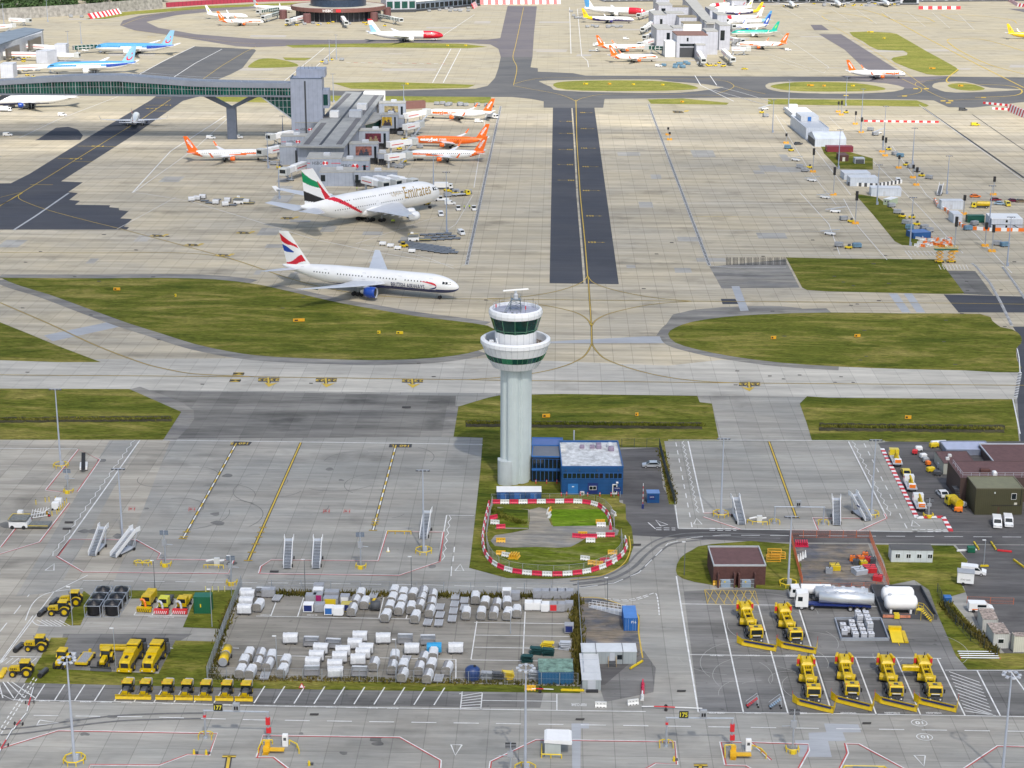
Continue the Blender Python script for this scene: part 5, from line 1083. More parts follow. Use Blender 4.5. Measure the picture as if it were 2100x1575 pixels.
def pblock(fl,fr,ty,by,sign=None,poster=None,win=None,legs=0,stripe=True,par_=pr):
    a,rz,w,d,h=frame(fl,fr,ty,by); z0=3.2 if legs else 0
    m=MB(); m.box(0,0,z0,w,d,h-.25); o=m.build('gate_room',PC,par_,a,rz)
    m=MB(); m.box(-.1,-.1,h-.25,w+.1,d+.1,h+.15); m.build('roof',PR2,o)
    m=MB(); m.rb(w*.55,d*.5,h+.1,3,2,1.3,0,.2); m.build('roof_plant',LGR,o)
    if legs:
        m=MB()
        for k in range(4): m.rod((w*(k+.5)/4,.8,0),(w*(k+.5)/4,.8,z0),.25,6)
        m.box(.5,1.5,0,w-.5,d-.5,z0-.05); m.build('undercroft',PDK,o)
    if sign:
        u,zz,th=sign; m=MB(); add_text(m,'HSBC',lambda p,q:(w*u+p,-.06,h*zz+q),th,th*3.0,.0); s=m.build('sign_lettering',DGR,o)
        m=MB(); c=w*u+th*2.6; hh=th*.62; m.add([(c-hh*1.6,-.055,h*zz),(c-hh*.8,-.055,h*zz-hh),(c+hh*.8,-.055,h*zz-hh),(c+hh*1.6,-.055,h*zz),(c+hh*.8,-.055,h*zz+hh),(c-hh*.8,-.055,h*zz+hh)],[(0,1,2,3,4,5)]); e=m.build('sign_hexagon',RED,o)
        m=MB(); 
        for sg in (-1,1): m.add([(c-hh*.8,-.07,h*zz+sg*hh),(c,-.07,h*zz),(c+hh*.8,-.07,h*zz+sg*hh)],[(0,1,2) if sg<0 else (2,1,0)])
        m.build('sign_bow_tie',WHT,o)
        m=MB(); c1=w*u-th*2.2; 
        if c1>1: m.box(.3,-.05,h*zz-.2,c1,0,h*zz+.05)
        m.box(c+th*1.8,-.05,h*zz-.2,max(w-.4,c+th*1.8+.5),0,h*zz+.05); m.build('red_stripe',RED,o)
    if poster:
        u0,u1,v0,v1,cl=poster; m=MB(); m.box(w*u0,-.12,h*v0,w*u1,-.02,h*v1); p=m.build('poster',mat('poster_%s'%cl[0],cl[1],.4,var=.9,vs=.5),o)
        m=MB(); W_=(u1-u0)*w; H_=(v1-v0)*h
        for f,hh in ((.35,.55),(.66,.68)):
            cx=w*u0+W_*f; zb=h*v0
            m.rod((cx,-.16,zb+H_*hh*.85),(cx,-.13,zb+H_*hh*.85),H_*.14,10); m.add([(cx-H_*.3,-.14,zb),(cx+H_*.3,-.14,zb),(cx+H_*.22,-.14,zb+H_*hh*.62),(cx-H_*.22,-.14,zb+H_*hh*.62)],[(0,1,2,3)])
        m.build('poster_figures',mat('poster_fig_%s'%cl[0],cl[2],.5,var=.4,vs=1),p)
    if win: u0,u1,v0,v1=win; m=MB(); m.box(w*u0,-.08,h*v0,w*u1,.02,h*v1); m.build('window',GLS,o)
    return o
pblock((606,289),(653,289),251,246,(.38,.62,1.25)); pblock((577,320),(634,320),279,274,(.38,.72,1.2),legs=0); pblock((574,338),(609,338),301,297,win=(.92,1,.1,.8))
pblock((630,372),(701,372),325,313,(.30,.80,1.4)); pblock((668,371),(758,371),329,323,(.45,.72,1.7),win=(.86,.92,.3,.78))
pblock((656,382),(728,382),353,343,win=(.03,.16,.35,.8),legs=0); pblock((727,384),(815,384),352,350,win=(.02,.1,.3,.8),legs=1)
pblock((717,338),(776,338),295,290,None,(.22,.78,.45,.88,('a',(.30,.12,.10),(.04,.05,.08))),(.86,.94,.2,.88),1)
pblock((775,340),(793,340),315,312,legs=1)
pblock((736,307),(798,307),268,263,None,(.22,.74,.40,.86,('b',(.12,.02,.04),(.25,.20,.12))),(.82,.90,.2,.86),1)
pblock((783,276),(817,276),235,231,None,(.03,.62,.45,.88,('c',(.60,.40,.04),(.05,.04,.06))),(.76,.86,.2,.88),1); pblock((815,274),(829,274),243,240,legs=1)
pblock((778,254),(832,254),211.5,207,None,(.20,.72,.45,.86,('d',(.38,.32,.16),(.06,.06,.12))),(.82,.90,.15,.84),1)
# lift tower and glazed footbridge
LT=corr('lift_tower_cladding',(.36,.40,.50),3,2.2,.45,.1)
a,rz,w_,d_,h_=frame((599,289),(663,289),162,None,14); t=thing('lift_tower','tall blue grey lift tower at the end of the glazed footbridge','tower',a,rz)
m=MB(); m.box(0,0,0,w_,d_,h_); m.build('shaft',LT,t); m=MB(); m.box(w_*.44,-.12,4,w_*.49,.0,h_-1); m.build('dark_slot',PDK,t)
m=MB(); m.box(-.1,-.1,h_,w_+.1,.4,h_+.5); m.box(-.1,.4,h_,.4,d_,h_+.5); m.box(w_-.4,.4,h_,w_+.1,d_,h_+.5); m.build('parapet',mat('tower_parapet',(.12,.16,.22),.5),t)
m=MB(); m.box(w_*.16,d_*.45,h_,w_+1.2,d_+4,h_+4); m.build('plant_room',LT,t)
m=MB(); m.box(w_-.02,3,h_-15,w_+3,d_,h_-6); b_=m.build('side_bay',LT,t); m=MB(); m.box(w_+.3,2.9,h_-13.5,w_+2.6,3.02,h_-8); m.build('window',GLG,b_)
m=MB()
for k in range(5): m.rod((w_*(.3+.12*k),d_*.6,h_+4),(w_*(.3+.12*k),d_*.6,h_+5.5+k%2),.08,4)
m.build('antennas',DGR,t)
m=MB(); m.add([(-14.5,1,h_-8.8),(0,1,h_-19.5),(0,1,h_-8.8),(-14.5,9,h_-8.8),(0,9,h_-19.5),(0,9,h_-8.8)],[(0,1,2),(5,4,3),(0,3,4,1),(2,5,3,0)]); s=m.build('stair_glazing',GLG,t)
m=MB()
for k in range(1,8): m.rod((-2*k,.93,h_-8.8),(-2*k,.93,h_-19.5+2*k*10.7/14.5),.1,4)
for k in range(3): m.rod((-14.5+14.5*(k+.6)/3.2,.93,h_-8.8-10.7*(k+.6)/3.2),(0,.93,h_-8.8-10.7*(k+.6)/3.2),.08,4)
m.rod((-14.9,.9,h_-8.8),(0,.9,h_-19.9),.35,4)
m.build('glazing_bars',LGR,s)
br=thing('glazed_footbridge','long glazed passenger footbridge with a gently arched grey roof and green glass','bridge',(0,0,0))
X=[-80,-40,0,40,75,110,145,175,210,250,290,325,360,400,450,500,550,600]; T=[168,167,166,163.5,161,158.5,156,155,154.3,154.5,157,160,163,166,168,169,170,170.5]
GT=[177,176.5,175.5,173,171,169,168,167.3,167,167,170,172,174.5,177.5,179,180,180.5,181]; FL=[191,191.3,191.6,192,192.2,192.5,192.8,193,193.2,193.5,193.7,194,194.3,194.7,195,195.3,195.6,196]
def brz(x,y): return top(x,289,y)
def along(ya,yb,off0,off1,name,mt,ext=0):
    m=MB(); R_=[]
    for i,x in enumerate(X):
        g_=G(x,289); za,zb_=brz(x,ya[i]),brz(x,yb[i]); R_.append([(g_.x,g_.y+off0,zb_),(g_.x,g_.y+off1,zb_),(g_.x,g_.y+off1,za),(g_.x,g_.y+off0,za)])
    m.loft(R_); return m.build(name,mt,br)
along(T,GT,0,9,'roof',mat('bridge_roof',(.27,.30,.36),.5,var=.15,vs=.1)); gz=along(GT,FL,.5,8.5,'glazing',mat('bridge_glass',(.01,.09,.07),.08,var=.9,vs=.25))
F2=[f+3.4 for f in FL]; along(FL,F2,-.1,9.1,'deck',mat('bridge_deck',(.20,.22,.27),.5))
m=MB()
def ip(a,x):
    for i in range(len(X)-1):
        if X[i]<=x<=X[i+1]: q=(x-X[i])/(X[i+1]-X[i]); return a[i]*(1-q)+a[i+1]*q
x=-78
while x<600:
    g_=G(x,289); m.rod((g_.x,g_.y+.4,brz(x,ip(GT,x)+.3)),(g_.x,g_.y+.4,brz(x,ip(FL,x)-.3)),.13 if (int((x+78)/6)%4)==0 else .06,4); x+=6
m.build('mullions',LGR,gz)
m=MB()
for i in range(len(X)-1):
    a,b=G(X[i],289),G(X[i+1],289); za,zb_=brz(X[i],(GT[i]+FL[i])/2-2),brz(X[i+1],(GT[i+1]+FL[i+1])/2-2); m.rod((a.x,a.y+.38,za),(b.x,b.y+.38,zb_),.07,4)
m.build('transom',LGR,gz)
m=MB()
for k in range(46):
    x=-70+k*14.6; 
    if x>596: break
    g_=G(x,289); z=brz(x,ip(T,x)); m.rod((g_.x,g_.y+1,z),(g_.x,g_.y+1,z+1.1),.06,4)
    if k: m.rod((pv[0],pv[1],pv[2]+1.1),(g_.x,g_.y+1,z+1.1),.06,4); m.rod((pv[0],pv[1]+7,pv[2]+1.1),(g_.x,g_.y+8,z+1.1),.06,4)
    pv=(g_.x,g_.y+1,z)
m.build('roof_handrail',LGR,br)
for cx in (474,-36):
    g_=G(cx,287.5); zt=brz(466,198); zj=top(474,287,221); m=MB(); y=4.5
    m.rb(0,y,0,4.6,3.4,zj,0); 
    for s in (-1,1): m.add([(s*.1-1.6,y-1.6,zj-.5),(s*.1+1.6,y-1.6,zj-.5),(s*.1+1.6,y+1.6,zj-.5),(s*.1-1.6,y+1.6,zj-.5),(s*13-2.4,y-1.6,zt),(s*13+2.4,y-1.6,zt),(s*13+2.4,y+1.6,zt),(s*13-2.4,y+1.6,zt)],[(3,2,1,0),(4,5,6,7),(0,1,5,4),(1,2,6,5),(2,3,7,6),(3,0,4,7)])
    o=m.build('y_column',mat('column_paint',(.12,.145,.20),.5),br,(g_.x,g_.y,0))
# boarding bridges
def jet(p,q,label,z=5,glass=False,name='boarding_bridge',r=1.5):
    a=G(*p,z); b=G(*q,z); rz=math.atan2(b.y-a.y,b.x-a.x); L=(b-a).length; t=thing(name,label,'boarding bridge',(a.x,a.y,0),rz,'boarding bridges')
    m=MB(); m.box(0,-r,z-1.4,L*.55,r,z+1.4); m.box(L*.55,-r*.85,z-1.2,L-2,r*.85,z+1.15); u=m.build('tunnel',GLG if glass else WHT,t)
    m=MB(); 
    for s in (-1,1): m.box(L*.06,s*r*1.02-.03,z-.3,L*.5,s*r*1.02+.03,z+.05)
    if glass:
        for k in range(int(L/3)): m.box(k*3,-r-.06,z-1.4,k*3+.3,r+.06,z+1.45)
    m.build('frame_bars' if glass else 'red_stripe',WHT if glass else RED,u)
    m=MB(); m.rb(L-.6,0,z-1.5,3.6,3.8,3.2,0,.3); cb=m.build('cab',mat('cab_grey',(.50,.52,.52),.5),t); m=MB(); m.box(L+1.1,-1.4,z-.6,L+1.25,1.4,z+1); m.build('window',GLS,cb)
    m=MB(); m.rod((L*.72,-.9,.5),(L*.72,-.9,z-1.2),.22,6); m.rod((L*.72,.9,.5),(L*.72,.9,z-1.2),.22,6); m.rb(L*.72,0,.4,1.6,3.4,.5); m.build('leg',GALV,t)
    for s in (-1.4,1.4): m=MB(); m.wheel(L*.72,s,.5,.5,.5); m.build('wheel',BLK,t)
    m=MB(); m.rod((L*.1,0,0),(L*.1,0,z-1.3),.5,8); m.build('column',LGR,t)
    m=MB(); m.add([(L-3.5,-1.9,z-1.4),(L-3.5,-2.9,z-1.4),(L-9.5,-2.9,.1),(L-9.5,-1.9,.1),(L-3.5,-1.9,z-1.1),(L-3.5,-2.9,z-1.1),(L-9.5,-2.9,.4),(L-9.5,-1.9,.4)],[(0,1,2,3),(7,6,5,4),(0,3,7,4),(1,5,6,2)]); m.build('service_stairs',GALV,t)
    return t
for p,q,l in (((831,238),(876,229),'white boarding bridge to the farthest airliner east of the pier'),((830,261),(862,254),'short white retracted boarding bridge between two orange tailed airliners'),((796,297),(849,289),'white boarding bridge touching the all orange airliner'),((792,323),(837,317),'white boarding bridge to the nearest airliner east of the pier'),
    ((625,337),(582,352),'white boarding bridge west of the pier by the jumbo tail'),((598,273),(553,281),'white boarding bridge on the west side below the lift tower'),((574,304),(535,312),'white boarding bridge to the orange sweep airliner west of the pier'),
    ((746,368),(789,379),'first white boarding bridge reaching the double deck airliner from the left'),((770,366),(815,375),'middle white boarding bridge reaching the double deck airliner'),((798,365),(848,374),'rightmost white boarding bridge reaching the double deck airliner')): jet(p,q,l)
for p,q,l,gl in (((52,94),(134,98),'long white tube bridge, farthest at the west terminal',0),((150,98),(226,93),'green glazed boarding bridge to the farther blue tailed airliner',1),((8,110),(160,113),'long white tube bridge, second at the west terminal',0),((20,139),(134,134),'long white tube bridge, nearest at the west terminal',0),((20,40),(60,42),'white boarding bridge at the far left below the concrete wall',0),((-10,55),(28,52),'white boarding bridge cut by the left edge',0),
    ((1362,99),(1326,97),'green glazed boarding bridge at the north pier, west side',1),((1350,66),(1322,76),'white boarding bridge west of the north pier, fourth from its near end',0),((1338,83),(1312,91),'white boarding bridge to the rear orange tailed airliner, north pier',0),((1345,42),(1318,60),'boarding bridge beside the yellow tailed airliner, west of north pier',0),((1350,20),(1310,31),'farthest boarding bridge west of the north pier',0),
    ((1433,108),(1443,124),'white boarding bridge at the near end of the north pier, left one',0),((1483,104),(1503,122),'white boarding bridge at the near end of the north pier, right one',0),((1500,100),(1536,100),'white boarding bridge to the airliner at the east side near end',0),((1490,78),(1522,84),'white boarding bridge between teal and orange airliners',0),((1480,48),(1505,54),'boarding bridge to the blue tailed airliner, north pier',0),((1465,38),(1490,42),'boarding bridge to the red panelled airliner, north pier',0),
    ((622,35),(590,43),'white boarding bridge on the left of the round satellite',0),((572,27),(540,36),'green glazed boarding bridge to the far left stands of the satellite',1),((702,36),(710,47),'white boarding bridge at the front centre of the round satellite',0),((776,32),(822,41),'green glazed boarding bridge right of the round satellite',1),((570,18),(530,24),'green glazed bridge farthest left of the round satellite',1)): jet(p,q,l,4.5,gl)
# north pier
npier=thing('north_pier','far pale grey pier building with flat roofed gate rooms between two rows of airliners','terminal pier',(0,0,0))
NC=corr('north_pier_cladding',(.46,.48,.55),3,2.5,.5,.1)
def nb_(fl,fr,ty,by,roof=None,wallm=None,nm='gate_room',win=None,dark=0):
    a,rz,w,d,h=frame(fl,fr,ty,by); m=MB(); m.box(0,0,0,w,d,h-.3); o=m.build(nm,wallm or NC,npier,a,rz); m=MB(); m.box(-.15,-.15,h-.3,w+.15,d+.15,h+.2); m.build('roof',roof or PR2,o)
    if dark: m=MB(); m.box(w*.1,-.1,.2,w*.9,0,h*.45); m.build('opening',PDK,o); m=MB(); m.box(w*.1,-.12,h*.5,w*.9,0,h*.62); m.build('window_band',GLS,o)
    if win: m=MB(); m.box(w*win[0],-.1,h*win[1],w*win[2],.02,h*win[3]); m.build('window',GLS,o)
BRN=mat('brown_roof',(.20,.11,.09),.8); OLR=mat('olive_flat_roof',(.24,.21,.14),.8)
m=MB(); blk(m,[(1448,47),(1466,47),(1424,-6),(1400,-6)],12,0); o=m.build('spine',NC,npier); m=MB(); blk(m,[(1447,47.3),(1467,47.3),(1424.5,-6),(1399.5,-6)],12.6,12); m.build('roof',PR2,o)
for a in (((1387,118),(1450,118),72,64,BRN,None,'gate_hall',(.32,.72,.38,.88),1),((1447,112),(1471,112),64,58),((1346,96),(1380,96),60,50,None,None,'gate_room',(.6,.3,.8,.8)),((1364,117),(1389,117),86,82,WHT,WHT,'lift_shaft'),((1427,121),(1446,121),92,88),((1474,103),(1496,103),52,46,None,None,'gate_room',(.1,.4,.5,.8)),
          ((1401,76),(1438,76),48,44,OLR,WHT,'plant_room'),((1392,64),(1428,64),35,31,OLR,None),((1378,44),(1411,44),14,11,OLR),((1340,60),(1366,60),30,22,None,None,'gate_room',(.5,.3,.7,.7)),((1350,45),(1378,45),10,5,None,None,'gate_room',(.2,.4,.5,.8)),((1366,60),(1402,60),27,23),((1345,28),(1372,28),-2,-6),((1448,80),(1476,80),45,40),((1470,65),(1490,65),30,24),((1455,50),(1472,50),20,14),((1380,84),(1400,84),57,52),((1500,18),(1530,18),1,-4)): nb_(*a)
# round satellite
g_=G(683,47); cx,cy=g_.x,g_.y+40; st=thing('round_satellite','large round brown satellite building with a dark drum on its flat roof','terminal',(cx,cy,0))
hh=top(683,47,26)
m=MB(); m.lathe([(36,0),(36,hh)],48); m.build('glazed_wall',mat('satellite_glass',(.02,.025,.04),.3,var=.5,vs=.1),st)
m=MB(); m.lathe([(36,hh-.2),(41,hh),(41.3,hh+3.2),(40.5,hh+3.4),(40.3,hh+2.9)],48,cap=False); m.build('fascia',mat('brown_fascia',(.20,.095,.085),.5,var=.15),st)
m=MB(); m.lathe([(20,hh+3.0),(40.4,hh+2.95)],48,cap=False); m.build('roof',mat('satellite_roof',(.42,.40,.34),.8,var=.3,vs=.05),st)
m=MB(); m.lathe([(24,hh+2.9),(24,hh+9.5)],48,cap=False); dr=m.build('drum',mat('drum_glass',(.03,.05,.09),.3,var=.4),st); m=MB(); m.lathe([(.01,hh+9.4),(24.6,hh+9.4),(24.6,hh+10.4),(.01,hh+10.6)],48,cap=False); m.build('drum_roof',PR2,dr)
m=MB(); add_text(m,'HSBC',lambda u,v:(-4+u,-41.45,hh+1.6+v),2.3,8.5,.02); m.build('sign_lettering',WHT,st); m=MB(); m.box(3,-41.5,hh+.4,7,-41.2,hh+2.8); m.build('sign_hexagon',RED,st)
m=MB()
for i in range(24): t_=-PI+PI*i/23; m.rod((36.5*math.cos(t_),36.5*math.sin(t_),0),(36.5*math.cos(t_),36.5*math.sin(t_),hh),.35,5)
m.build('columns',mat('satellite_column',(.12,.12,.14),.6),st)
for x,y,l in ((581,39,1),(630,47,2),(767,44,3),(794,33,4)):
    a=G(x,y); m=MB(); m.lathe([(3.4,0),(3.4,7.5),(3.0,7.8)],14); m.build('stair_drum',mat('brown_drum',(.15,.07,.07),.6),st,(a.x-cx,a.y-cy,0))
# far terminal buildings
def far(name,label,fl,fr,ty,by,wallm,roofm,d=None,band=None,nwin=0):
    a,rz,w,d,h=frame(fl,fr,ty,by,d); t=thing(name,label,'terminal',a,rz); m=MB(); m.box(0,0,0,w,d,h); m.build('wall',wallm,t); m=MB(); m.box(-.3,-.3,h,w+.3,d+.3,h+.8); m.build('roof',roofm,t)
    for k in range(nwin): m=MB(); m.box(w*(k+.12)/nwin,-.2,h*.3,w*(k+.88)/nwin,.02,h*.78); m.build('window',GLG if band else GLS,t)
    m=MB(); m.box(0,-.25,.2,w,-.02,h*.22); m.build('plinth',PDK,t)
far('terminal_building','tall pale block with green glass beside the round satellite',(792,26),(853,25),-3,None,NC,PR2,30,1,4)
far('terminal_building','long far terminal with a white framed glass front, right of the pale block',(853,24),(985,12),4,None,mat('terminal_glass',(.18,.22,.28),.3,var=.4,vs=.1),WHT,30,None,14)
far('terminal_building','pale far terminal behind the red nosed airliner at the top edge',(1240,4),(1360,3),-8,None,NC,PR2,30,None,8)
far('terminal_building','long grey far terminal along the top right edge',(1500,6),(1846,6),-6,None,mat('dark_terminal',(.16,.18,.22),.5,var=.5,vs=.05),PR2,30,None,18)
far('terminal_building','blank lavender grey far block east of the long terminal',(1846,10),(1884,10),-4,None,LGR,PR2,20,None,1)
far('terminal_building','low far buildings at the extreme top right',(1890,4),(2140,2),-8,None,NC,PR2,30,None,10)
wt=thing('west_terminal','grey blue roofed western terminal with angled louvred windows at the left edge','terminal',(0,0,0))
m=MB(); blk(m,[(-90,90),(52,57),(88,60),(86,66),(-90,118)],11,0); m.build('wall',corr('west_cladding',(.50,.53,.58),2,1.2,.5,.15),wt)
m=MB(); blk(m,[(-95,88),(50,56),(90,60),(-95,122)],11.8,11.0); m.build('roof',mat('west_roof',(.17,.21,.26),.6,var=.2,vs=.1),wt)
def onwall(p,q,z0,z1,nm,mt,par_): 
    a,b=G(*p,5),G(*q,5); m=MB(); d=(b-a).normalized(); n=Vector((d.y,-d.x,0))*.3; m.prism([((a+n).x,(a+n).y),((b+n).x,(b+n).y),((b-n*4).x,(b-n*4).y),((a-n*4).x,(a-n*4).y)],z0,z1); m.build(nm,mt,par_)
onwall((15,112),(40,103),2,9,'window',mat('brown_glass',(.10,.09,.08),.3),wt); onwall((61,96),(84,87),2.5,9.5,'window',mat('brown_glass',(.10,.09,.08),.3),wt)
for i,(fl,fr,ty,by,l) in enumerate((((75,130),(98,131),104,100,'second'),((113,113),(136,113),91,88,'farthest'),((2,160),(28,160),131,127,'nearest'))):
    house('stair_block',f'pale square stair block carrying the white tube bridges, {l} from the camera' if 0 else f'pale square stair block under the tube bridges, the {l} one','stair block',fl,fr,ty,by,wall=corr('stairblock',(.55,.58,.66),3,1.5,.5,.12),roof=LGR,par=.2)
house('generator_set','small brick substation with white door at the pier edge' ,'building',(831,224),(873,222),209,206,wall=mat('red_brick_far',(.20,.10,.09),.8),roof=BRN,par=.3)
# long walls at the top
def wall_px(name,label,pts,h,mt,cat='wall',th=.6,stripes=None,lean=0,parts=True):
    P=[G(*p) for p in pts]; t=thing(name,label,cat,P[0]); o=P[0]; k=0
    ma,mb_=MB(),MB()
    for a,b in zip(P,P[1:]):
        L=(b-a).length; d=(b-a).normalized(); n=Vector((-d.y,d.x,0)); N=max(1,int(L/stripes)) if stripes else 1
        for i in range(N):
            u,v=a+d*L*i/N-o,a+d*L*(i+1)/N-o; m=mb_ if (stripes and k%2) else ma; k+=1
            m.add([(u.x,u.y,0),(v.x,v.y,0),(v.x+n.x*th,v.y+n.y*th,0),(u.x+n.x*th,u.y+n.y*th,0),(u.x+n.x*lean,u.y+n.y*lean,h),(v.x+n.x*lean,v.y+n.y*lean,h),(v.x+n.x*(th+lean),v.y+n.y*(th+lean),h),(u.x+n.x*(th+lean),u.y+n.y*(th+lean),h)],[(3,2,1,0),(4,5,6,7),(0,1,5,4),(1,2,6,5),(2,3,7,6),(3,0,4,7)])
    ma.build('panel',mt,t)
    if stripes: mb_.build('white_panel' if mt is RED or mt is ORG else 'panel',WHT,t)
    return t
wall_px("noise_wall",'long tall grey concrete noise wall at the top left below the trees',[(-80,50),(0,41),(172,31),(334,17)],9.5,corr('concrete_wall',(.36,.35,.33),0,6,.8,.12,var=.35),th=1)
wall_px('noise_screen','dark red noise screen above the grass at the top edge',[(342,15),(420,10),(525,4),(640,1),(750,-2)],4.2,corr('dark_red_screen',(.30,.025,.05),0,3,.6,.4),th=.8,lean=1)
wall_px('blast_fence','slanted red and white striped blast fence by the far grass bank',[(187,39),(218,34),(250,28)],4.5,RED,'fence',stripes=3.2,lean=3)
wall_px('blast_fence','red and white striped blast fence at the top centre by the purple taxiway',[(972,18),(985,9),(1150,8)],4.5,RED,'fence',stripes=3.5,lean=2)
wall_px('blast_fence','red and white block barrier at the far top right',[(1884,19),(1970,19)],2.8,RED,'fence',stripes=4.0,lean=.6)
wall_px('blast_fence','red and white slanted fence at the upper right edge',[(2068,3),(2085,13),(2110,16)],3,RED,'fence',stripes=2.5,lean=1)
wall_px('blast_fence','red and white fence at mid right edge of the frame',[(2016,213),(2066,218),(2066,226),(2035,224)],1.2,RED,'fence',stripes=1.6)
wall_px('blast_fence','tall red and white checked fence beside the right edge apron',[(2067,228),(2130,256)],4.0,RED,'fence',stripes=2.2,lean=1)
wall_px('road_barrier','chequered black and white barrier round the ribbed box cabins',[(1738,381),(1795,384),(1850,376)],1.6,DGR,'barrier',stripes=1.2)
wall_px('road_barrier','orange and white barrier curving round the site compound at right',[(1915,412),(1921,424),(1940,434),(1945,440),(1955,452),(1972,466),(1990,471),(2029,474),(2100,475)],1.3,ORG,'barrier',stripes=2.2)
wall_px('road_barrier','thin red and white barrier line across the upper right apron',[(1772,250),(1925,252)],1.0,RED,'barrier',stripes=2.0)
# woodland beyond the wall
def leaves(mb,cx,cy,cz,rx,rz_,n,sz,rr):
    for _ in range(n):
        a=rr.uniform(0,2*PI); u=rr.uniform(-.6,1); q=rr.uniform(.55,1); r=math.sqrt(max(0,1-u*u))*rx*q; x,y,z=cx+r*math.cos(a),cy+r*math.sin(a),cz+u*rz_*q
        A=Vector((rr.gauss(0,1),rr.gauss(0,1),rr.gauss(0,.6))).normalized()*sz*rr.uniform(.5,1.3); B=A.orthogonal().normalized()*sz*rr.uniform(.5,1.2)
        mb.add([(x-A.x,y-A.y,z-A.z),(x+B.x,y+B.y,z+B.z),(x+A.x,y+A.y,z+A.z),(x-B.x,y-B.y,z-B.z)],[(0,1,2,3)])
rr=random.Random(11); m=MB()
for k in range(150):
    px=rr.uniform(-60,345); base=46-px*.088; q=rr.random()
    g_=G(px,base-8-q*26); hh=rr.uniform(8,13); rx=rr.uniform(4,7)
    m.rod((g_.x,g_.y,0),(g_.x,g_.y,hh*.7),.3,5); leaves(m,g_.x,g_.y,hh*.62,rx,hh*.45,70,1.3,rr)
LF=mat('leaf_green',(.035,.075,.018),.9,var=.75,vs=.12); o=m.build('woodland',LF); tag(o,'belt of dark green trees beyond the concrete noise wall','woodland',None,'stuff')
# ---------------------------------------------------------------- vehicles and yard equipment
ORD=['first','second','third','fourth','fifth','sixth','seventh','eighth','ninth','tenth','eleventh','twelfth','thirteenth','fourteenth','fifteenth','sixteenth','seventeenth','eighteenth','nineteenth','twentieth']
def od(i):
    if i<20: return ORD[i]
    t={2:'twenty',3:'thirty',4:'forty',5:'fifty',6:'sixty',7:'seventy',8:'eighty'}[(i+1)//10]; r=(i+1)%10
    return (t[:-1]+'ieth') if r==0 else t+' '+ORD[r-1]
def T0(name,cat,group=None): return thing(name,'x',cat,(0,-50,0),0,group)
def wheels(t,pos,r,w,hub=None,name='wheel'):
    for x,y in pos:
        m=MB(); m.wheel(x,y,r,r,w,14); o=m.build(name,BLK,t)
        if hub: m=MB(); m.wheel(x,y,r,r*.55,w*1.08,10); m.build('rim',hub,o)
RIMG=mat('rim_grey',(.4,.4,.42),.4)
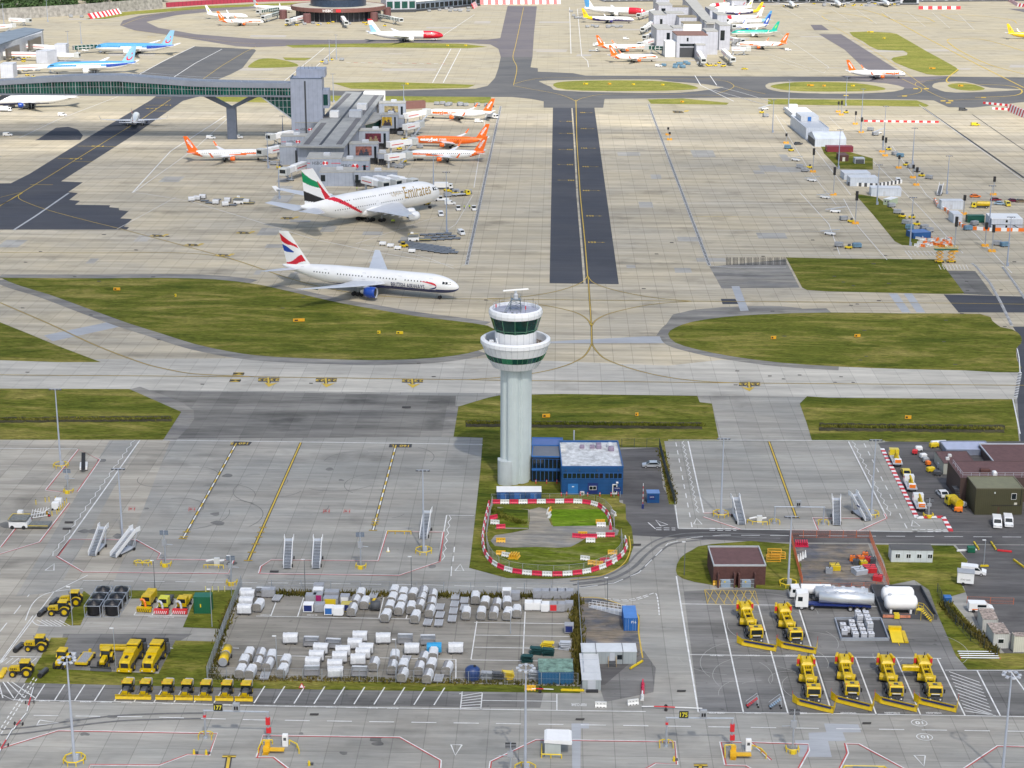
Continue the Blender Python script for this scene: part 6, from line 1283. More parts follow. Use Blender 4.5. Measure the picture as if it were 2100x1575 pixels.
# --- plough truck towing a sweeper (x forward)
def plough_truck():
    t=T0('snow_plough_truck','snow plough truck')
    m=MB(); m.side([(-2.0,1.0),(0,1.0),(.12,1.9),(-.08,2.9),(-.25,3.05),(-1.9,3.05),(-2.0,2.6)],-1.2,1.2); c=m.build('cab',YEB,t)
    m=MB(); m.add([(.14,-1.05,1.95),(.14,1.05,1.95),(-.04,1.0,2.78),(-.04,-1.0,2.78)],[(0,1,2,3)]); m.build('windscreen',GLS,c)
    for s in (-1,1): m=MB(); m.box(-1.0,s*1.205-.01,1.95,-.2,s*1.205+.01,2.7); m.build('side_window',GLS,c)
    m=MB(); m.box(-.02,-1.22,.45,.22,1.22,1.25); c2=m.build('bumper',DGR,t)
    for s in (-.85,.85): m=MB(); m.rod((.22,s,.8),(.26,s,.8),.16,8); m.build('headlight',WHT,c2)
    m=MB(); m.box(.10,-.8,1.3,.17,.8,1.62); m.build('grille',BLK,c); m=MB(); m.box(.15,-.7,1.68,.19,.7,1.82); m.build('name_strip',WHT,c); m=MB(); m.box(-1.3,-.35,3.05,-.7,.35,3.15); m.build('roof_hatch',DGR,c)
    for s in (-1.05,1.05): m=MB(); m.rod((-.3,s,3.05),(-.3,s,3.3),.09,6); m.build('beacon',ORG,c)
    m=MB(); 
    for s in (-1,1): m.box(-.1,s*1.5-.12,1.9,.05,s*1.5+.12,2.6)
    m.build('mirror',BLK,c)
    m=MB(); m.box(-6.4,-.5,.7,-1.9,.5,1.05); m.box(-4.4,-1.15,.95,-2.1,1.15,1.6); m.build('chassis',DGR,t)
    wheels(t,[(x,s*1.05) for x in (-.9,-3.6,-5.0) for s in (-1,1)],.55,.4,RIMG)
    m=MB()
    m.rb(-6.2,0,1.3,1.6,1.5,.9,0,.15)
    for s in (-.7,.7): m.add([(-4.6,s-.13,1.7),(-4.6,s+.13,1.7),(-12.6,s+.13,2.5),(-12.6,s-.13,2.5),(-4.6,s-.13,2.1),(-4.6,s+.13,2.1),(-12.6,s+.13,2.95),(-12.6,s-.13,2.95)],[(3,2,1,0),(4,5,6,7),(0,1,5,4),(1,2,6,5),(2,3,7,6),(3,0,4,7)])
    for k in range(5): x=-5-k*1.7; m.box(x-.15,-.5,1.8+(-x-4.6)*.1,x+.15,.5,2.1+(-x-4.6)*.1)
    m.build('gooseneck_frame',YEB,t)
    m=MB(); m.rod((-8.2,-1.5,.9),(-7.3,1.5,.9),.7,14); b=m.build('brush_housing',YEB,t); m=MB(); m.rod((-8.25,-1.75,.5),(-7.25,1.75,.5),.55,12); m.build('brush',BLK,b)
    m=MB(); m.box(-10.2,-.42,1.0,-4.8,.42,1.7); [m.rod((-5,s*.3,1.8),(-10,s*.42,2.4),.05,5) for s in (-1,0,1)]; m.build('hydraulic_lines',BLK,t)
    m=MB(); m.rod((-2.4,-.9,1.6),(-2.4,-.9,3.2),.1,6); m.rb(-2.9,.6,1.6,.9,.8,.7,0,.08); m.build('air_intake',DGR,t)
    m=MB(); m.rb(-11.4,0,1.0,3.4,2.1,2.0,0,.35); m.rb(-13.2,0,1.2,.9,1.5,1.5,0,.25); e=m.build('engine_housing',YEB,t)
    for s in (-1,1): m=MB(); m.rb(-12.4,s*1.25,1.5,1.7,.45,1.6,s*.25,.12); m.build('exhaust_box',YEB,e); m=MB(); m.rb(-11.5,s*1.42,2.0,.06,.4,.9,0); m.build('warning_panel',RED,e)
    m=MB(); m.rod((-11.6,0,3.0),(-11.6,0,3.4),.1,6); m.rod((-12.6,.4,3.0),(-12.6,.4,3.6),.08,6); m.build('exhaust',BLK,e)
    wheels(t,[(-10.4,-1.1),(-10.4,1.1),(-11.7,-1.1),(-11.7,1.1)],.5,.35,RIMG)
    # plough blade set at an angle
    def bp(u,v,o=0): # u along blade, v height
        return (2.1+u*.52+o,u,v*1.18)
    m=MB(); R_=[]
    for u in (-2.9,2.9): R_.append([bp(u,.15),bp(u,.15,.1),bp(u,.75,-.18),bp(u,1.2,.02),bp(u,1.2,-.1),bp(u,.7,-.32)])
    m.loft(R_); p=m.build('plough_blade',YEB,t)
    m=MB(); R_=[[bp(u,.78,.07),bp(u,1.02,.12),bp(u,1.02,-.05),bp(u,.78,-.1)] for u in (-2.5,2.5)]; m.loft(R_); m.build('deflector_strip',NVY,p)
    m=MB(); m.loft([[bp(2.9+q*.5,.2+.5*q,-1.5*q),bp(2.9+q*.5,.2+.5*q,.1-1.5*q),bp(2.9+q*.5,1.3+.7*q,-1.5*q),bp(2.9+q*.5,1.25+.7*q,-.15-1.5*q)] for q in (0,.5,1)]); m.loft([[bp(-2.9-q*.7,.2+.1*q,-.6*q),bp(-2.9-q*.7,.2,.1-.6*q),bp(-2.9-q*.7,1.3+.2*q,-.6*q),bp(-2.9-q*.7,1.2,-.15-.6*q)] for q in (0,1)]); m.build('blade_wing',YEB,p)
    m=MB(); m.rod((.2,-.5,.7),(1.7,-.5,.7),.09,6); m.rod((.2,.5,.7),(1.7,.5,.7),.09,6); m.rod((.2,0,1.1),(1.6,0,.9),.08,6); m.build('plough_arm',DGR,p)
    m=MB(); m.rod(bp(-3.6,1.2,-.6),bp(-3.6,1.9,-.6),.03,4); m.rod(bp(3.4,1.6,-1.5),bp(3.4,2.6,-1.5),.03,4); m.build('marker_rod',RED,p)
    return t
pt=plough_truck(); hA=hd((1754,1348),(1797,1466))
for i,(x,y,l) in enumerate(((1551,1321,'yellow snow plough truck alone at the upper left of the bays'),(1632,1326,'yellow snow plough truck, second in the upper row, left of the tanker'),(1668,1444,'yellow snow plough truck, leftmost in the front row'),(1747,1439,'yellow snow plough truck, second from left in the front row'),(1837,1441,'yellow snow plough truck, third from left in the front row'),(1917,1442,'yellow snow plough truck with folded arm, rightmost in the front row'))):
    sl_=(.46,.50,.26,.28,.36,.42)[i]; o=put(pt,USED,l,G(x,y),hd((x-sl_*80,y-80),(x,y)),'snow plough trucks in the marked bays')
    if i==5: m=MB(); m.rb(-9.5,-2.6,1.6,1.0,3.0,.9,0,.2); m.build('folded_arm',YEB,o)
# --- compact tractor with front blade and rear spreader
def mini():
    t=T0('compact_plough_tractor','plough tractor')
    m=MB(); m.rb(.2,0,.7,1.9,1.0,.85,0,.15); m.build('bonnet',DGR,t)
    m=MB(); m.rb(-1.1,0,.8,1.5,1.5,1.2,0,.1); c=m.build('cab',DGR,t); m=MB(); m.rb(-1.1,0,1.25,1.56,1.56,.75,0); m.build('windows',GLS,c)
    m=MB(); m.rb(-1.1,0,2.05,1.8,1.7,.22,0,.07); m.build('cab_roof',YEB,t)
    for s in (-.8,.8): m=MB(); m.rod((-.4,s,2.2),(-.4,s,2.45),.08,6); m.build('beacon',ORG,t)
    m=MB(); m.box(1.1,-.45,.75,1.17,.45,1.35); m.box(.6,-.75,.6,1.0,.75,.8); m.build('grille',YEB,t)
    m=MB(); m.rb(-2.5,0,.9,1.1,1.5,1.1,0,.2); m.build('salt_hopper',mat('hopper_grey',(.5,.48,.48),.6,var=.5,vs=2),t)
    wheels(t,[(-1.3,-.8),(-1.3,.8)],.62,.4,YEB,'rear_wheel'); wheels(t,[(.5,-.7),(.5,.7)],.42,.3,YEB,'front_wheel')
    m=MB(); m.loft([[(1.7,u,.1),(1.95,u,.15),(1.75,u,.6),(1.95,u,1.05),(1.85,u,1.05),(1.62,u,.6)] for u in (-1.55,1.55)]); b=m.build('blade',YEB,t)
    m=MB(); add_text(m,'SCHMIDT',lambda u,v:(1.95+.0+(v)*.4,u,.85+v),.18,.9,.02); m.build('lettering',NVY,b)
    m=MB(); m.rod((1.0,-.4,.6),(1.7,-.4,.6),.07,6); m.rod((1.0,.4,.6),(1.7,.4,.6),.07,6); m.build('blade_arm',BLK,b)
    return t
mt_=mini(); hB=hd((300,1404),(278,1438))
for i,x in enumerate((260,297,342,382,421,464,504)):
    put(mt_,USED,f'yellow compact plough tractor facing the camera, {["leftmost","second from left","third from left","fourth from left","fifth from left","sixth from left","rightmost"][i]} in its row of seven',G(x,1425+ i*.7),hB+.06,'compact plough tractors in a row')
# --- farm tractor (side on)
def tractor():
    t=T0('yellow_tractor','tractor')
    m=MB(); m.side([(.2,1.0),(2.3,1.0),(2.4,1.5),(2.1,1.75),(.2,1.95)],-.42,.42); b=m.build('bonnet',YEB,t)
    m=MB(); 
    for s in (-1,1):
        for k in range(4): m.box(.9+k*.3,s*.43-.01,1.25,1.08+k*.3,s*.43+.01,1.6)
    m.build('bonnet_grille',BLK,b)
    m=MB(); m.side([(-1.3,1.2),(.25,1.2),(.3,2.1),(.1,2.75),(-1.2,2.75),(-1.45,2.0)],-.72,.72); c=m.build('cab',GLS,t)
    m=MB(); m.rb(-.55,0,2.72,1.7,1.6,.22,0,.08); m.build('cab_roof',YEB,t)
    m=MB()
    for x in (-1.25,.2):
        for s in (-.72,.72): m.rod((x,s,1.2),(x*.95,s,2.75),.05,4)
    m.build('cab_pillar',BLK,c)
    m=MB()
    for s in (-1,1): m.loft([[(-.95+1.05*math.cos(a),s*.62,.95+1.05*math.sin(a)),(-.95+1.05*math.cos(a),s*1.15,.95+1.05*math.sin(a)),(-.95+.98*math.cos(a),s*1.15,.95+.98*math.sin(a)),(-.95+.98*math.cos(a),s*.62,.95+.98*math.sin(a))] for a in [R(30+k*20) for k in range(7)]])
    m.build('mudguard',YEB,t)
    m=MB(); m.box(-1.2,-.35,.6,2.2,.35,1.05); m.build('chassis',BLK,t)
    wheels(t,[(-.95,-.9),(-.95,.9)],.92,.5,YEB,'rear_wheel'); wheels(t,[(1.55,-.82),(1.55,.82)],.62,.4,YEB,'front_wheel')
    m=MB(); m.rod((.7,-.55,1.7),(.7,-.55,2.6),.05,6); m.build('exhaust',BLK,t)
    m=MB(); m.box(.1,-.95,.5,.5,-.6,1.1); m.build('steps',YEB,t)
    return t
tr=tractor()
R=math.radians
def brush(par,x,w=2.8,col=BLK,rr=.45,ang=.25):
    m=MB(); dx=w/2*math.sin(ang); m.rod((x-dx,-w/2,.5),(x+dx,w/2,.5),rr,12); o=m.build('rotary_brush',col,par)
    m=MB(); m.rb(x-.1,0,.75,.7,w*.9,.35,-ang,.1); m.rod((x-.3,0,.8),(x*.75,0,.9),.1,6); m.build('brush_hood',DGR,o)
for x,y,a,l,bx in ((125,1260,PI,'yellow tractor with front brush, nearer of two left of the black tanks',3.6),(149,1240,PI,'yellow tractor with front brush, farther of two left of the black tanks',3.6),(78,1333,PI,'yellow tractor with front brush standing alone at the left',3.9),(47,1385,PI,'yellow tractor with yellow front implement at the left edge',0),(128,1364,hB,'dark fronted yellow tractor facing the camera beside the flat trailer',0),(218,1362,hB,'yellow tractor with a dark blade facing the camera',0)):
    base=tr if not USED.get(tr.name) else tr
    o=put(tr,USED,l,G(x,y),a+(.0 if a!=PI else .03),'yellow tractors')
    o['_bx']=bx
for o,(kind) in zip([q for q in COL.objects if q.name.startswith('yellow_tractor')],(1,1,1,2,3,4)):
    del o['_bx']
    if kind==1: brush(o,3.5)
    if kind==2:
        brush(o,-3.6,2.6); m=MB()
        for k in range(6): m.rod((3.1+.1*(k%2),-1.5+k*.55,.45),(3.9,-1.3+k*.55,.45),.42,10)
        m.build('disc_implement',YEB,o)
    if kind==3: m=MB(); m.rod((-3.2,-1.5,.55),(-3.2,1.5,.55),.5,12); m.build('roller',LGR,o)
    if kind==4:
        m=MB(); m.loft([[(2.9,u,.1),(3.2,u,.15),(3.0,u,.6),(3.2,u,1.0),(3.1,u,1.0),(2.85,u,.6)] for u in (-1.9,1.9)]); m.build('blade',DGR,o)
t=thing('long_implement','long yellow brush attachment lying behind the dark bladed tractor','implement',G(235,1335),0); m=MB(); m.rod((-2.6,0,.6),(2.6,0,.6),.5,12); m.build('drum',YEB,t); m=MB(); m.box(-2.6,-.3,1.0,2.6,.3,1.25); m.build('hood',YEB,t)
t=thing('flat_trailer','low yellow trailer with a grey mesh deck between two tractors','trailer',G(175,1356),hB); m=MB(); m.box(-2.4,-1.15,.45,2.4,1.15,.75); m.build('frame',YEB,t); m=MB(); m.box(-2.0,-.85,.75,2.0,.85,.82); m.build('deck',mat('mesh_deck',(.32,.33,.35),.8,var=.5,vs=6),t); m=MB(); m.rod((-2.4,0,.6),(-3.6,0,.6),.08,6); m.box(-3.0,-.2,.6,-2.5,.2,1.1); m.build('drawbar',YEB,t); wheels(t,[(-1.5,-1.2),(-1.5,1.2),(1.5,-1.2),(1.5,1.2)],.4,.3)
# --- large self propelled sweepers
def bigs():
    t=T0('runway_sweeper','runway sweeper')
    m=MB(); m.side([(-5.5,1.0),(2.2,1.0),(2.3,2.0),(1.9,2.3),(-.3,2.6),(-.3,2.9),(-2.7,3.0),(-2.7,2.6),(-5.5,2.5)],-.95,.95); b=m.build('body',YEB,t)
    m=MB(); m.box(2.25,-.65,1.1,2.42,.65,2.0); m.build('radiator_grille',BLK,b); m=MB(); m.box(-5.3,-1.0,1.0,1.8,-.96,1.25); m.box(-5.3,.96,1.0,1.8,1.0,1.25); m.build('side_skirt',DGR,b)
    m=MB(); m.rb(-3.8,0,2.3,2.0,2.1,1.2,0,.12); c=m.build('cab',YEB,t); m=MB(); m.rb(-3.8,0,2.5,2.06,2.16,.65,0); m.build('cab_glass',GLS,c)
    for x,y in ((.8,0),(-.9,.3)): m=MB(); m.rb(x,y,2.25,.7,.55,.5,0,.1); m.build('air_filter',BLK,b)
    m=MB(); m.box(2.1,-1.35,.5,2.7,1.35,.95); m.box(2.4,-1.2,.95,2.6,1.2,1.15); m.build('bumper',YEB,t)
    m=MB()
    for s in (-1,1): m.rod((2.72,s*.9,.75),(2.76,s*.9,.75),.12,8)
    m.build('headlight',WHT,t)
    wheels(t,[(.9,-1.15),(.9,1.15),(-3.9,-1.15),(-3.9,1.15)],.7,.5,YEB)
    m=MB(); m.rb(-6.2,0,.8,1.2,2.6,2.0,0,.1); m.build('blower_head',BLK,t); m=MB(); m.rod((-5.2,1.6,.8),(-5.2,1.6,2.6),.35,10); m.build('blower_duct',DGR,t)
    return t
bs=bigs()
for x,l in ((264,'large yellow snow sweeper facing the camera, left of the pair'),(311,'large yellow snow sweeper facing the camera, right of the pair')): put(bs,USED,l,G(x,1370),hB,'large yellow sweepers')
# --- snow blower trucks
for i,(x,y,cc,bc,l) in enumerate(((301,1248,YEB,YEB,'yellow snow blower truck with an all yellow blower head'),(336,1252,mat('lime_cab',(.62,.62,.05),.35),RED,'lime cabbed snow blower truck with red blower head'),(374,1252,YEB,RED,'yellow snow blower truck with a grey chute and red head'))):
    t=thing('snow_blower_truck',l,'snow blower',G(x,y),hB,'snow blower trucks'); m=MB(); m.side([(-1.6,.9),(.3,.9),(.35,1.7),(.15,2.6),(-1.5,2.6)],-.9,.9); c=m.build('cab',cc,t); m=MB(); m.add([(.37,-.75,1.7),(.37,.75,1.7),(.22,.7,2.45),(.22,-.7,2.45)],[(0,1,2,3)]); m.build('windscreen',GLS,c)
    m=MB(); m.rb(-2.9,0,1.0,2.6,1.8,1.5 if i==0 else .6,0,.1); m.build('engine_box',YEB if i!=1 else DGR,t); wheels(t,[(-.3,-.85),(-.3,.85),(-3,-.85),(-3,.85)],.55,.35,RIMG)
    m=MB(); m.box(1.2,-1.4,.15,2.0,1.4,1.0); h=m.build('blower_head',bc,t); m=MB()
    for k in range(7): m.rod((2.05,-1.3+k*.37,.2),(2.05,-1.1+k*.37,.8),.07,5)
    m.build('auger',BLK if i==0 else WHT,h); m=MB(); m.path([(1.3,.2,1.0),(1.2,.1,1.8),(.9,-.3,2.3),(1.1,-.9,2.3)],.22,8); m.build('chute',ORG if i==0 else LGR,t)
# --- black tanks in steel cages
for r in range(3):
    for c in range(2):
        g_=G(190+37.5*c+r*9.5,1266-r*14.5); t=thing('water_tank',f"black round plastic tank in a steel cage, {['front','middle','back'][r]} row {['left','right'][c]} column",'tank',g_,0,'caged black tanks')
        m=MB(); m.s=True; m.lathe([(1.3,.15),(1.38,.4),(1.3,.6),(1.38,.85),(1.3,1.05),(1.38,1.3),(1.36,2.2),(1.25,2.5),(.4,2.75),(.35,2.9),(.01,2.9)],24,cy=1.5); m.build('barrel',mat('black_plastic',(.012,.012,.015),.35,var=.1),t)
        m=MB(); 
        for x in (-1.5,1.5):
            for y in (.0,3.0): m.rod((x,y,0),(x,y,2.3),.08,4)
        for z in (.1,2.3): m.path([(-1.5,0,z),(1.5,0,z),(1.5,3,z),(-1.5,3,z),(-1.5,0,z)],.08,4)
        m.build('cage',GALV,t)
# --- cars, vans and lorries
def car(name,label,cat,p,h,col,kind='van',L=None,group='vehicles on the aprons',extra=None):
    t=thing(name,label,cat,G(*p),h,group)
    if kind=='car':
        L=L or 4.4; m=MB(); m.side([(-L/2,.35),(L/2,.35),(L/2,.75),(L*.27,.95),(L*.10,1.42),(-L*.28,1.46),(-L*.46,1.0),(-L/2,.9)],-.86,.86); b=m.build('body',col,t)
        m=MB(); m.side([(L*.25,.95),(L*.10,1.38),(-L*.27,1.42),(-L*.42,1.0)],-.875,.875); m.build('side_windows',GLS,b)
        m=MB(); m.add([(L*.285,-.75,.96),(L*.285,.75,.96),(L*.115,.68,1.42),(L*.115,-.68,1.42)],[(0,1,2,3)]); m.build('windscreen',GLS,b); m=MB(); m.add([(-L*.47,-.72,1.02),(-L*.47,.72,1.02),(-L*.295,.68,1.44),(-L*.295,-.68,1.44)],[(3,2,1,0)]); m.build('rear_window',GLS,b)
    elif kind=='van':
        L=L or 4.6; m=MB(); m.side([(-L/2,.35),(L/2,.35),(L/2,.9),(L*.30,1.15),(L*.16,1.8),(L*.1,1.88),(-L/2,1.88)],-.9,.9); b=m.build('body',col,t)
        m=MB(); m.add([(L*.315,-.78,1.16),(L*.315,.78,1.16),(L*.175,.72,1.78),(L*.175,-.72,1.78)],[(0,1,2,3)]); m.build('windscreen',GLS,b)
        for s in (-1,1): m=MB(); m.add([(L*.28,s*.91,1.15),(L*.04,s*.91,1.15),(L*.04,s*.91,1.68),(L*.16,s*.91,1.68)],[(0,1,2,3) if s<0 else (3,2,1,0)]); m.build('side_window',GLS,b)
        for s in (-.6,.6): m=MB(); m.box(L/2-.02,s-.17,.72,L/2+.03,s+.17,.9); m.build('headlight',LGR,b)
    else:   # lorry: cab and box/flat
        L=L or 7.5; m=MB(); m.side([(L/2-1.9,.6),(L/2,.6),(L/2,1.5),(L/2-.25,2.45),(L/2-1.9,2.5)],-1.1,1.1); b=m.build('cab',col,t)
        m=MB(); m.add([(L/2+.02,-.95,1.5),(L/2+.02,.95,1.5),(L/2-.2,.9,2.3),(L/2-.2,-.9,2.3)],[(0,1,2,3)]); m.build('windscreen',GLS,b)
        for s in (-1,1): m=MB(); m.box(L/2-1.4,s*1.105-.01,1.5,L/2-.5,s*1.105+.01,2.2); m.build('side_window',GLS,b)
        m=MB(); m.box(-L/2,-.5,.55,L/2-1.8,.5,.8); m.build('chassis',DGR,t)
        k2=extra or 'box'; m=MB()
        if k2=='box': m.box(-L/2,-1.2,.9,L/2-2.1,1.2,3.0); m.build('cargo_box',WHT,t)
        elif k2=='flat': m.box(-L/2,-1.15,.85,L/2-2.1,1.15,1.1); m.build('deck',LGR,t)
        elif k2=='tank': m.rod((-L/2,0,1.9),(L/2-2.2,0,1.9),1.0,14); m.build('tank',YEB if col is YCP else WHT,t)
        elif k2=='crane':
            m.box(-L/2,-1.15,.85,L/2-2.1,1.15,1.15); m.build('deck',LGR,t); m=MB(); m.rb(-.4,0,1.1,.9,.9,1.1); m.path([(-.4,0,2.1),(-.2,.2,3.2),(-L/2+.7,-.1,2.2)],.22,6); m.build('crane_arm',YEB,t); m=MB(); m.rb(-L/2+.5,0,1.1,.9,1.6,1.0,0,.05); k_=m.build('basket',WHT,t); m=MB(); m.box(-L/2-.0,-.7,1.2,-L/2+.06,.7,2.0); m.build('chevron_board',ORG,k_)
    r=.33 if kind!='lorry' else .48; wx=L*.31
    wheels(t,[(wx,-.85),(wx,.85),(-wx,-.85),(-wx,.85)],r,.24,RIMG)
    return t
SIL=mat('silver_paint',(.55,.58,.62),.3,.4,coat=.5); YCP=mat('yellow_car_paint',(.75,.58,.02),.35,coat=.4); WCP=mat('white_car_paint',(.8,.81,.82),.3,coat=.4,var=.04)
car('parked_car','silver hatchback parked beside the blue building','car',(1336,958),PI,SIL,'car')
car('parked_van','white van parked in front of the olive building, left of two','van',(2044,1078),hd((2040,1060),(2047,1090)),WCP,'van'); car('parked_van','white van parked in front of the olive building, right of two','van',(2067,1076),hd((2062,1060),(2070,1090)),WCP,'van')
car('parked_car','white hatchback parked by the rail beside the brown workshop','car',(1932,1017),PI/2+.15,WCP,'car',3.9)
car('parked_van','white van in the dark car park towing a box trailer','van',(1996,1177),-.25,WCP,'van',5)
t=thing('box_trailer','small white box trailer standing in the dark car park','trailer',G(1979,1197),-.2); m=MB(); m.box(-1.6,-1.1,.5,1.6,1.1,2.7); b=m.build('box',WHT,t); m=MB(); m.box(-1.7,-1.2,2.7,1.7,1.2,2.8); m.build('roof',GRY,t); wheels(t,[(-.4,-1.15),(-.4,1.15)],.35,.2); m=MB(); add_text(m,'STAY SAFE',lambda u,v:(u,-1.12,1.3+v),.3,1.9); m.build('lettering',BLK,b)
hC=hd((1940,1000),(1800,1000))
hD=hd((1862,1000),(1840,950))
car('service_car','bright yellow car with checked tail beside the red and white kerb','car',(1857,973),hD,YCP,'car')
car('crane_truck','yellow crane truck at the top of the red and white kerb','truck',(1836,948),hD,YCP,'lorry',8,extra='crane'); car('crane_truck','white lift truck with orange chevron board, middle of the kerb line','truck',(1866,1001),hD,WCP,'lorry',6.5,extra='crane'); car('crane_truck','white lift truck at the near end of the kerb line','truck',(1885,1040),hD,WCP,'lorry',6.5,extra='crane')
car('utility_truck','yellow utility truck beside the olive building','truck',(1956,1042),R(105),YCP,'lorry',5,extra='tank')
car('sweeper_lorry','yellow tank lorry in the site compound at right','lorry',(2010,427),PI,YCP,'lorry',7.5,extra='tank')
for x,y,h,c,k,l in ((2050,420,-.3,mat('light_blue_car',(.35,.5,.65),.3),'car','pale blue car in the compound beside a black and yellow van'),(2066,422,-PI/2,YCP,'van','yellow backed van in the compound at the right edge'),(2042,412,.2,mat('dark_red_car',(.2,.01,.03),.3),'car','dark red car at the back of the compound'),(2078,414,.1,mat('maroon_car',(.15,.01,.05),.3),'car','maroon car right of the vans in the compound'),(2094,415,0,mat('bronze_car',(.2,.15,.1),.3),'car','bronze car at the right edge of the compound'),(2000,405,.1,ORG,'car','orange car behind the yellow tank lorry'),
    (946,481,-1.2,WCP,'van','white minibus standing alone by the double dotted line'),(923,420,.2,WCP,'van','white van beside the pushback tug under the jumbo nose'),(982,251,.1,WCP,'van','white van parked by the tail of the farthest orange tailed airliner'),(1527,143,.05,YCP,'car','yellow car near the north pier forecourt'),(1284,81,0,WCP,'van','white van on the apron west of the north pier'),(1616,104,.1,WCP,'van','white minibus east of the north pier'),(1842,374,-PI/2,WCP,'van','white van on the haul road by the box cabins'),(1637,297,.4,DGR,'car','black car on the haul road near the tent shed'),
    (433,285,0,WCP,'van','white van at the foot of the Y column, left side'),(489,284,0,WCP,'van','white van at the foot of the Y column, right side'),(16,279,.1,WCP,'van','white van on the apron at the left edge'),(128,238,.1,WCP,'van','white van on the white line beyond the dark strip'),(904,443,-1.4,WCP,'van','white car beside the jumbo engine'),(1266,121,.0,WCP,'van','white van nearest the north pier entrance'),(1351,137,-.3,WCP,'van','white van beside the blue bag carts'),(1434,133,-1.2,WCP,'van','white van in front of the north pier doorway'),(1005,220,.0,DGR,'van','dark van behind the farthest orange tailed airliner'),
    (2000,258,.1,YCP,'van','yellow van on the upper right apron'),(1975,227,.0,DGR,'van','dark van with green panels on the upper right apron'),(70,145,.1,WCP,'van','white van by the nearer blue tailed airliner'),(175,105,0,WCP,'van','white van beneath the farther blue tailed airliner'),(890,82,0,WCP,'van','white tug towing the red nosed airliner')):
    car('parked_van' if k=='van' else 'parked_car',l,k,(x,y),h,c,k)
car('catering_truck','white high sided catering truck beside the jumbo nose','truck',(910,388),0,WCP,'lorry',8,extra='box'); car('catering_truck','yellow striped lorry right of the catering truck','truck',(945,402),.4,YCP,'lorry',8,extra='flat'); car('catering_truck','white box lorry parked by the farthest pier stand','truck',(1009,243),-.6,WCP,'lorry',7,extra='box'); car('catering_truck','white high lorry cut by the left edge beyond the footbridge','truck',(8,229),0,WCP,'lorry',9,extra='box')
car('service_lorry','flat white lorry west of the north pier','lorry',(1217,106),0,WCP,'lorry',7,extra='flat'); car('service_lorry','white bus behind the rear orange tailed airliner, north pier','bus',(1228,95),PI,WCP,'lorry',9,extra='box')
def tug(p,h,col,l,L=3.5):
    t=thing('baggage_tug',l,'tug',G(*p),h,'tugs'); m=MB(); m.rb(0,0,.35,L,1.7,.75,0,.12); b=m.build('body',col,t); m=MB(); m.rb(-.3,0,1.1,1.3,1.4,.9,0,.08); m.build('cab',GLS,b); m=MB(); m.rb(-.3,0,2.0,1.4,1.5,.1); m.build('cab_roof',col,b); wheels(t,[(L*.32,-.8),(L*.32,.8),(-L*.32,-.8),(-L*.32,.8)],.38,.3)
tug((905,412),.1,WHT,'long white pushback tug at the jumbo nose wheel',6.5); tug((828,507),.3,YEB,'yellow baggage tug among the white trailers',3); tug((940,432),-1.4,WHT,'small white tug by two dotted lines, left one',2.6); tug((972,432),-1.4,WHT,'small white tug by the dotted line, right one',3); tug((875,420),.1,YEB,'yellow ground tug under the jumbo nose',3)
# --- milk-bright road tankers and fixed tanks
t=thing('tanker_trailer','polished steel road tanker coupled to a white lorry cab','tanker',G(1662,1248),-.02); L=11
m=MB(); m.side([(-2.4,.7),(0,.7),(.05,1.7),(-.15,3.4),(-2.2,3.7),(-2.4,3.4)],-1.2,1.2); c=m.build('cab',WHT,t)
t.location=G(1630,1246); t.rotation_euler=(0,0,PI-.05)
m=MB(); m.box(-1.3,-1.21,1.9,-.4,-1.19,2.8); m.box(-1.3,1.19,1.9,-.4,1.21,2.8); m.build('side_window',GLS,c); m=MB(); m.add([(.06,-1.05,1.8),(.06,1.05,1.8),(-.1,1,3.0),(-.1,-1,3.0)],[(0,1,2,3)]); m.build('windscreen',GLS,c)
m=MB(); m.s=True; m.rod((-4.6,-.6,2.2),(-15,-.2,2.2),1.15,20); tk=m.build('tank_barrel',TNK,t); m=MB()
for k in range(5): m.rod((-6-k*1.9,-.5,3.3),(-6-k*1.9,-.5,3.45),.4,12)
m.box(-14.6,-.7,3.3,-5,-.55,3.38); m.build('manhole_lid',LGR,tk); m=MB(); m.box(-14.5,-.9,.8,-2.2,.6,1.1); m.build('chassis',NVY,t); wheels(t,[(x,s*1.05-.1) for x in (-1.2,-3.2,-10.5,-11.8,-13.1) for s in (-1,1)],.52,.4,RIMG)
t=thing('tanker_trailer','farther polished road tanker behind the coupled one','tanker',G(1655,1234),-.05); t.rotation_euler=(0,0,PI-.05); m=MB(); m.s=True; m.rod((-1.5,0,2.2),(-11.5,.3,2.2),1.15,20); tk=m.build('tank_barrel',TNK,t); m=MB()
for k in range(5): m.rod((-3-k*1.9,0,3.3),(-3-k*1.9,0,3.45),.4,12)
m.build('manhole_lid',LGR,tk); m=MB(); m.box(-11,-.9,.8,-1,.9,1.1); m.build('chassis',DGR,t); wheels(t,[(x,s*1.05) for x in (-8.5,-9.8,-11.1) for s in (-1,1)],.52,.4,RIMG)
car('tanker_lorry','white lorry with a short white tank behind the polished tankers','lorry',(1660,1226),PI,WHT,'lorry',8,extra='tank')
a,b,c,d=[G(*p) for p in ((1809,1268),(1921,1271),(1888,1210),(1786,1208))]
def tray(label,P,h,mt):
    t=thing('bund',label,'bund',P[0]); o=P[0]; m=MB(); m.prism([((p-o).x,(p-o).y) for p in P],.06,.12); m.build('floor',mat('bund_floor',(.05,.05,.055),.7),t); m=MB()
    for i in range(len(P)):
        u,v=P[i]-o,P[(i+1)%len(P)]-o; dd=(v-u).normalized(); n=Vector((-dd.y,dd.x,0))*.1; m.prism([((u+n).x,(u+n).y),((u-n).x,(u-n).y),((v-n).x,(v-n).y),((v+n).x,(v+n).y)],0,h)
    m.build('wall',mt,t); return t
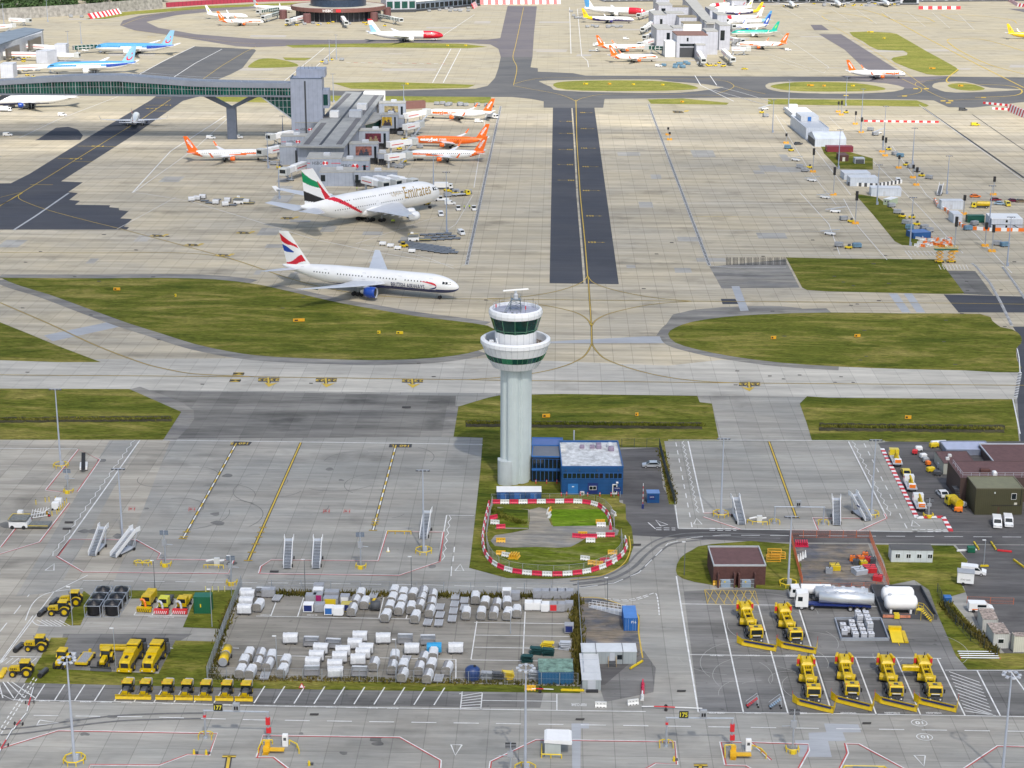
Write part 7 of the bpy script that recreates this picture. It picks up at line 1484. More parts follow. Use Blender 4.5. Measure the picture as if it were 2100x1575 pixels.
tray('black walled bund under the two white tanks',[a,b,c,d],1.0,DGR); tray('low steel tray holding the white liquid containers',[G(*p) for p in ((1725,1314),(1822,1314),(1806,1272),(1712,1272))],.6,GALV)
for x,y,l in ((1812,1255,'nearer white horizontal fuel tank in the black bund'),(1806,1238,'farther white horizontal fuel tank in the black bund')):
    t=thing('storage_tank',l,'tank',G(x,y),0,'white horizontal tanks'); m=MB(); m.s=True; rg=[]
    for xx,r in ((0,.2),(.1,.9),(.4,1.35),(.9,1.5),(5.4,1.5),(5.9,1.35),(6.2,.9),(6.3,.2)): rg.append([(xx,r*math.cos(2*PI*i/24),2.1+r*math.sin(2*PI*i/24)) for i in range(24)])
    m.loft(rg); m.build('vessel',WHT,t)
    for xx in (1.2,5.0): m=MB(); m.box(xx-.2,-1,0,xx+.2,1,1.2); m.build('saddle',WHT,t)
    m=MB(); m.rod((1,0,3.5),(1,0,3.8),.35,10); m.build('manway',LGR,t)
k=0
for cx,cy,n,st in ((1731,1303,1,0),(1736,1298,1,0),(1728,1290,1,0),(1754,1309,1,0),(1771,1309,1,0),(1786,1309,1,0),(1751,1301,1,0),(1768,1300,1,0),(1748,1293,1,0),(1765,1292,1,0),(1746,1284,1,0),(1783,1300,2,0),(1780,1292,2,0),(1762,1284,2,0),(1777,1285,2,0),(1758,1276,2,0),(1774,1277,2,0)):
    for s in range(n):
        t=thing('liquid_container',f"white caged liquid container, {od(k)} counting from the near left of the tray",'container',(*G(cx,cy).to_2d(),.12+s*1.15),0,'liquid containers in the tray'); k+=1
        m=MB(); m.rb(0,0,.15,1.1,1.0,.95,0,.05); m.build('bottle',mat('hdpe_white',(.55,.57,.62),.5,var=.2,vs=3),t); m=MB()
        for z in (.3,.6,.9): m.path([(-.57,-.52,z),(.57,-.52,z),(.57,.52,z),(-.57,.52,z),(-.57,-.52,z)],.02,4)
        m.rod((0,0,1.1),(0,0,1.14),.12,8); m.build('cage',DGR,t)
t=thing('loading_ramp','yellow sloping loading ramp with side mesh next to the tray','ramp',G(1838,1308),hd((1838,1284),(1848,1314))); m=MB(); m.side([(-3.2,.6),(2.4,.1),(2.4,.2),(-3.2,.8)],-1.1,1.1); m.build('deck',YEL,t); m=MB(); m.box(-2.5,1.2,.1,2.4,1.9,.4); m.box(-2.8,-1.2,.5,-2.0,1.2,1.2); m.rod((2.4,0,.15),(3.6,.1,.15),.07,6); m.build('side_frame',YEB,t)
t=thing('step_platform','yellow access platform with steps by the white tanks','platform',G(1890,1270),-.5); m=MB(); m.box(-1,-.6,1.9,0,.6,2.0); 
for k in range(6): m.box(0+k*.32,-.5,1.7-k*.3,.3+k*.32,.5,1.75-k*.3)
m.build('steps',YEL,t); m=MB()
for s in (-.6,.6): m.path([(-1,s,0),(-1,s,3),(0,s,3),(2.0,s,1.1),(2.0,s,0)],.04,4); m.rod((0,s,0),(0,s,3),.04,4)
m.build('handrail',YEL,t)
t=thing('spray_boom','orange and pink striped boom trough below the white tanks','boom',G(1838,1268)); m=MB(); m.box(-2.6,-.4,.3,2.6,.4,.8); m.build('trough',mat('striped_orange',(.65,.25,.15),.6,var=.6,vs=2),t); m=MB(); m.box(-.5,-.7,.2,.5,.5,1.0); m.build('mount',YEL,t)
# ---------------------------------------------------------------- baggage carts
CVW=mat('white_canvas',(.66,.68,.71),.75,var=.18,vs=2.5); CVG=mat('grey_canvas',(.25,.25,.26),.8,var=.2,vs=2); CVB=mat('blue_canvas',(.03,.32,.62),.7,var=.2,vs=2); SLT=mat('slatted_steel',(.26,.26,.27),.5,var=.2,vs=4)
def cart(kind):
    t=T0('baggage_cart','baggage cart'); L,W_=2.7,1.55
    m=MB(); m.box(-L/2,-W_/2,.35,L/2,W_/2,.5); m.rod((L/2,0,.4),(L/2+.8,0,.3),.04,4); m.build('deck',SLT,t)
    wheels(t,[(-.85,-.65),(-.85,.65),(.85,-.65),(.85,.65)],.2,.12)
    if kind=='flat':
        m=MB()
        for k in range(5): m.box(-L/2+k*L/5+.05,-W_/2,.5,-L/2+k*L/5+.2,W_/2,.58)
        for s in (-1,1): m.box(-L/2,s*.7-.06,.58,L/2,s*.7+.06,.64)
        m.build('deck_rollers',LGR,t); return t
    m=MB()
    for x in (-L/2,L/2):
        for y in (-W_/2,W_/2): m.rod((x,y,.5),(x,y,1.7),.035,4)
        for z in (.7,.95,1.2,1.45,1.7): m.box(x-.03,-W_/2,z,x+.03,W_/2,z+.09)
    m.build('end_frame',SLT,t)
    if kind=='open': 
        m=MB(); m.loft([[(x,-.05,1.85),(x,W_/2,1.72),(x,W_/2+.02,.7),(x,W_/2-.03,.7),(x,W_/2-.05,1.68),(x,-.05,1.8)] for x in (-L/2,0,L/2)]); m.build('canvas_cover',CVW,t); return t
    rr=random.Random(hash(kind)%99 if 0 else len(kind)*7)
    def ring(x,j):
        a=[(-W_/2-.03,.5+j*.35),(-W_/2-.05,1.2),(-W_/2-.02,1.62),(-W_/2+.28,1.98+j*.08),(0,2.04-j*.10),(W_/2-.28,1.99),(W_/2+.02,1.62+j*.05),(W_/2+.05,1.2),(W_/2+.03,.55+j*.2)]
        return [(x,y+rr.uniform(-.05,.05),z+rr.uniform(-.05,.05)) for y,z in a]+[(x,y*.94,z-.04) for y,z in reversed(a)]
    m=MB()
    half=1 if kind=='half' else 0
    m.loft([ring(-L/2+L*k/6,.3*rr.random()) for k in range(7)],True,(lambda k,i:1 if (half and (i<4 or i>13)) else 0)); m.build('canvas_cover',[CVB if kind=='blue' else CVW,CVG],t)
    for sx in (-1,1):
        m=MB(); m.front([(-W_/2+.02,.5),(W_/2-.02,.5),(W_/2-.02,1.6),(W_/2-.3,1.9),(-W_/2+.3,1.9),(-W_/2+.02,1.6)],sx*L/2-.01 if sx>0 else -L/2-.05,sx*L/2+.05 if sx>0 else -L/2+.01); ep=m.build('end_panel',mat('beige_panel',(.34,.32,.29),.7,var=.3,vs=3),t)
        m=MB(); [m.box(sx*(L/2+.05)-.015,-W_/2+.05,z,sx*(L/2+.05)+.015,W_/2-.05,z+.06) for z in (.65,.9,1.15,1.4,1.65)]; m.build('slats',DGR,ep)
    return t
PRO={k:cart(k) for k in ('white','half','flat','open','blue')}
carts=[]
def C(ox,oy,lst,kind,ang): 
    for x,y in lst: carts.append((ox+x/4,oy+y/4,kind,ang))
A1,A2=hd((700,1210),(680,1260)),0
C(525,1181,[(1068,380),(1100,308),(1120,240),(1135,180),(1180,325),(1200,262),(1210,200),(1290,205),(1275,315),(1310,390),(1725,360),(1850,360),(1880,275),(1800,232),(2065,365),(2060,275),(860,205),(895,275),(25,295)],'white',A1)
C(525,1181,[(1345,300),(1360,240),(1375,190),(1428,345),(1440,280),(1450,215),(1950,360),(1975,290),(790,330),(815,262)],'half',A1)
C(1050,1181,[(40,345)],'white',A1); C(0,1181,[(2010,325),(2025,265),(2035,205)],'white',A2)
C(525,1181,[(1510,285),(1410,410),(1500,415),(1510,350),(1610,380),(1620,318),(1630,260),(1635,200),(1710,290),(1710,230),(175,210),(965,190),(75,850),(1500,870),(1230,715)],'flat',A1)
C(525,1181,[(40,705),(1970-525*4*0-1000,0)][:1],'half',A1)
C(525,1181,[(130,720),(220,835),(245,760),(1140,720),(1210,795),(1455,700),(1440,790)],'white',A1)
C(525,1181,[(15,775),(100,785),(970,780),(1120,805),(1205,870),(1340,815),(1375,735),(1410,880),(1570,815)],'half',A1)
C(0,1181,[(1978,840),(2060,845),(2005,760),(2045,700)],'white',A1)
C(525,1181,[(285,565),(855,550),(1045,565),(815,610),(905,650),(535,650),(500,710),(470,765),(715,670),(690,720),(650,785),(840,740),(1280,650),(1640,645),(880,690),(655,845)],'white',A2)
C(525,1181,[(635,605),(1225,567),(1410,575),(460,830),(850,835),(60,180),(455,588)],'open',A2); C(525,1181,[(1462,648)],'blue',A2)
top_=[c for c in carts if c[1]<1290]; bot=[c for c in carts if c[1]>=1290]
DSC={'white':'white covered baggage cart','half':'white and grey covered baggage cart','flat':'bare flat baggage dolly','open':'baggage cart with an open side','blue':'bright blue covered baggage cart'}
for nm,gl in (('far',top_),('near',bot)):
    for kind in DSC:
        s=sorted([c for c in gl if c[2]==kind])
        for i,(x,y,k,a) in enumerate(s):
            dirs='end on' if a!=0 else 'side on'
            put(PRO[k],USED,(f"{DSC[k]}, {od(i)} such from left, {nm} half of yard" if kind!='blue' else 'bright blue covered baggage cart, the only blue one in the yard'),G(x,y-3),a+random.uniform(-.08,.08),'baggage carts in the fenced yard')
# cargo boxes
def box_uld(p,w,d,h,front,top_m,label,name='cargo_box',z=0,a=0):
    t=thing(name,label,'cargo box',(*G(*p).to_2d(),z),a,'cargo boxes in the yard'); m=MB(); m.side([(-w/2,.25),(w/2-.25,.25),(w/2,.6),(w/2,h),(-w/2,h)],0,d); m.build('shell',top_m,t)
    m=MB(); m.box(-w*.40,-.04,.45,w*.36,.0,h-.15); m.build('door',front,t)
AL=mat('dull_aluminium',(.42,.43,.46),.5,.3,var=.2,vs=2); PNK=mat('magenta_panel',(.4,.02,.15),.5)
bx=[((106+525,0),0)]
i=0
for x,y,f,tm,w_ in ((632,1260,NVY,WHT,2.0),(655,1260,AL,AL,1.9),(674,1266,BLU,WHT,1.7),(694,1267,WHT,WHT,2.0),(710,1259,NVY,mat('dull_yellow',(.5,.42,.1),.6),2.0),(637,1241,AL,AL,2.0),(652,1239,PNK,AL,1.8),(652,1229,AL,WHT,2.0),(653,1220,AL,AL,2.0),(678,1247,YEL,AL,2.8),(680,1234,AL,AL,2.8),(707,1243,WHT,AL,1.8),(1085,1256,WHT,WHT,1.7),(1102,1256,WHT,WHT,1.7),(1118,1259,WHT,WHT,1.6),(1135,1259,RED,AL,1.6),(1151,1259,AL,AL,1.6),(1167,1257,AL,AL,1.6),(1102,1232,AL,AL,1.7),(1119,1232,AL,AL,1.7),(1135,1232,AL,AL,1.7),(1151,1232,AL,AL,1.7),(1167,1232,AL,AL,1.7),(1057,1236,AL,AL,1.7),(1039,1230,AL,WHT,1.7),(1167,1303,NVY,AL,1.7),(503,1231,AL,WHT,2.2),(550,1229,AL,AL,2.6)):
    col={id(NVY):'navy fronted',id(AL):'grey',id(BLU):'blue fronted',id(WHT):'white',id(PNK):'pink marked',id(RED):'red banded',id(YEL):'yellow lidded'}[id(f)]
    box_uld((x,y-2),w_,1.6,1.8,f,tm,f'{col} metal cargo box, {od(i)} in the yard listed from the left cluster'); i+=1
# fuel bowser shapes and odd yard things
t=thing('yellow_tank_trailer','yellow round topped tank trailer at the left end of the yard','trailer',G(460,1364),hd((470,1330),(455,1370))); m=MB(); m.s=True
for x0 in (0,-3): m.rod((x0-1.3,0,1.3),(x0+1.2,0,1.3),.85,16)
m.build('tank',YEB,t); m=MB(); m.rod((1.2,0,1.2),(1.35,0,1.2),.8,16); m.rod((-1.8,0,1.2),(-1.65,0,1.2),.9,16); m.build('end_cap',GRY,t); wheels(t,[(0,-.8),(0,.8),(-3,-.8),(-3,.8)],.35,.2)
t=thing('yellow_tank_trailer','grey and yellow hooped unit among the cargo boxes','trailer',G(770,1252),0); m=MB(); m.s=True; m.rod((-.9,0,1.1),(.9,0,1.1),.95,14); m.build('tank',DGR,t); m=MB(); m.add([(-1.2,-.6,1.6),(-.8,-.6,1.6),(.2,.6,2.3),(-.4,.6,2.3)],[(0,1,2,3)]); m.build('hood',YEB,t)
t=thing('round_tank','dark blue round plastic tank inside the yard fence','tank',G(969,1392)); m=MB(); m.s=True; m.lathe([(1.25,0),(1.3,.3),(1.25,.6),(1.3,.9),(1.3,1.9),(.9,2.3),(.3,2.45),(.01,2.45)],20); m.build('barrel',mat('dark_blue_plastic',(.02,.05,.17),.4),t); m=MB(); m.rod((.4,0,2.3),(.4,0,2.6),.25,8); m.build('lid',BLK,t)
rr=random.Random(4)
for i,(x,y,c,l) in enumerate(((1000,1392,GRY,'grey stack of steel frames beside the dark blue tank'),(1020,1394,DGR,'dark crate behind the yard fence near the red pile'),(1040,1392,YEL,'yellow rail bundle behind the yard fence'),(1100,1342,mat('teal_dark',(.01,.06,.06),.6),'dark teal stack of chairs behind the rusty container'),(1125,1344,mat('teal_dark',(.01,.06,.06),.6),'second dark teal stack of chairs behind the rusty container'),(1080,1358,mat('teal_dark',(.01,.06,.06),.6),'dark teal stack left of the rusty container'),(1122,1331,YEL,'yellow frame left of the white frames'),(1160,1331,LGR,'white steel frames at the yard edge'),(1098,1392,GRY,'grey cage on the red barrier pile'))):
    t=thing('frame_stack',l,'frame stack',G(x,y),0,'odd stacks in the yard corner'); m=MB()
    for k in range(5): m.rb(rr.uniform(-.3,.3),rr.uniform(-.2,.2),.1+k*.3,2.0,1.1,.1,rr.uniform(-.2,.2))
    for sx in (-.9,.9):
        for sy in (-.5,.5): m.rod((sx,sy,0),(sx,sy,1.6),.05,4)
    m.build('frames',c,t)
# ---------------------------------------------------------------- water filled barriers and site fence
def barrier(col,nm):
    t=T0('water_barrier','barrier'); m=MB(); m.front([(-.3,0),(.3,0),(.3,.25),(.12,.45),(.12,1.0),(-.12,1.0),(-.12,.45),(-.3,.25)],-.98,.98); b=m.build('shell',col,t)
    m=MB()
    for k in (-.55,0,.55): m.box(k-.12,-.31,.05,k+.12,.31,.2); m.box(k-.08,-.135,.62,k+.08,.135,.74)
    m.build('fork_slots',DGR,t); return t
BR=barrier(mat('barrier_red',(.60,.02,.07),.45),'red'); BW=barrier(mat('barrier_white',(.72,.73,.72),.45,var=.2,vs=2),'white'); BY=barrier(mat('barrier_yellow',(.75,.42,.03),.45),'yellow')
ring=cr([(1003,1034),(997,1060),(992,1085),(990,1110),(996,1138),(1015,1160),(1050,1174),(1100,1180),(1150,1181),(1200,1176),(1240,1164),(1270,1146),(1284,1125),(1282,1107)],10)
top2=cr([(1007,1033),(1060,1033),(1120,1032),(1185,1032),(1222,1038),(1240,1050),(1250,1066),(1252,1084)],8)
def walk(path,step):
    P=[Vector((*p,0)) for p in wpath(path)]; out=[]; d=0; nxt=step/2
    for a,b in zip(P,P[1:]):
        L=(b-a).length
        while d+L>nxt: out.append((a.lerp(b,(nxt-d)/L),math.atan2((b-a).y,(b-a).x))); nxt+=step
        d+=L
    return out
n=0
for pth,desc in ((ring,'along the outer curve'),(top2,'along the back line')):
    W2=walk(pth,2.05)
    for i,(p,a) in enumerate(W2):
        red=i%2==0; put(BR if red else BW,USED,f"{'red' if red else 'white'} water filled barrier, {od(i)} {desc} from the left",p,a,'barriers round the grass site')
loose=[(1012,1065,'r',.6),(1015,1075,'w',-.2),(1027,1084,'r',.15),(1027,1112,'y',0),(1124,1052,'w',1.4),(1127,1060,'w',1.4),(1128,1050,'y',1.4),(1258,1056,'w',-1.1),(1233,1080,'w',0),(1231,1074,'y',0),(1183,1103,'r',-.2),(1195,1099,'y',0),(1200,1104,'r',.2),(1211,1112,'w',0),(1215,1104,'r',0),(1232,1101,'w',0),(1251,1101,'r',0),(1256,1137,'y',0),(1257,1148,'w',.9),(1200,1149,'w',-.3),(1215,1158,'y',0),(1227,1160,'y',0),(1240,1153,'r',.1),(1250,1157,'w',.2),(1047,1144,'y',1.3),(1052,1144,'y',1.3),(1057,1144,'y',1.3),(1062,1145,'y',1.3),(1038,1142,'w',-.4),(1027,1138,'y',0),(1232,1450,'w',0),(1298,1445,'w',.3),(1318,1420,'r',1.5),(1317,1432,'w',1.5),(1318,1408,'r',1.5),(1087,1416,'o',0),(1472,1200,'o',0)]
for i,(x,y,c,a) in enumerate(loose):
    nm={'r':'red','w':'white','y':'yellow','o':'orange'}[c]; put({'r':BR,'w':BW,'y':BY,'o':BY}[c],USED,f"loose {nm} plastic barrier, {od(i)} of those scattered off the ring",G(x,y),a,'loose barriers')
FM=mat('fence_mesh_grey',(.45,.48,.50),.4,.4)
def panel():
    t=T0('mesh_fence_panel','fence panel'); m=MB(); m.path([(-1.6,0,.1),(1.6,0,.1),(1.6,0,2.0),(-1.6,0,2.0),(-1.6,0,.1)],.03,4); m.build('frame',FM,t); m=MB()
    for k in range(1,26): m.rod((-1.6+k*.125,0,.1),(-1.6+k*.125,0,2.0),.005,3)
    for k in range(1,5): m.rod((-1.6,0,.1+k*.38),(1.6,0,.1+k*.38),.005,3)
    m.build('wires',FM,t)
    for s in (-1.6,1.6): m=MB(); m.rb(s,0,0,.25,.6,.13); m.build('foot',DGR,t)
    return t
FP=panel()
for pth,desc in ((ring,'outer curve'),(top2,'back line')):
    for i,(p,a) in enumerate(walk(pth,3.3)):
        q=p+Vector((-math.sin(a),math.cos(a),0))*(.8 if desc=='outer curve' else .8); put(FP,USED,f"grey mesh fence panel, {od(i)} from left on the {desc}",(q.x,q.y),a,'mesh panels round the grass site')
def chain_fence(label,pts,h=2.4,step=3,mt=GALV,slats=.25,name='chain_link_fence'):
    P=[G(*p) for p in pts]; t=thing(name,label,'fence',P[0]); o=P[0]; m=MB(); k=0
    pm=MB(); pm.rod((0,0,0),(0,0,h),.06,5); p0=pm.build('post',mt,t); pm_=p0.data; first=True
    for a,b in zip(P,P[1:]):
        L=(b-a).length; n=max(1,int(L/step))
        for i in range(n+1):
            q=a+(b-a)*i/n-o
            if first: p0.location=q; first=False
            else: c=p0.copy(); COL.objects.link(c); parent(c,t); c.location=q
        for z in (.15,h*.5,h): m.rod((a-o)+Vector((0,0,z)),(b-o)+Vector((0,0,z)),.018,4)
        ns=int(L/slats)
        for i in range(ns): q=a+(b-a)*i/ns-o; m.rod((q.x,q.y,.1),(q.x,q.y,h),.010,3)
    m.build('mesh',mt,t)
chain_fence('tall silver mesh fence along the left side of the baggage yard',[(495,1204),(462,1290),(425,1394)],2.6,3,GALV,.14)
chain_fence('low visibility mesh fence along the front of the baggage yard',[(426,1394),(700,1398),(1185,1406)]); chain_fence('thin mesh fence along the back of the baggage yard',[(497,1210),(800,1214),(1186,1218)],2.2,5)
chain_fence('mesh fence between the baggage yard and the gravel yard',[(1185,1215),(1190,1300),(1197,1400)],2.6,3,GALV,.2)
DKF=mat('dark_fence',(.03,.05,.07),.6); chain_fence('dark mesh fence behind the blue building car park',[(1275,918),(1352,918)],2.4,3,DKF); chain_fence('dark mesh fence beside the car park and aircraft stand',[(1352,918),(1366,975),(1384,1035)],2.4,3,DKF,.18)
chain_fence('overgrown mesh fence by the rusty containers',[(1922,1215),(1945,1265),(1990,1315),(2045,1345)],2.0,3,DKF)
OF=mat('orange_mesh',(.60,.17,.08),.6)
chain_fence('orange mesh fence round the building site',[(1620,1103),(1783,1104),(1800,1150),(1822,1203)],1.8,2.5,OF,.12,'site_fence'); chain_fence('orange mesh fence on the left side of the building site',[(1622,1106),(1632,1150),(1645,1200)],1.8,2.5,OF,.12,'site_fence'); chain_fence('orange mesh fence along the near side of the building site',[(1645,1204),(1720,1208),(1822,1204)],1.2,2.5,OF,.14,'site_fence')
chain_fence('orange and white mesh fence crossing the dark car park',[(1983,1237),(2078,1240)],1.4,3,OF,.2,'site_fence')
# weeds along fences and shrubs
def tuft(label,pts,n,hh,seed,mt=M_wed):
    rr=random.Random(seed); P=[G(*p) for p in pts]; m=MB()
    for _ in range(n):
        k=rr.randrange(len(P)-1); q=P[k].lerp(P[k+1],rr.random()); x,y=q.x+rr.gauss(0,.5),q.y+rr.gauss(0,.5); s=hh*rr.uniform(.3,1); a=rr.uniform(0,PI); c,d=math.cos(a)*.18,math.sin(a)*.18; lx,ly=rr.gauss(0,.25),rr.gauss(0,.25)
        m.add([(x-c,y-d,0),(x+c,y+d,0),(x+lx+c*.3,y+ly+d*.3,s),(x+lx-c*.3,y+ly-d*.3,s)],[(0,1,2,3)])
    o=m.build('weeds',mt); tag(o,label,'weeds',None,'stuff')
tuft('tall dry weeds along the back of the baggage yard',[(500,1218),(800,1222),(1180,1226)],2200,1.0,1); tuft('green and brown weeds between baggage yard and gravel yard',[(1180,1226),(1184,1310),(1190,1398)],1500,1.6,2); tuft('weeds along the front fence of the baggage yard',[(430,1392),(800,1397),(1185,1404)],1600,.6,3); tuft('weeds beside the silver fence',[(478,1235),(455,1300),(432,1390)],700,.9,4)
tuft('dark weeds along the tower compound fence',[(1356,925),(1370,985),(1382,1030)],900,.6,5,M_wed); tuft('bushes by the rusty containers',[(1935,1240),(1960,1270),(2010,1310),(2040,1340)],1500,1.1,6,M_wed); tuft('rough weeds inside the barrier ring',[(1010,1045),(1030,1060),(1075,1075)],1200,.6,7,M_gra); tuft('coarse grass along the ditch behind the tower',[(958,868),(1440,874)],2600,.8,8,M_gra); tuft('coarse grass along the right ditch',[(1685,876),(2058,881)],2200,.8,9,M_gra); tuft('coarse grass along the left ditch',[(-20,862),(350,860)],1800,.7,10,M_gra)
# ---------------------------------------------------------------- floodlight masts
MPT=mat('mast_paint',(.40,.44,.52),.5)
def mast(p,ty,label,crown='ring',guard=0,col=MPT,r=.25):
    h=top(p[0],p[1],ty); far_=p[1]<560
    t=thing('floodlight_mast',label,'floodlight mast',G(*p),0,'floodlight masts'); m=MB(); m.rod((0,0,0),(0,0,h),r if not far_ else .32,10,r*.45); m.rb(.45,.1,0,.45,.4,1.3); m.build('pole',col,t)
    n=8 if crown=='ring' else 4
    m=MB()
    if crown=='ring': m.path([(1.1*math.cos(2*PI*k/12),1.1*math.sin(2*PI*k/12),h-.1) for k in range(13)],.06,4); 
    else: m.rod((-1.3,0,h-.1),(1.3,0,h-.1),.08,4)
    m.build('head_frame',col,t)
    for k in range(n):
        a=2*PI*k/n; x,y=(1.25*math.cos(a),1.25*math.sin(a)) if crown=='ring' else (-1.2+.8*k,0); m=MB(); m.rb(x,y,h-.35,.55,.45,.22,a,.05); m.build('lamp',LGR if crown=='ring' else DGR,t)
    if guard:
        m=MB(); P=[(1.75*math.cos(2*PI*(k+.5)/8),1.75*math.sin(2*PI*(k+.5)/8)) for k in range(9)]
        m.path([(x,y,.75) for x,y in P],.11,6)
        for x,y in P[:8]: m.rod((x,y,0),(x,y,.75),.09,6)
        m.build('guard_rail',YEL,t)
M1=[((125,957),797,'left edge by the ditch','bar',1),((252,1110),960,'above the two angled stairs','bar',0),((869,1133),963,'with yellow guard, near the lone stairs left of the tower','bar',1),((153,1562),1351,'with yellow guard at bottom left','ring',1),((1077,1582),1367,'at bottom centre with round lamp head','ring',1),((2055,1592),1381,'at bottom right with round lamp head','ring',0),((1478,1057),898,'right of the car park','bar',1),((1786,1057),901,'beside the angled stairs on the right','bar',1),((1616,1200),1058,'next to the building site','bar',1)]
for p,ty,l,c,g_ in M1: mast(p,ty,f'tall grey floodlight mast {l}',c,g_)
M2=[((916,478),352,'beside the pallet dollies'),((889,382),316,'behind the jumbo nose'),((684,210),151,'behind the lift tower'),((828,207),174,'behind the red brick substation'),((580,272),237,'left of the lift tower foot'),((676,125),81,'on the far remote stands, left'),((690,122),71,'on the far remote stands, right'),((550,345),271,'left of the pier near orange tail'),((573,408),331,'at the jumbo wing tip'),((1584,272),204,'leftmost of the right hand aprons'),((1617,218),164,'near the white flat roofed shed'),((1734,217),157,'behind the far grass strip'),((1765,272),182,'left of the red white barrier line'),((1811,310),217,'by the white belt loader'),((1719,346),265,'in front of the tent shed'),((1871,336),262,'centre of the right apron'),((1941,398),319,'by the lone stairs on the right apron'),((1798,420),337,'behind the green cabin'),((2028,470),380,'inside the site compound'),((1866,504),404,'beside the orange barrier pile'),((2065,546),444,'beside the haul road'),((98,45),0,'against the concrete wall'),((8,50),8,'at the extreme upper left'),((167,90),45,'in front of the curved taxiway'),((140,95),64,'by the farthest tube bridge')]
for p,ty,l in M2: mast(p,ty,f'slim floodlight mast {l}','bar',0,mat('mast_grey_blue',(.30,.35,.45),.5),.22)
for (x,y,ty,l) in ((149,1283,1204,'near the tractors'),(435,1286,1209,'by the green housing'),(238,1378,1289,'in front of the sweepers'),(318,1210,1150,'behind the snow blowers'),(475,1222,1140,'at the yard corner'),(569,1392,1305,'inside the yard, left'),(813,1398,1312,'inside the yard, centre'),(1047,1300,1312-60,'inside the yard, right'),(844,1212,1142,'on the road behind the yard'),(1245,1255,1185,'on the gravel yard'),(1403,1180,1112,'on the round grass corner'),(2017,1160,1108,'in the dark car park'),(626,1214,1148,'on the road, left of centre')):
    t=thing('lamp_post',f'thin lamp post {l}','lamp post',G(x,y),0,'thin lamp posts'); h=top(x,y,ty); m=MB(); m.rod((0,0,0),(0,0,h),.09,6,.06); m.build('post',mat('dark_post',(.12,.13,.14),.6) if x in (318,844,1245,1403,626) else GALV,t); m=MB(); m.rb(-.3,0,h,.7,.25,.12); m.build('lamp',WHT,t)
# ---------------------------------------------------------------- passenger stairs
def stairs():
    t=T0('passenger_stairs','mobile stairs'); L,Hh=6.4,3.6
    m=MB(); 
    for s in (-.8,.8): m.add([(0,s-.06,.25),(0,s+.06,.25),(-L,s+.06,Hh),(-L,s-.06,Hh),(0,s-.06,1.15),(0,s+.06,1.15),(-L,s+.06,Hh+.95),(-L,s-.06,Hh+.95)],[(3,2,1,0),(4,5,6,7),(0,1,5,4),(1,2,6,5),(2,3,7,6),(3,0,4,7)])
    m.build('side_panel',WHT,t); m=MB()
    for k in range(18): x=-L*k/18; m.box(x-.32,-.74,.3+(Hh-.3)*k/18,x,.74,.36+(Hh-.3)*k/18)
    st=m.build('steps',GALV,t); m=MB()
    for k in range(18): x=-L*k/18; m.box(x-.34,-.74,.1+(Hh-.3)*k/18,x-.31,.74,.28+(Hh-.3)*k/18)
    m.build('risers',BLK,st)
    m=MB(); m.box(-L-1.3,-.95,Hh,-L,.95,Hh+.1); p=m.build('platform',LGR,t); m=MB()
    for s in (-.95,.95): m.box(-L-1.3,s-.04,Hh+.1,-L,s+.04,Hh+1.1)
    m.build('platform_sides',WHT,p); m=MB()
    for s in (-.7,.7): m.path([(-L-.6,s,Hh),(-L+1.2,s,.6),(-.8,s,.6)],.07,4); m.rod((-L+.4,s,.6),(-L-.3,s,Hh),.07,4)
    m.box(-L+.6,-.8,.45,-1.0,.8,.65); m.build('undercarriage',LGR,t); wheels(t,[(-1.2,-.95),(-1.2,.95),(-L+1,-1.0),(-L+1,1.0)],.35,.22)
    m=MB(); m.box(-L*.62,-.88,Hh*.62+.15,-L*.40,-.865,Hh*.62+.5); m.build('name_board',NVY,t)
    return t
SP=stairs()
for b,tp,l in (((189,1142),(216,1096),'left of a leaning pair by the tall mast'),((232,1145),(270,1108),'right of a leaning pair by the tall mast'),((589,1168),(594,1124),'left of two facing the camera'),((648,1168),(653,1124),'right of two facing the camera'),((868,1107),(875,1070),'behind the guarded mast'),((1521,1078),(1509,1040),'left one on the right hand stand'),((1716,1079),(1713,1037),'centre one on the right hand stand'),((1781,1070),(1752,1032),'leaning against the tall mast on the right'),((1925,402),(1935,380),'lone white stairs on the right apron'),((1300,392+800),(0,0),'x')):
    if l=='x': continue
    a=hd((tp[0],tp[1]+18),b) if b[1]>900 else -1.9
    put(SP,USED,f'white mobile passenger stairs, {l}',G(*b),a,'mobile passenger stairs')
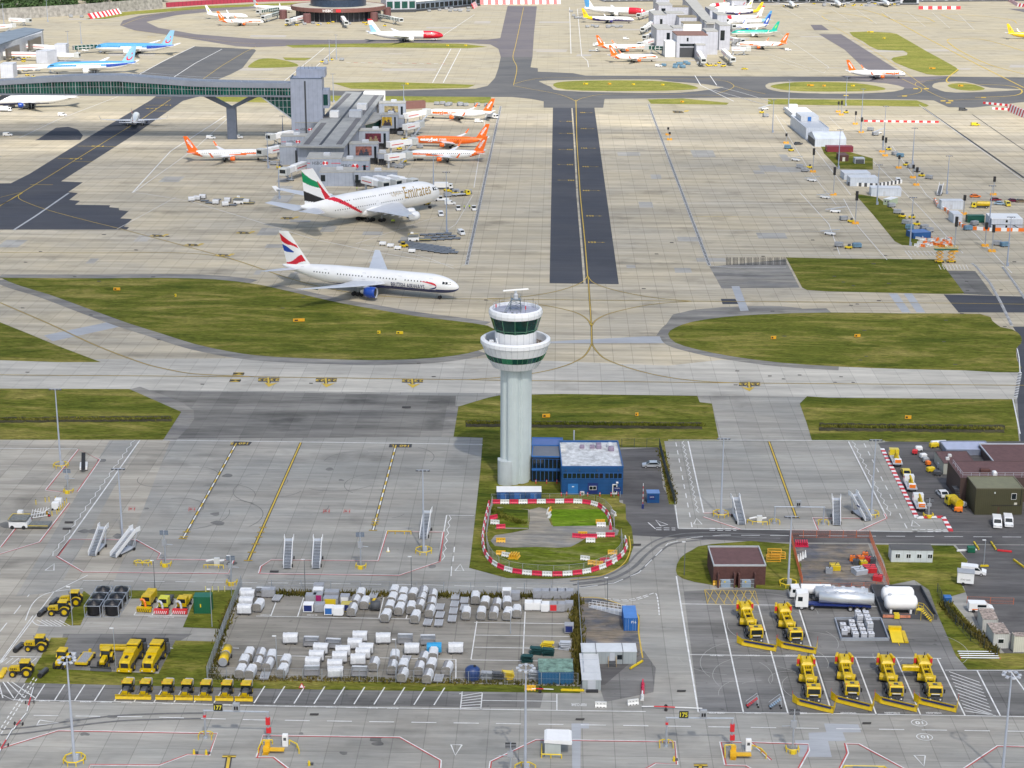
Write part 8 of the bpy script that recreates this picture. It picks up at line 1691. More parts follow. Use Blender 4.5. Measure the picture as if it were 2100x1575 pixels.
# ---------------------------------------------------------------- gantries and stand number boards
def gantry(pl,pr,by,num,label,bx=None,bx2=None,red=0):
    a,b=G(*pl),G(*pr); h=top(pl[0],pl[1],by); L=(b-a).length; t=thing('stand_gantry',label,'sign gantry',a,math.atan2((b-a).y,(b-a).x))
    for x in (0,L): m=MB(); m.rod((x,0,0),(x,0,h),.17,8); m.rb(x,0,0,.6,.6,.3); m.build('post',GALV,t)
    m=MB(); m.rod((-.2,0,h),(L+.2,0,h),.14,8); m.build('beam',GALV,t)
    if num:
        c=bx; m=MB(); m.box(c-.75,-.15,h+.05,c+.75,-.05,h+1.25); s=m.build('number_board',mat('board_black',(.012,.015,.012),.5),t); m=MB(); add_text(m,num,lambda u,v:(c+u,-.17,h+.65+v),.8,1.25,.02); m.build('digits',mat('digit_yellow',(.7,.62,.05),.5),s)
    m=MB(); m.rb(bx2,0,h+.2,1.1,.6,1.3,0,.05); g_=m.build('guidance_unit',GRY,t); m=MB(); m.box(bx2-.35,-.35,h+.4,bx2-.05,-.3,h+1.0); m.box(bx2+.05,-.35,h+.4,bx2+.35,-.3,h+1.0); m.build('display',BLK,g_); m=MB(); m.rod((bx2,0,h-.1),(bx2,0,h+.3),.08,5); m.build('bracket',GALV,g_)
    if red:
        m=MB(); m.box(L-.35,-.25,h*.55,L+.35,.2,h*.8); m.box(L-.3,-.25,1.3,L+.45,.2,2.2); m.build('hose_reel_box',RED,t); m=MB(); m.box(-.22,-.22,h-1.2,.22,.2,h-.8); m.build('small_red_sign',RED,t)
    for x in ((0,L) if not red else (0,)):
        m=MB(); P=[(x-1.1,.6),(x-1.1,-.6),(x-.5,-1.1),(x+.5,-1.1),(x+1.1,-.6),(x+1.1,.6)]; P=[(q[0],-q[1]) for q in P]; m.path([(u,v,.7) for u,v in P],.09,6)
        for u,v in (P[0],P[2],P[3],P[5]): m.rod((u,v,0),(u,v,.7),.08,6)
        m.build('guard_rail',YEL,t)
    return t,L,h
gantry((422,1514),(551,1517),1457,'177','steel gantry with black number board and red box, lower left',2.3,5.3,1); gantry((1366,1531),(1500,1532),1472,'175','steel gantry with black number board and red box, lower right',2.7,5.9,1)
gantry((1588,1074),(1688,1075),1039,None,'blue grey gantry on the right hand stand beyond the road',None,5.0)
for x,y,ty,l in ((340,1160,1088,'left of the white cabinet'),(475,1198,1140,'at the road by the yard corner'),(740,1164,1092,'between the facing stairs and the tower mast'),(1625,1541,1455,'in the foreground with a chevron base'),(1047,1590,1523,'cut by the bottom edge near the bottom centre mast'),(140,985+25,962,'leaning frame sign by the upper left bay'),(1904,1060,1022,'on an orange base beside the red and white kerb')):
    h=top(x,y,ty); t=thing('guidance_post',f'steel post with dark guidance panels, {l}','guidance sign',G(x,y),0,'stand guidance posts'); m=MB(); m.rod((0,0,0),(0,0,h),.15,8); m.build('post',GALV,t)
    m=MB(); m.box(-.85,-.12,h-.9,.85,0,h); b=m.build('panel',mat('panel_blue_grey',(.10,.14,.20),.5) if x<1000 else BLK,t); m=MB()
    for k in range(1,4): m.box(-.85,-.14,h-k*.25,.85,-.121,h-k*.25+.05)
    m.build('slats',LGR,b); m=MB(); m.box(-.5,-.3,h*.58,.4,.1,h*.74); m.build('display_box',GRY,t); m=MB(); m.rod((0,0,h*.62),(-1.9 if x>1000 else 1.6,0,h*.60),.06,5); m.build('side_arm',GALV,t)
    m=MB(); P=[(-1,.8),(-1,-.3),(-.5,-.8),(.5,-.8),(1,-.3),(1,.8)]; m.path([(u,v,.7) for u,v in P],.1,6); [m.rod((u,v,0),(u,v,.7),.09,6) for u,v in P]; m.rb(0,-.9,0,.7,.4,.7); m.build('guard_rail',YEL,t)
def equip(x,y,l,flip=0):
    t=thing('stand_service_point',l,'service point',G(x,y)); m=MB(); m.path([(-3,-1.6,.8),(-2.8,1.2,.8),(-1.2,1.4,.8)],.11,6); m.path([(1.6,1.4,.8),(3.0,.2,.8),(3.6,-1.6,.8)],.11,6)
    for u,v in ((-3,-1.6),(-2.8,1.2),(-1.2,1.4),(1.6,1.4),(3,.2),(3.6,-1.6)): m.rod((u,v,0),(u,v,.8),.1,6)
    m.build('guard_rail',YEL,t); m=MB(); m.rb(1.0,1.0,0,.9,.7,2.1,0,.06); c=m.build('cabinet',WHT,t); m=MB(); m.box(.75,.62,1.1,1.2,.645,1.6); m.build('cabinet_display',DGR,c)
    m=MB(); m.box(-1.2,-1.9,.5,1.2,-1.0,.75); m.box(-2.2,-1.9,.2,-1.2,-1.0,1.1); m.rb(-1.6,-.8,0,.8,.6,1.8)
    for k in range(4): m.box(-2.3+k*.1,-2.3,.2*k,-1.3,-2.0,.2*k+.06)
    m.build('step_unit',mat('equipment_yellow',(.72,.42,.02),.5),t)
equip(571,1535,'yellow railed service point with white cabinet, lower left'); equip(1523,1545,'yellow railed service point with white cabinet, lower right')
t=thing('shelter','white curved metal shelter with yellow rails on the foreground stand','shelter',G(1117,1552)); m=MB(); m.box(0,0,0,2.6,2.4,2.6); m.build('body',corr('shelter_cladding',(.45,.50,.50),0,.22,.5,.2),t); m=MB(); m.side([(-.1,2.6),(4.3,2.3),(4.4,2.6),(4.3,2.9),(3.9,3.05),(.3,3.1),(-.1,2.9)],-.2,3.6); m.build('roof',WHT,t); m=MB(); m.path([(-.5,3,.7),(-.5,-.4,.7),(2.7,-.5,.7)],.11,6); [m.rod((u,v,0),(u,v,.7),.1,6) for u,v in ((-.5,3),(-.5,1.2),(-.5,-.4),(1,-.45),(2.7,-.5))]; m.build('guard_rail',YEL,t)
t=thing('cable_cage','grey cage with yellow rail cut by the bottom edge','cage',G(1776,1592)); m=MB(); m.box(-2,-1,0,2,1,1.2); m.build('box',mat('slate_panel',(.13,.18,.25),.5),t); m=MB(); m.path([(-4,-1,.8),(-3.2,1.8,.8),(3.2,1.8,.8),(4,-1,.8)],.12,6); [m.rod((u,v,0),(u,v,.8),.1,6) for u,v in ((-4,-1),(-3.2,1.8),(3.2,1.8),(4,-1))]; m.build('guard_rail',YEL,t)
def rails(x,y,l,pts,cab=1,extra=None):
    t=thing('guard_rail_set',l,'guard rail',G(x,y)); m=MB(); m.path([(u,v,.75) for u,v in pts],.1,6); [m.rod((u,v,0),(u,v,.75),.09,6) for u,v in pts]; m.build('rail',YEL,t)
    if cab: m=MB(); m.rb(.4,.6,0,1.1,.7,1.7,0,.06); m.build('cabinet',OFF,t); m=MB(); m.path([(-1.8,.5,1.0),(-.4,.6,1.3),(.4,.6,1.0),(1.9,.6,1.2)],.18,6); m.build('hose_arm',WHT,t)
rails(440,1162,'yellow rails with a white cabinet beside two lattice posts',[(-2,-.9),(-1.2,-.9),(1,-.9),(2,-.9)]); rails(293,1158,'yellow double octagon rails below the leaning stairs',[(-1.8,0),(-1.2,.7),(-.4,.5),(0,-.4),(.6,.6),(1.4,.7),(1.8,0),(1.3,-.8),(-1.2,-.8),(-1.8,0)],0); rails(1554,1074,'yellow zigzag rails with a white hose arm beside the stairs',[(-2.2,.5),(-1.2,-.6),(1,-.8),(2,-.7)]); rails(820,1095,'yellow rail and white hose frame inside the red outline',[(-2.6,-.2),(-1,-.2),(1,-.2),(2.4,-.2)],0)
# ---------------------------------------------------------------- tow bars, loaders, small ground equipment
def towbar(p,q,l):
    a,b=G(*p),G(*q); L=(b-a).length; t=thing('tow_bar',l,'tow bar',a,math.atan2((b-a).y,(b-a).x)); m=MB(); m.rod((0,0,.5),(L*.45,0,.5),.08,6); m.build('bar_front',WHT,t); m=MB(); m.rod((L*.45,0,.5),(L*.8,0,.5),.1,6); m.build('bar_rear',RED,t); m=MB(); m.rod((L*.8,0,.5),(L,0,.4),.08,6); m.build('tow_head',WHT,t); m=MB(); m.rod((L*.6,-.7,.35),(L*.6,.7,.35),.04,6); m.build('axle',DGR,t); wheels(t,[(L*.6,-.7),(L*.6,.7)],.3,.12)
towbar((69,1415),(56,1462),'red and white tow bar, farthest of three at lower left'); towbar((54,1468),(28,1500),'red and white tow bar, middle of three at lower left'); towbar((26,1500),(-4,1552),'red and white tow bar, nearest of three at lower left'); towbar((1440,1458),(1316,1453),'red and white tow bar lying behind board 175'); towbar((1135,1419),(1090,1417),'red and white tow bar on the grass by the yard corner')
def beltloader(x,y,a,l,col=WHT,belt=BLK,L=7):
    t=thing('belt_loader',l,'belt loader',G(x,y),a,'belt loaders'); m=MB(); m.rb(0,0,.35,4,1.8,.7,0,.1); m.build('body',col,t); m=MB(); m.add([(-L/2,-.45,.9),(-L/2,.45,.9),(L/2,.45,2.6),(L/2,-.45,2.6),(-L/2,-.45,1.15),(-L/2,.45,1.15),(L/2,.45,2.85),(L/2,-.45,2.85)],[(3,2,1,0),(4,5,6,7),(0,1,5,4),(1,2,6,5),(2,3,7,6),(3,0,4,7)]); m.build('conveyor',belt,t); wheels(t,[(-1.4,-.8),(-1.4,.8),(1.4,-.8),(1.4,.8)],.35,.25)
beltloader(172,961,1.8,'white belt loader with black belt inside the red outlined bay'); 
for x,y,a,l in ((1800,275,.6,'white loader beside the orange based posts'),(1632,330,-.8,'white loader, third down the left haul road edge'),(1665,372,-.8,'white loader by the black signal post'),(1692,407,-.7,'white loader with red box on the apron edge'),(1713,436,-.3,'large white loader with grey hood on the apron edge'),(1702,482,-.7,'white loader with yellow hatched bay'),(1568,225,.4,'white loader near the far grass strip end'),(1655,375+0,-.8,'x')):
    if l!='x': beltloader(x,y,a,l,WHT,LGR,8)
def highloader(x,y,a,l):
    t=thing('container_loader',l,'cargo loader',G(x,y),a,'cargo loaders'); m=MB(); m.box(-2,-1.6,.4,2,1.6,1.6); m.build('body',WHT,t); m=MB(); m.box(-2.1,-1.7,1.9,1.9,1.7,2.2); m.build('upper_deck',mat('loader_deck',(.20,.21,.2),.7,var=.4,vs=2),t); m=MB(); m.box(2.1,-1.6,.5,6.5,1.6,.8); m.build('lower_deck',mat('loader_deck',(.2,.21,.2),.7),t); m=MB(); m.path([(-2,-1.7,2.3),(-2,1.7,2.3),(1.9,1.7,2.3)],.07,4); m.path([(2.1,-1.65,.9),(6.5,-1.65,.9)],.07,4); m.build('rail',YEL,t); m=MB(); m.rb(-.5,2.2,1.2,1.1,1,1.7,0,.05); m.build('operator_cab',WHT,t); wheels(t,[(-1.3,-1.5),(1.2,-1.5),(-1.3,1.5),(1.2,1.5)],.42,.3)
highloader(42,1080,0,'white cargo loader with a long roller deck at the left'); highloader(848,494,.1,'white and yellow cargo loader among the pallet dollies'); highloader(490,418,0,'dark deck cargo loader in the equipment cluster left of the jumbo tail')
t=thing('ground_power_unit','white ground power cabinet on yellow bollarded pad at left','power unit',G(115,1045)); m=MB(); m.rb(0,0,.2,1.6,1.1,1.6,0,.1); m.rb(.2,1.6,.2,1.5,1.1,1.9,0,.1); m.build('cabinet',WHT,t); wheels(t,[(-.6,-.5),(.6,-.5)],.25,.15)
for k,(x,y) in enumerate([(97,1059),(107,1058),(117,1055),(121,1050),(125,1046),(129,1042),(133,1037),(137,1032),(74,1035),(93,1030),(101,1029),(114,1028)]):
    t=thing('yellow_bollard',f'yellow bollard, {od(k)} around the white power cabinets at left','bollard',G(x,y),0,'yellow bollards round the power cabinets'); m=MB(); m.rod((0,0,0),(0,0,1.2),.1,6); m.build('post',YEL,t); m=MB(); m.rod((0,0,1.2),(0,0,1.26),.11,6); m.build('cap',BLK,t)
t=thing('folded_frame','white folding steel frame on red wheels by the power cabinets','ground equipment',G(80,1060),.5); m=MB(); [m.path([(-2+k*.6,-1,.4),(-1+k*.6,1,1.6)],.06,4) for k in range(6)]; m.path([(-2.4,-1,.4),(2.2,-1,.4),(2.2,1,.4),(-2.4,1,.4),(-2.4,-1,.4)],.08,4); m.path([(-1,0,1.6),(1,.2,.8),(2.5,.5,1.5)],.08,4); m.build('frame',WHT,t); wheels(t,[(-2,-1),(2,-1),(-2,1),(2,1)],.35,.2,RED)
# pallet dollies near the double deck airliner
DL=T0('pallet_dolly','dolly'); m=MB(); m.box(-1.6,-1.25,.35,1.6,1.25,.5); [m.rod((-1.5+k*.5,-1.2,.5),(-1.5+k*.5,1.2,.5),.06,4) for k in range(7)]; m.build('deck',mat('dolly_grey',(.22,.24,.27),.5,.3,var=.3,vs=3),DL); wheels(DL,[(-1.2,-1),(1.2,-1),(-1.2,1),(1.2,1)],.2,.15)
dp=[(826+i*13+j*7,497+j*4.4+i*1.9) for j in range(4) for i in range(8) if 0 or True][:30]; dp+=[(870+i*16+j*9,487-4+j*5-i*.9) for j in range(3) for i in range(4)]
dp+=[(420,413),(430,417),(445,411),(478,422)]
for i,(x,y) in enumerate(sorted(dp)): put(DL,USED,f'flat grey pallet dolly, {od(i)} from the left near the jumbo',G(x,y),-.12,'flat pallet dollies')
CT=PRO['white']
for i,(x,y) in enumerate(((785,503),(801,507),(816,512),(845,518))): 
    t=thing('tool_trailer',f'small white box trailer, {ORD[i]} from left beside the yellow tug','trailer',G(x,y),-.1,'small white box trailers'); m=MB(); m.rb(0,0,.4,2.4,1.5,.9,0,.1); m.build('box',WHT,t); m=MB(); m.rod((-1.2,0,.5),(-1.4,0,1.7),.05,4); m.build('handle',DGR,t); wheels(t,[(-.7,-.7),(.7,-.7)],.25,.15)
for i,(x,y) in enumerate(((393,413),(405,411),(416,408),(443,419),(462,423),(485,417),(506,418),(467,415))): put(CT,USED,f'white covered cart, {ORD[i]} in the equipment cluster left of the jumbo tail',G(x,y),random.uniform(-.3,.3),'carts left of the jumbo tail')
# far apron clutter of carts and equipment
rr=random.Random(21)
FC=T0('equipment_cart','cart'); m=MB(); m.rb(0,0,.4,3.0,1.7,1.4,0,.15); m.build('load',mat('cart_grey',(.35,.37,.4),.6,var=.5,vs=.3),FC); m=MB(); m.rb(0,0,.25,3.2,1.8,.15); m.build('deck',DGR,FC); wheels(FC,[(-1,-.8),(1,-.8)],.25,.2)
FB=T0('blue_cart','cart'); m=MB(); m.rb(0,0,.4,3.2,1.8,1.5,0,.3); m.build('load',mat('cart_blue',(.13,.25,.36),.6,var=.5,vs=.5),FB); m=MB(); m.rb(0,0,.25,3.4,1.9,.15); m.build('deck',DGR,FB); wheels(FB,[(-1,-.8),(1,-.8)],.25,.2)
FY=T0('yellow_dolly','cart'); m=MB(); m.rb(0,0,.3,2.6,1.6,.7,0,.15); m.build('body',YEL,FY); m=MB(); m.rb(.2,0,1.0,.9,1.1,.8,0,.1); m.build('seat_cover',DGR,FY); wheels(FY,[(-.9,-.75),(.9,-.75)],.3,.2)
areas=[('left of the pier by the boarding bridges',(560,330,640,352),8,'gy'),('east of the pier under the boarding bridges',(790,275,870,345),14,'gy'),('along the back of the farthest pier stand',(890,214,1000,218),9,'g'),('in front of the north pier entrance',(1360,130,1420,140),9,'b'),('right of the north pier entrance',(1450,130,1495,138),7,'y'),('west of the north pier below the yellow tail',(1200,54,1275,58),10,'g'),('beside the yellow tailed airliner',(1170,20,1200,50),6,'g'),('by the west terminal tubes',(15,112,80,128),9,'gy'),('under the nearer blue airliner',(20,145,80,160),8,'gy'),('in front of the round satellite',(585,46,830,54),16,'gy'),('along the glazed far terminal',(860,16,970,24),14,'g'),('along the far top right terminal',(1600,8,1870,14),22,'gy'),('east of the north pier under the noses',(1500,60,1520,110),8,'g'),('around the remote stand mast',(655,120,705,134),6,'gy'),('around the jumbo nose',(905,392,965,405),9,'gy'),('on the apron below the footbridge',(10,215,60,225),5,'g'),('by the concrete wall at upper left',(110,28,180,36),10,'g')]
cb=0
for desc,(x0,y0,x1,y1),n,kk in areas:
    pts=sorted((rr.uniform(x0,x1),rr.uniform(y0,y1)) for _ in range(n))
    for i,(x,y) in enumerate(pts):
        k=rr.choice(kk); pr_={'g':FC,'b':FB,'y':FY}[k]; nm={'g':'grey','b':'blue','y':'yellow'}[k]
        put(pr_,USED,f'{nm} cart, {ORD[i%20] if i<20 else od(i)} from left {desc}',G(x,y),rr.uniform(-.5,.5),'carts on the far aprons')
# right hand stands: signal posts on orange bases and service clusters
for i,(x,y,h) in enumerate([(1725,236,8),(1719,230,6),(1754,255,7),(1766,272,8),(1815,320,9),(1809,312,8),(1843,345,6),(1879,380,8),(1872,365,6),(1612,294,5),(1667,353,11),(1709,400,12),(1754,459,13),(1957,516,13),(2020,505,9),(2034,516,10),(1370,277,4),(1373,287,4),(2037,400,8),(1976,440,8)]):
    t=thing('signal_post',f'dark signal post on a small coloured base, {od(i)} down the right hand stands' if i not in (16,17) else f"small black headed post on the wide apron, {'upper' if i==16 else 'lower'} one",'signal post',G(x,y),0,'signal posts on the right'); m=MB(); m.rod((0,0,0),(0,0,h*.8),.2,6); m.build('post',GRY,t); m=MB(); m.box(-.5,-.4,h*.72,.5,.4,h); m.build('signal_head',BLK,t); m=MB(); m.box(-1.3,-.9,0,1.3,.9,.35); m.box(-1.3,-.1,.35,1.3,.1,.9); m.build('base',mat('base_orange',(.75,.38,.03),.5),t)
for i,(x,y) in enumerate([(1735,232),(1785,268),(1795,278),(1822,308),(1835,318),(1846,322),(1858,340),(1868,345),(1880,352),(1890,362),(1905,367),(1615,305),(1622,310),(1640,345),(1650,352),(1745,456),(1730,452),(1757,508),(1740,510),(1720,506),(1570,240),(1562,232),(2045,503),(2060,506),(1660,345),(1828,425),(1840,438),(1850,446),(1858,460),(1865,470),(1880,462),(1895,470),(1905,476),(1870,448),(1998,462),(1985,472),(1622,232),(1612,226)]):
    k=(0,1,1,0,1,2)[i%6]; put((FY,FC,FB)[k],USED,f"{('yellow','grey','blue')[k]} equipment unit, {od(i)} along the right hand road",G(x,y),rr.uniform(-.6,.6),'equipment along the right road')
# pile of orange and white barriers, scissor platforms
OB=barrier(ORG,'o'); OB['label']='x'
for i in range(46):
    x,y=1880+rr.uniform(0,1)*70,490+rr.uniform(0,1)*17
    k=rr.random(); put(OB if k<.6 else BW,USED,f"{'orange' if k<.6 else 'white'} plastic barrier in the big orange pile, {od(i)} placed",G(x,y),rr.uniform(0,3),'pile of orange barriers')
for x,l in ((1926,'left'),(1950,'right')):
    t=thing('scissor_platform',f'raised yellow scissor platform by the grass corner, {l} of two','scissor lift',G(x,538),0,'scissor platforms'); m=MB(); [m.path([(-1.2,s,.6),(1.2,s,2.0),(-1.2,s,3.4),(1.2,s,4.6)],.14,4) for s in (-.7,.7)]; [m.path([(1.2,s,.6),(-1.2,s,2.0),(1.2,s,3.4),(-1.2,s,4.6)],.14,4) for s in (-.7,.7)]; m.build('scissor_arms',mat('base_orange',(.75,.38,.03),.5),t); m=MB(); m.box(-2,-1.1,4.6,2,1.1,4.8); m.build('platform',GRN,t); m=MB(); [m.path([(-2,-1.1,z),(2,-1.1,z),(2,1.1,z),(-2,1.1,z),(-2,-1.1,z)],.06,4) for z in (5.3,5.8)]; m.build('rail',YEL,t); m=MB(); m.box(-1.6,-1,.3,1.6,1,.7); m.build('base',YEB,t); wheels(t,[(-1.2,-.9),(1.2,-.9)],.35,.25)
# taxiway signs and markers in the grass
for i,(x,y,wd,c,l) in enumerate([(240,597,2.2,0,'upper left of the big grass island'),(360,610,.6,1,'small and upright on the big grass island'),(613,661,3.6,0,'long one below the twin engined airliner'),(777,686,1.0,1,'small one left of the black and yellow pair'),(820,687,2.0,1,'black and yellow one near the island edge'),(1120,858,2.0,0,'tilted one right of the tower shaft'),(1306,855,.8,0,'upright one above the blue building'),(1586,697,1.6,0,'left one on the right grass island'),(1758,693,1.8,0,'right one on the right grass island'),(1862,861,1.6,0,'one above the right ditch'),(1201,174,3,1,'first on the far left island'),(1250,174,2,0,'second on the far left island'),(1299,175,2,1,'third on the far left island'),(1359,176,2,1,'fourth on the far left island'),(1662,177,4,0,'first on the far right island'),(1690,178,2,0,'second on the far right island'),(1749,178,2.4,1,'third on the far right island'),(1970,178,3,0,'on the small far island'),(1912,142,4,0,'at the tip of the far green wedge'),(1813,80,2,1,'middle of the far green wedge'),(1785,67,5,1,'top of the far green wedge'),(1399,211,2,0,'on the thin far strip'),(918,95,2,1,'first beside the far taxiway'),(955,95,2,1,'second beside the far taxiway'),(835,174,2,1,'on the grass behind the pier')]):
    t=thing('taxiway_sign',f"{'yellow' if c else 'orange yellow'} airfield sign, {l}",'airfield sign',G(x,y),rr.uniform(-.2,.2),'airfield signs'); m=MB(); m.rb(0,0,.3,wd,.3,.9); p=m.build('panel',YEL if c else mat('sign_orange',(.75,.38,.02),.5),t); m=MB(); m.rb(-wd*.22,-.16,.5,wd*.3,.02,.45); m.build('legend_panel',BLK,p); m=MB()
    for s in (-.4,.4): m.rod((wd*s,0,0),(wd*s,0,.35),.06,5)
    m.build('leg',DGR,t)
for i in range(9):
    for j in range(3):
        x,y=1494+i*14.2,533+j*5.2
        t=thing('ground_anchor_rack',f'dark spiky rack, row {ORD[j]} from the back, {ORD[i]} from left, beside the grass','rack',G(x,y),0,'dark racks beside the grass'); m=MB(); [m.rod((-.7+k*.45,0,0),(-.8+k*.5,.1,.9),.12,4) for k in range(4)]; m.build('spikes',BLK,t)
# building site heap
for i,(x,y,c,w_,l) in enumerate([(1783,1172,RED,2.6,'large red skip'),(1800,1190,RED,1.8,'red bin beside the orange fence'),(1765,1150,ORG,1.5,'orange machine at the back of the heap'),(1755,1158,DGR,1.2,'dark compactor in the heap'),(1770,1160,YEL,1.4,'yellow machine in the heap'),(1780,1152,RED,1.2,'red machine beside the white racks'),(1748,1150,ORG,1.1,'small orange machine, left end of heap'),(1790,1155,DGR,1.1,'dark machine, right end of heap'),(1712,1168,YEL,2.0,'yellow and red pallet load left of the heap'),(1762,1176,LGR,2.6,'pale steel bundle in front of the red skip'),(1700,1175,GRY,1.4,'grey box in the site'),(1774,1143,ORG,1.2,'orange cylinder pile by the white rack')]):
    t=thing('site_machine',f'{l} on the building site','site equipment',G(x,y),rr.uniform(-.4,.4),'machines and bins on the building site'); m=MB(); m.front([(-.55*w_/1.4,.0),(.55*w_/1.4,0),(.7*w_/1.4,1.1),(-.7*w_/1.4,1.1)],-w_/2,w_/2); m.build('body',c,t); m=MB(); m.path([(-w_/2,-.5,1.1),(w_/2,-.5,1.1),(w_/2,.5,1.1),(-w_/2,.5,1.1),(-w_/2,-.5,1.1)],.06,4); m.rod((0,0,1.1),(.3,0,1.6),.08,5); m.build('rim',DGR,t)
for i in range(6): put(BR,USED,f'red barrier stood in the row at the site back corner, {ORD[i]} from left',G(1632+i*4.5,1119),1.5,'red barriers at the site corner')
for i in range(4): t=thing('traffic_marker',f'tall white marker cone, {ORD[i]} one by the left site fence','cone',G(1636+i*5,1152-i*3),0,'white cones by the site fence'); m=MB(); m.lathe([(.35,0),(.3,.1),(.08,1.6)],8); m.build('cone',WHT,t); m=MB(); m.rb(0,0,0,.7,.7,.06); m.build('base',DGR,t)
for i,(x,y) in enumerate(((1586,1150),(1588,1138),(1596,1144))): t=thing('timber_frame',f'orange yellow timber frame stack, {ORD[i]} beside the substation','frame stack',G(x,y),0,'timber frames by the substation'); m=MB(); [m.path([(-1.4,-.6,z),(1.4,-.6,z),(1.4,.6,z),(-1.4,.6,z),(-1.4,-.6,z)],.1,4) for z in (.1,.6,1.1)]; m.build('frames',mat('base_orange',(.75,.38,.03),.5),t)
for i,(x,y,l,c) in enumerate(((1991,1133,'green wheeled bin by the white kerb barrier',GRN),(1942,1235,'bright blue waste bin on the grass',BLU),(1940,966,'red bin by the workshop annex',RED),(1929,960,'pale grey bin by the workshop annex',LGR),(1957,975,'dark teal bin by the workshop wall',GRN),(1961,1008,'blue tarpaulin bundle at the workshop stairs',BLU))):
    t=thing('waste_bin',l,'bin',G(x,y)); m=MB(); m.front([(-.5,.15),(.5,.15),(.65,1.2),(-.65,1.2)],-.75,.75); m.build('body',c,t); m=MB(); m.rb(0,0,1.2,1.55,1.35,.12,0,.05); m.build('lid',c,t); wheels(t,[(-.6,-.4),(.6,-.4)],.12,.08)
for i,(x,y,c,w_,l) in enumerate([(1884,925,WHT,1.6,'white round shouldered tank'),(1893,940,WHT,1.5,'second white tank'),(1876,932,RED,1.2,'small red trolley'),(1898,948,GRY,1.4,'grey cable drum trolley'),(1915,918,YEL,2.2,'yellow pump trailer'),(1925,914,WHT,4.0,'long white covered boat shaped load'),(1908,968,YEL,1.8,'yellow generator trailer'),(1922,975,DGR,1.8,'dark bench rack'),(1903,955,ORG,1.0,'orange hose trolley'),(1965,1050,ORG,1.8,'orange low sledge by the olive wall'),(1975,1040,LGR,1.2,'pale grey tank behind the yellow truck')]):
    t=thing('yard_equipment',f'{l} in the workshop yard','yard equipment',G(x,y),rr.uniform(-.4,.4),'equipment in the workshop yard'); m=MB(); m.rb(0,0,.3,w_,1.1,1.0,0,.2); m.build('body',c,t); wheels(t,[(-w_*.3,-.55),(w_*.3,-.55),(-w_*.3,.55),(w_*.3,.55)],.25,.12); m=MB(); m.path([(w_/2,0,.4),(w_/2+.8,0,.3)],.05,4); m.build('drawbar',DGR,t)
# red and white kerb of the truck line
for pts,l in (([(1809,921),(1880,1062)],'long red and white kerb beside the parked lift trucks'),([(1880,1062),(1934,1061),(1950,1090)],'short red and white kerb round the bay end')):
    P=[G(*p) for p in pts]; t=thing('painted_kerb',l,'kerb',P[0]); o=P[0]; ma,mb_=MB(),MB(); k=0
    for a,b in zip(P,P[1:]):
        L=(b-a).length; n=int(L/1.3)
        for i in range(n):
            u,v=a+(b-a)*i/n-o,a+(b-a)*(i+1)/n-o; c=(u+v)/2; (ma if k%2 else mb_).rb(c.x,c.y,0,(v-u).length,1.0,.22,math.atan2((b-a).y,(b-a).x)); k+=1
    ma.build('red_blocks',RED,t); mb_.build('white_blocks',WHT,t)
for a,b,l,c in (((1962,1132),(2003,1130),'white kerb barrier by the green bin',WHT),((2045,1131),(2075,1134),'red and white kerb barrier right of the car park mouth',RED),((1997,1114),(2007,1129),'yellow height bar post, left side of car park mouth',YEL),((2032,1114),(2042,1129),'yellow height bar post, right side of car park mouth',YEL),((2010,1163),(2027,1163),'yellow wheel stop below the car park lamp',YEL),((2078,1150),(2100,1166),'yellow rail at the right edge of the car park',YEL),((1100+50,1418),(1198,1419),'long yellow beam in front of the yard corner',YEL),((1292,1374),(1318,1358),'yellow beam angled behind the portable office',YEL)):
    A,B=G(*a),G(*b); L=(B-A).length; t=thing('kerb_beam',l,'kerb',A,math.atan2((B-A).y,(B-A).x)); m=MB(); m.box(0,-.12,.15,L,.12,.5); m.build('beam',c,t); m=MB(); [m.rod((L*q,0,0),(L*q,0,.6),.07,5) for q in (.02,.5,.98)]; m.build('feet',DGR,t)
t=thing('pipe_rack','bundle of grey pipes with red ends lying on the grass at lower right','pipes',G(2010,1352)); m=MB(); [m.rod((-3.5,k*.9,.25),(3.5,k*.9+.1,.25),.1,6) for k in range(4)]; m.build('pipes',GALV,t); m=MB(); [m.rod((s*3.5,0,.25),(s*3.6,0,.25),.16,6) for s in (-1,1)]; m.build('red_cap',RED,t)
t=thing('service_van','white and orange patrol van by the rusty containers','van',G(2010,1253)); COL.objects.unlink(t) if 0 else None
m=MB(); m.side([(-2.4,.35),(2.4,.35),(2.4,.9),(1.6,1.2),(.9,1.9),(-2.4,1.95)],-.9,.9); m.build('body',WCP,t); m=MB(); m.box(-1.8,-.92,.6,1.8,-.9,.8); m.build('orange_band',ORG,t); m=MB(); m.box(-.8,-.92,1.15,.9,-.9,1.65); m.build('side_window',GLS,t); wheels(t,[(-1.5,-.85),(1.5,-.85),(-1.5,.85),(1.5,.85)],.33,.24)
for x,y,l,c in ((1543,1450,'small red and white hand stairs, left of two by the bays',RED),(1590,1452,'small pale blue wheeled stairs by the bays',mat('pale_blue',(.3,.42,.55),.5))):
    t=thing('maintenance_steps',l,'steps',G(x,y),.1,'small wheeled steps'); m=MB(); [m.box(-1+k*.3,-.4,.3+k*.25,-.7+k*.3,.4,.34+k*.25) for k in range(6)]; m.build('treads',c,t); m=MB(); [m.path([(-1.1,s,.9),(.8,s,2.4),(1.0,s,0)],.035,4) for s in (-.45,.45)]; m.build('handrail',LGR,t); wheels(t,[(-.9,-.45),(-.9,.45),(.9,-.45),(.9,.45)],.2,.1)
t=thing('warning_sign','triangular red bordered warning sign on the grass before the yard','sign',G(619,1413)); m=MB(); m.front([(-.55,.2),(.55,.2),(0,1.2)],-.03,.03); 
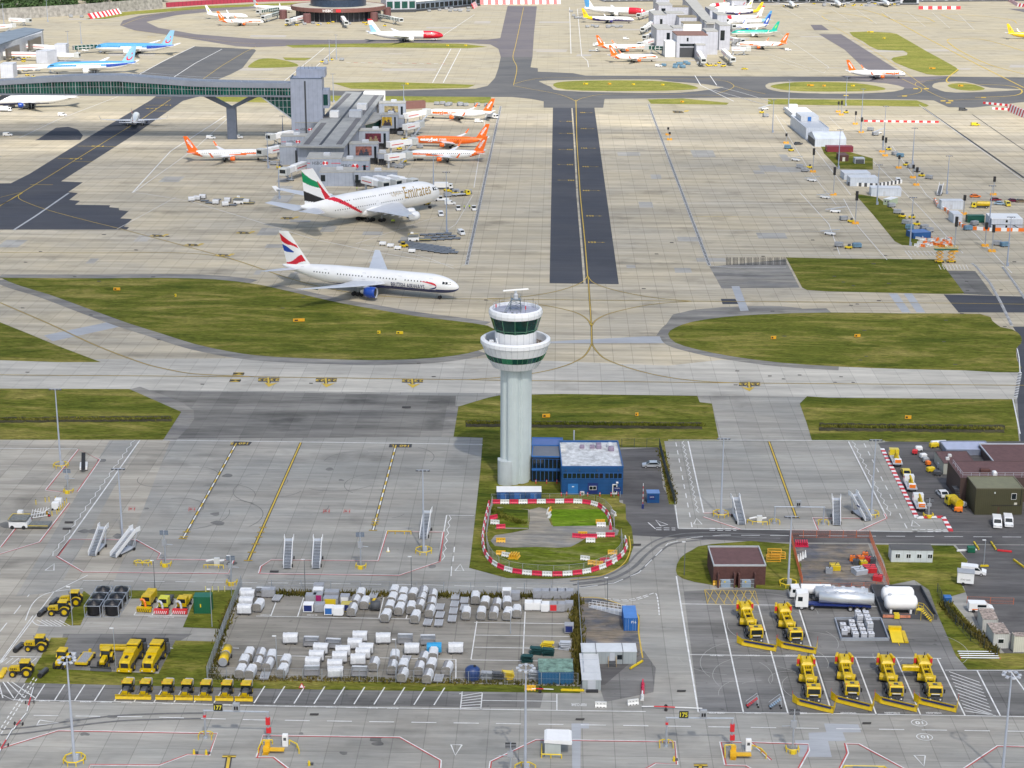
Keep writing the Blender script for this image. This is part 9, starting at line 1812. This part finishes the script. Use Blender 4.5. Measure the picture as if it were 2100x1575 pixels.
o=m.build('border',RED,t); o.rotation_euler=(0,0,PI/2); m=MB(); m.front([(-.35,.3),(.35,.3),(0,.95)],-.05,.05); o=m.build('face',WHT,t); o.rotation_euler=(0,0,PI/2); m=MB(); m.rod((-.4,0,0),(-.4,0,.3),.04,4); m.rod((.4,0,0),(.4,0,.3),.04,4); m.build('leg',DGR,t)
t=thing('traffic_cone','single yellow based white cone inside the red outlined stand','cone',G(796,1131)); m=MB(); m.lathe([(.3,.05),(.25,.15),(.06,1.0)],10); m.build('cone',WHT,t); m=MB(); m.rb(0,0,0,.7,.7,.08); m.build('base',YEL,t)
for i,(x,y) in enumerate(((398,1547),(423,1548),(634,1570),(1382,1561))):
    t=thing('hydrant_marker',f'small yellow hydrant marker, {ORD[i]} from left on the foreground stands','marker',G(x,y),0,'hydrant markers'); m=MB(); m.lathe([(.22,0),(.2,.6),(.1,.9)],8); m.build('post',YEL,t); m=MB(); m.rb(.4,.2,0,.5,.4,.35); m.build('box',DGR,t)
for i,(x,y) in enumerate(((422,1214),(436,1214),(448,1214),(461,1214))): t=thing('yellow_post',f'pale yellow post behind the green housing, {ORD[i]} from left','post',G(x,y),0,'pale yellow posts'); m=MB(); m.rod((0,0,0),(0,0,1.2),.1,6); m.build('post',mat('pale_yellow',(.7,.65,.25),.6),t)
# ---------------------------------------------------------------- people in high visibility jackets
def person(x,y,a,l):
    t=thing('person',l,'person',G(x,y),a,'ground staff'); m=MB(); m.s=True
    HV_=mat('hi_vis_yellow',(.55,.75,.03),.6); TR=mat('dark_trousers',(.02,.025,.04),.8); SK=mat('skin',(.45,.26,.18),.6)
    def rg(z,rx,ry,cy=0,cx=0): return [(cx+rx*math.cos(2*PI*i/10),cy+ry*math.sin(2*PI*i/10),z) for i in range(10)]
    m.loft([rg(.86,.15,.20),rg(1.0,.15,.19),rg(1.2,.14,.19),rg(1.42,.15,.23),rg(1.48,.08,.10),rg(1.53,.06,.06),rg(1.58,.085,.075),rg(1.67,.10,.085),rg(1.76,.06,.06)])
    for s in (-1,1):
        m.loft([rg(.92,.11,.10,s*.10),rg(.5,.075,.07,s*.11),rg(.1,.05,.05,s*.12),rg(0,.05,.05,s*.12)]); m.loft([rg(1.40,.06,.06,s*.23),rg(1.12,.05,.05,s*.27,.02),rg(.85,.04,.04,s*.27,.08),rg(.76,.035,.045,s*.27,.1)])
    m.build('body',SK,t)
    m=MB(); m.s=True; m.loft([rg(.84,.17,.22),rg(1.2,.16,.21),rg(1.42,.165,.25),rg(1.5,.09,.11)]); [m.loft([rg(1.42,.07,.07,s*.23),rg(1.12,.062,.062,s*.27,.02),rg(.87,.052,.052,s*.27,.08)]) for s in (-1,1)]; m.build('jacket',HV_,t)
    m=MB(); m.s=True; [m.loft([rg(.93,.12,.11,s*.10),rg(.5,.085,.08,s*.11),rg(.06,.065,.06,s*.12),rg(0,.11,.06,s*.12,.04)]) for s in (-1,1)]; m.build('trousers',TR,t)
    m=MB(); m.s=True; m.loft([rg(1.68,.105,.09),rg(1.74,.09,.08,0,-.01),rg(1.79,.03,.03)]); m.build('hair',mat('hair_dark',(.02,.015,.01),.8),t)
for x,y,a,l in ((804,458,-1.5,'person in yellow jacket standing, left of the pair under the jumbo wing'),(808,458,-1.7,'person in yellow jacket standing, right of the pair under the jumbo wing'),(952,429,.5,'person in yellow jacket beside the left small tug'),(963,428,2,'person in yellow jacket beside the right small tug'),(870,416,0,'person in yellow jacket at the jumbo nose wheel'),(882,420,1,'person in yellow jacket behind the nose wheel tug'),(48,219,0,'person in yellow jacket on the apron left of the dark strip'),(732,391,0,'person in yellow jacket under the grey link bridge')): person(x,y,a,l)
# unused prototypes must not stay at their hidden place
for o in [q for q in COL.objects if q.parent is None and q.get('label')=='x']:
    for c in list(o.children_recursive): bpy.data.objects.remove(c)
    bpy.data.objects.remove(o)
# ---------------------------------------------------------------- unseen clouds, added out of frame to shade the near field
def cloud(cx,cy,rx,ry,z,th,seed,dens):
    rr=random.Random(seed); ox,oy=z*sd.x/sd.z,z*sd.y/sd.z; m=MB(); m.s=True; n=48; R_=[]
    ph=[rr.uniform(0,6.28) for _ in range(6)]
    for k,(f,h) in enumerate(((.02,-.5),(.6,-.5),(.9,-.35),(1,0),(.92,.5),(.7,.8),(.4,1),(.02,1.1))):
        R_.append([(cx+ox+rx*f*math.cos(t)*(1+.08*math.sin(3*t+ph[0])+.05*math.sin(7*t+ph[1])),cy+oy+ry*f*math.sin(t)*(1+.08*math.sin(4*t+ph[2])+.05*math.sin(9*t+ph[3])),z+th*h*(1+.25*math.sin(5*t+ph[4]+f*4))) for t in [2*PI*i/n for i in range(n)]])
    m.loft(R_); mt=bpy.data.materials.new('cloud_vapour'); mt.use_nodes=True; nt=mt.node_tree; N=nt.nodes; N.remove(N['Principled BSDF']); out=N['Material Output']
    tr_=N.new('ShaderNodeBsdfTransparent'); tl=N.new('ShaderNodeBsdfTranslucent'); tl.inputs[0].default_value=(.9,.9,.92,1); mx=N.new('ShaderNodeMixShader')
    g=N.new('ShaderNodeNewGeometry'); nz=N.new('ShaderNodeTexNoise'); nz.inputs['Scale'].default_value=.006; nz.inputs['Detail'].default_value=4; mp=N.new('ShaderNodeMapping'); mp.inputs['Scale'].default_value=(.6,2,1); nt.links.new(g.outputs['Position'],mp.inputs[0]); nt.links.new(mp.outputs[0],nz.inputs['Vector'])
    mr=N.new('ShaderNodeMapRange'); mr.inputs[1].default_value=.38; mr.inputs[2].default_value=.60; mr.inputs[3].default_value=dens*.45; mr.inputs[4].default_value=dens; nt.links.new(nz.outputs['Fac'],mr.inputs[0]); nt.links.new(mr.outputs[0],mx.inputs[0]); nt.links.new(tr_.outputs[0],mx.inputs[1]); nt.links.new(tl.outputs[0],mx.inputs[2]); nt.links.new(mx.outputs[0],out.inputs[0])
    tag(m.build('cloud',mt),kind='structure')
cloud(0,430,760,430,620,50,3,.32); cloud(60,520,640,330,760,40,5,.24); cloud(-160,905,420,26,700,20,9,.4)
